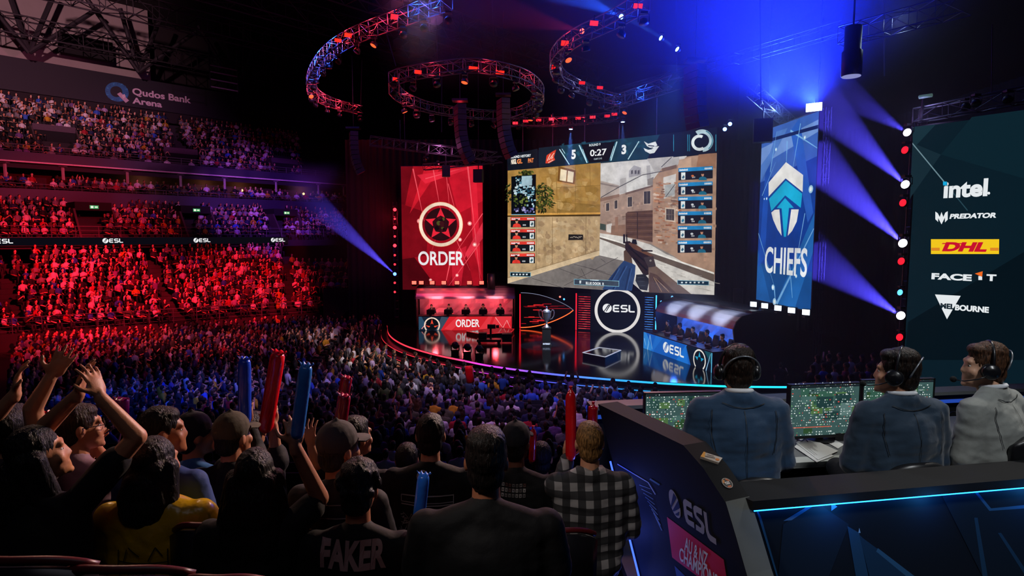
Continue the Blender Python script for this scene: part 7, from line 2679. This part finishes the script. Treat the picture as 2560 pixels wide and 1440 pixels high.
# ---------------------------------------------------------------- lamps on the rig
def lamp(p, d, col, es, size, label, group, name='moving_head_lamp', lit=True):
    p, d = Vector(p), Vector(d).normalized()
    e = empty(name, p, label, 'stage lamp', group)
    s = size
    up = Vector((0, 0, 1))
    sd = d.cross(up)
    sd = sd.normalized() if sd.length > .1 else Vector((1, 0, 0))
    MB().lathe(p, [(.55 * s, -1.15 * s), (.85 * s, -.9 * s), (s, -.2 * s), (s, .0)], 14, d).build('head', M_case, e, True)
    if lit:
        MB().lathe(p, [(.86 * s, .0), (.80 * s, .06 * s), (.4 * s, .09 * s)], 18, d).build('lens', glow('lens_%s_%g' % (col, es), col, es), e, True)
    y = MB(); y.tube([p - d * .45 * s + sd * 1.12 * s, p - d * .45 * s + sd * 1.12 * s + up * 1.5 * s, p - d * .45 * s - sd * 1.12 * s + up * 1.5 * s, p - d * .45 * s - sd * 1.12 * s], .1 * s, 5); y.build('yoke', M_case, e)
    MB().box(p - d * .45 * s + up * 1.75 * s, (1.5 * s, 1.2 * s, .5 * s)).build('base', M_case, e)
    return e
def strobe(p, d, col, es, w_, h_, label, group):
    p, d = Vector(p), Vector(d).normalized()
    sd = d.cross(Vector((0, 0, 1))).normalized(); up = sd.cross(d).normalized()
    e = empty('strobe_panel', p, label, 'stage lamp', group)
    q = [p - sd * w_ / 2 - up * h_ / 2, p + sd * w_ / 2 - up * h_ / 2, p + sd * w_ / 2 + up * h_ / 2, p - sd * w_ / 2 + up * h_ / 2]
    MB().prism([x - d * .01 for x in q], -d * .12).build('housing', M_case, e)
    MB().prism(q, d * .01).build('lit_face', glow('strobe_%s_%g' % (col, es), col, es), e)
    m = MB(); m.beam(p - d * .08 + up * h_ / 2, p - d * .08 + up * (h_ / 2 + .2), .05, .05); m.build('bracket', M_case, e)
CAMP = Vector((0, 0, CZ))
toc = lambda p: (CAMP - Vector(p)).normalized()
k = 0
for x, y, z, w_, h_, es in ((870, 88, ZA, .42, .22, 4), (845, 101, ZA, .4, .2, 3), (986, 42, ZA, .4, .26, 2.5), (1183, 171, ZB, .5, .2, 3), (1250, 181, ZB, .5, .2, 3), (1045, 180, ZB, .4, .2, 3), (988, 198, ZB, .3, .2, 2), (1485, 58, ZCc, .4, .22, 3), (1412, 108, ZCc, .4, .26, 3), (1595, 15, ZCc, .4, .2, 3), (1455, 207, ZCc, .42, .2, 1.5), (1500, 219, ZCc, .42, .2, 1.5), (1384, 168, ZCc, .25, .25, 1.2)):
    p = WZ(x, y, z - .1); k += 1
    strobe(p, toc(p) + Vector((.3, 0, -.2)), '#ff2012', es * .7, w_ * .8, h_ * .8, 'red lit strobe panel on the curved trusses, %s from the list of thirteen by height' % ordinal(k) if False else 'red strobe panel on the %s truss, %s of its row' % ({ZA: 'large left curved', ZB: 'oval ring', ZCc: 'right curved'}[z], ordinal(k if z == ZA else k - 3 if z == ZB else k - 7)), 'red strobe panels on the curved trusses')
for j, x in enumerate((1288, 1314, 1346, 1378, 1410, 1444, 1480, 1516, 1534)):
    t = (x - 1272) / 288
    p = W(x, 311 - (t * 22) - (3 if x % 4 else 0), 41 - 4 * t) + Vector((0, -.3, 0))
    strobe(p, toc(p) + Vector((0, 0, -.4)), '#ff2838', 1.0 if j % 3 else 2, .34, .17, 'red strobe panel on the truss over the video screen, %s from left' % ordinal(j + 1), 'red strobe panels over the screen')
    q = W(x + 10, 322 - t * 22, 41 - 4 * t)
    lamp(q, (.1, -.5, -1), '#ffffff', 1, .2, 'unlit moving head under the truss over the screen, %s from left' % ordinal(j + 1), 'moving heads over the screen', lit=False)
# hanging dark moving heads round the curved trusses
for nm, arc, n, dz in (('large left curved', arcA, 16, -.55), ('oval ring', arcB, 18, -.5), ('right curved', arcC, 11, -.5)):
    for j in range(n):
        p = arc[int(j * (len(arc) - 1) / (n - 1 if nm != 'oval ring' else n))] + Vector((0, 0, dz))
        lamp(p - Vector((0, 0, .25)), (R.uniform(-.6, .6), R.uniform(-.8, .2), -1), '#ff5a2c', 1.6, .17, 'moving head hanging under the %s truss, %s along it' % (nm, ordinal(j + 1)), 'moving heads under the curved trusses', lit=(j % 7 == 3))
# glow of the truss warmers: small lamps inside the trusses
for x, y, c, pw in ((1085, 12, BLUE, 260), (1040, 28, BLUE, 200), (985, 50, RED, 160), (925, 72, RED, 220), (868, 98, RED, 150), (835, 122, BLUE, 260), (800, 155, BLUE, 330), (781, 190, BLUE, 260), (780, 220, RED, 220), (805, 246, RED, 240), (850, 263, RED, 260), (900, 276, RED, 260)):
    p = WZ(x, y, ZA)
    point(p + Vector((0, -.1, .0)), c, pw * .5, .12, 'truss_warmer', .0)
for x, y, c, pw in ((1080, 176, RED, 80), (1215, 168, RED, 90), (1320, 200, RED, 60), (1345, 245, (1, .4, .3), 50), (1150, 282, RED, 30), (1020, 250, RED, 40)):
    point(WZ(x, y, ZB), c, pw * .45, .12, 'truss_warmer', .0)
for x, y, c, pw in ((1420, 110, RED, 40), (1395, 170, (.7, .6, 1), 40), (1450, 215, (.5, .5, 1), 40), (1550, 248, BLUE, 120)):
    point(WZ(x, y, ZCc), c, pw * .5, .12, 'truss_warmer', .0)
for x in (1300, 1380, 1460, 1530):
    point(W(x, 303, 39), RED, 40, .1, 'truss_warmer', .0)
point(W(1600, 235, 33), BLUE, 160, .12, 'truss_warmer', .0)
point(W(1100, 372, 39), (.8, .2, .6), 60, .12, 'truss_warmer', .0)
point(W(1940, 280, 30), (.3, .5, 1), 220, .12, 'truss_warmer', .0)
point(WZ(2250, 52, CZ + 6.9), (.5, .7, 1), 40, .12, 'truss_warmer', .0)
point(W(2300, 285, 16.6), (.5, .4, 1), 12, .1, 'truss_warmer', .0)

# lit lamps of the two upright trusses
for j, (x, y, c, s_, es) in enumerate(((2268, 331, '#e9e6ff', .125, 6), (2263, 461, '#f2f0ff', .135, 8), (2257, 608, '#f4f2ff', .14, 9), (2252, 789, '#f4f2ff', .14, 9))):
    p = W(x, y, 17.1)
    lamp(p, toc(p) + Vector((-.75, .1, .35)), c, es, s_, 'white glaring beam lamp on the right upright truss, %s from top' % ordinal(j + 1), 'white beam lamps on the right upright truss')
for j, (x, y) in enumerate(((2262, 375), (2257, 507), (2253, 653), (2249, 843))):
    p = W(x, y, 17.1)
    lamp(p, toc(p) + Vector((-.9, .3, .25)), '#ff1626', 2.2, .12, 'red lamp between white ones on the right upright truss, %s from top' % ordinal(j + 1), 'red lamps on the right upright truss')
p = W(2250, 731, 17.1)
lamp(p, toc(p) + Vector((-1.2, .3, .3)), '#4aa0ff', 3, .1, 'single blue lamp on the right upright truss', 'blue lamps on the right upright truss')
for j, y in enumerate((524, 547, 569, 591, 614, 638, 661, 685, 707, 730)):
    p = W(987, y, 46)
    big = j in (0, 2, 4)
    c, es = ('#3a5cff', 10) if j == 7 else ('#ff2430', 6 if big else 3.5)
    lamp(p, toc(p) + Vector((.2 if j % 2 else 0, 0, 0)), c, es, .15 if big or j == 7 else .10, '%s lamp on the left upright truss, %s from top' % ('blue' if j == 7 else 'red', ordinal(j + 1)), 'lamps on the left upright truss')
# the bright lamp on the blue banner's top corner
p = W(2035, 268, 26.4)
strobe(p, toc(p) + Vector((-.2, 0, .1)), '#cfefff', 14, .62, .34, 'blinding blue white lamp on the top corner of the blue banner', 'banner lamps')
# beams: lamp position, aim, colour, power, cone
beams = []
def beam(x, y, d, tx, ty, td, col, power, deg, hexc=None, label=None, es=6, size=.14, vol=1.0):
    p, q = W(x, y, d), W(tx, ty, td)
    spot(p + (q - p).normalized() * .16, q, col, power, deg, .35, .04, 'beam_light', vol)
    if label:
        lamp(p, (q - p).normalized(), hexc, es, size, label, 'beam lamps on the rig')
VB = (.09, .07, 1)
VF = 8
beam(2268, 331, 17.1, 2080, 215, 26, VB, 22000, 10, vol=VF)
beam(2263, 461, 17.1, 2050, 255, 28, VB, 95000, 10, vol=VF)
beam(2257, 608, 17.1, 2030, 390, 28, VB, 140000, 11, vol=VF)
beam(2252, 789, 17.1, 2030, 640, 28, VB, 110000, 11, vol=VF)
beam(987, 685, 46, 880, 590, 44, (.12, .08, 1), 90000, 14, vol=VF)
beam(1455, 78, 30, 1220, 20, 24, (1, .02, .10), 3500, 13, '#ff4030', 'red beam lamp on the right curved truss', 8, .15, VF)
beam(1553, 42, 27, 1330, -60, 22, BLUE, 40000, 14, '#6fa8ff', 'blue beam lamp high on the right curved truss', 8, .13, VF)
beam(1652, 95, 26, 1540, 30, 25, (.05, .2, 1), 14000, 7, '#7fb4ff', 'upper of two blue beam lamps right of the curved truss', 8, .12, VF)
beam(1693, 123, 26, 1590, 50, 25, (.05, .2, 1), 14000, 7, '#7fb4ff', 'lower of two blue beam lamps right of the curved truss', 8, .12, VF)
beam(1427, 323, 39, 1424, 420, 38.8, (.1, .25, 1), 9000, 20, '#8fb8ff', 'blue beam lamp over the screen header, left of two', 8, .14, VF)
beam(1557, 305, 37, 1556, 400, 36.8, (.1, .25, 1), 9000, 20, '#8fb8ff', 'blue beam lamp over the screen header, right of two', 8, .14, VF)
for x, y, lab in ((1825, 310, 'upper'), (1812, 323, 'lower')):
    lamp(W(x, y, 33), toc(W(x, y, 33)), '#6f9cff', 8, .12, '%s of two small blue lamps beside the screen\'s right end' % lab, 'beam lamps on the rig')
for j, (x, y) in enumerate(((1068, 396), (1062, 402), (1095, 413), (1165, 402), (1182, 398), (1230, 413))):
    q = W(x, y, 41)
    lamp(q, (q - W(x - 10, y + 60, 42)) * -1, '#ff4a2a', 6, .12, 'small red lamp over the red banner, %s from left' % ordinal(j + 1), 'red lamps over the red banner')
spot(W(1100, 405, 40.8), W(1080, 600, 42), (1, .03, .06), 1500, 50, .8, .1, 'banner_wash', 6)
# broad blue light filling the haze over the right of the stage
spot(W(2035, 262, 26.2), W(1690, -600, 16), (.01, .03, 1), 80000, 84, 1, .15, 'blue_fill')
spot(W(1940, 250, 29), W(1850, -200, 22), (.01, .03, 1), 40000, 84, 1, .15, 'blue_fill')
# red glow left of the stage
point(W(978, 545, 45.3), (1, .02, .05), 130, .2, 'red_glow', 6)

# ---------------------------------------------------------------- line arrays and hung speakers
def line_array(top, n, d, bend, label, tilt0=.0):
    p = W(*top, d)
    e = empty('line_array', p, label, 'loudspeaker array', 'line arrays hanging from the rig')
    m = MB(); m.box(p + Vector((0, 0, .25)), (.9, .6, .12)); m.tube([p + Vector((0, 0, .3)), p + Vector((0, 0, 5))], .025, 5); m.build('flying_frame', M_dark, e)
    fr = Vector((-.94, -.34, 0)).normalized()
    sd = Vector((-fr.y, fr.x, 0))
    a = tilt0
    q = p
    for i in range(n):
        dn = (Vector((0, 0, -1)) * math.cos(a) - fr * math.sin(a))
        f2 = (fr * math.cos(a) - Vector((0, 0, 1)) * math.sin(a))
        rot = Matrix((sd, f2, -dn)).transposed()
        c = q + dn * .155
        m = MB(); m.box(c, (1.0, .5, .28), rot); m.build('cabinet', mat('speaker_black', '#17171b', .5, var=.2), e)
        if True:
            g = MB(); g.box(c + f2 * .252, (.92, .012, .23), rot); o = g.build('grille', mat('speaker_grille', '#2c2a30', .6, .4, var=.4, scale=60), e)
        q = q + dn * .31
        a += bend * (i / n) * 1.6
    return e
line_array((1150, 262), 11, 36, .085, 'curved loudspeaker array hanging below the oval ring, left one')
line_array((1258, 248), 11, 36, .075, 'curved loudspeaker array hanging below the oval ring, right one')
line_array((884, 330), 9, 41, .10, 'curved loudspeaker array hanging left of the red banner')
line_array((1738, 165), 9, 28, .05, 'dark loudspeaker array in the blue haze right of the screen')
def hung_speaker(x, y, d, w_, h_, label, yaw=.2):
    p = W(x, y, d)
    e = empty('hung_speaker', p, label, 'loudspeaker', 'single hung loudspeakers')
    MB().box(p, (w_, .5, h_), yawm(yaw)).build('cabinet', mat('speaker_black', '#17171b'), e)
    MB().box(p + yawm(yaw) @ Vector((0, -.256, 0)), (w_ * .9, .012, h_ * .9), yawm(yaw)).build('grille', mat('speaker_grille', '#2c2a30'), e)
    m = MB(); m.tube([p + Vector((0, 0, h_ / 2)), p + Vector((0, 0, h_ / 2 + 1.2))], .03, 6); m.build('bracket', M_dark, e)
hung_speaker(1115, 428, 40.5, .5, .75, 'small black loudspeaker over the middle of the red banner')
hung_speaker(1196, 440, 40.5, .6, .85, 'small black loudspeaker over the right top of the red banner', -.2)
hung_speaker(1907, 327, 29.5, .85, 1.1, 'big dark loudspeaker box at the blue banner\'s upper left corner', -.3)
# hanging cylinder
p = W(2128, 192, 19)
e = empty('hanging_cylinder', p, 'black hanging cylinder with a glowing white rim at the upper right', 'house lamp')
MB().lathe(p, [(.27, .02), (.29, .04), (.29, .75), (.24, .8), (.24, 1.5)], 24).build('body', M_case, e, True)
MB().lathe(p, [(.265, 0), (.265, .02)], 24).build('lit_disc', glow('disc_white', '#8f93c8', .9), e)
m = MB(); m.tube([p + Vector((0, 0, 1.5)), p + Vector((0, 0, 6))], .03, 6); m.build('cable', M_dark, e)
# floodlight on the sponsor wall's truss
p = W(2311, 241, 16.7)
e = empty('work_light', p, 'pale tubular work light above the sponsor screen', 'stage lamp')
MB().tube([p + Vector((-.14, 0, -.02)), p + Vector((.17, -.05, .02))], .05, 10).build('tube', mat('pale_tube', '#8fb0a8', .4, emit='#7aa39a', es=.25), e, True)
m = MB(); m.beam(p + Vector((0, .03, -.05)), p + Vector((-.03, .05, -.6)), .05, .05); m.build('bracket', M_dark, e)
for j, x in enumerate((2415, 2440, 2520)):
    q = W(x, 270 - j * 9, 16 - j * .4)
    lamp(q, (-.2, -.6, -1), '#ffffff', 1, .11, 'unlit lamp on the truss over the sponsor screen, %s from left' % ordinal(j + 1), 'unlit lamps over the sponsor screen', lit=False)

# ---------------------------------------------------------------- thin stage haze
def haze_mat(name, dens, edge):
    m = bpy.data.materials.new(name)
    m.use_nodes = True
    nt = m.node_tree
    nt.nodes.clear()
    N = nt.nodes.new
    tc, sep = N('ShaderNodeTexCoord'), N('ShaderNodeSeparateXYZ')
    nt.links.new(tc.outputs['Generated'], sep.inputs[0])
    prev = None
    for ax, ed in zip('XYZ', edge):
        inv = N('ShaderNodeMath'); inv.operation = 'SUBTRACT'; inv.inputs[0].default_value = 1
        nt.links.new(sep.outputs[ax], inv.inputs[1])
        mn = N('ShaderNodeMath'); mn.operation = 'MINIMUM'
        nt.links.new(sep.outputs[ax], mn.inputs[0]); nt.links.new(inv.outputs[0], mn.inputs[1])
        mr = N('ShaderNodeMapRange'); mr.interpolation_type = 'SMOOTHSTEP'
        mr.inputs[2].default_value = ed
        nt.links.new(mn.outputs[0], mr.inputs[0])
        mu = N('ShaderNodeMath'); mu.operation = 'MULTIPLY'
        nt.links.new(mr.outputs[0], mu.inputs[0])
        if prev: nt.links.new(prev.outputs[0], mu.inputs[1])
        else: mu.inputs[1].default_value = dens
        prev = mu
    v = N('ShaderNodeVolumeScatter')
    v.inputs['Color'].default_value = (.9, .9, 1, 1)
    nt.links.new(prev.outputs[0], v.inputs['Density'])
    o_ = N('ShaderNodeOutputMaterial')
    nt.links.new(v.outputs[0], o_.inputs['Volume'])
    return m
for c, sz, dens, edge, lab in (((10, 24, CZ + 3), (20, 22, 23), .012, (.4, .12, .12), 'blue haze filling the air between blue banner and sponsor screen'),
                         ((-.5, 25.5, CZ + 10), (12, 13, 7), .012, (.3, .3, .3), 'faint haze around the beam lamps of the right curved truss'),
                         ((-12.7, 44.6, CZ + .5), (8, 5, 10), .012, (.2, .2, .2), 'faint haze left of the red banner'),
                         ((4.5, 38.2, CZ + 5), (8, 3, 5), .01, (.2, .2, .2), 'faint haze before the header of the video screen')):
    m = MB(); m.box(c, sz)
    o = m.build('haze', haze_mat('stage_haze', dens, edge))
    tag(o, lab, 'haze', kind='stuff')
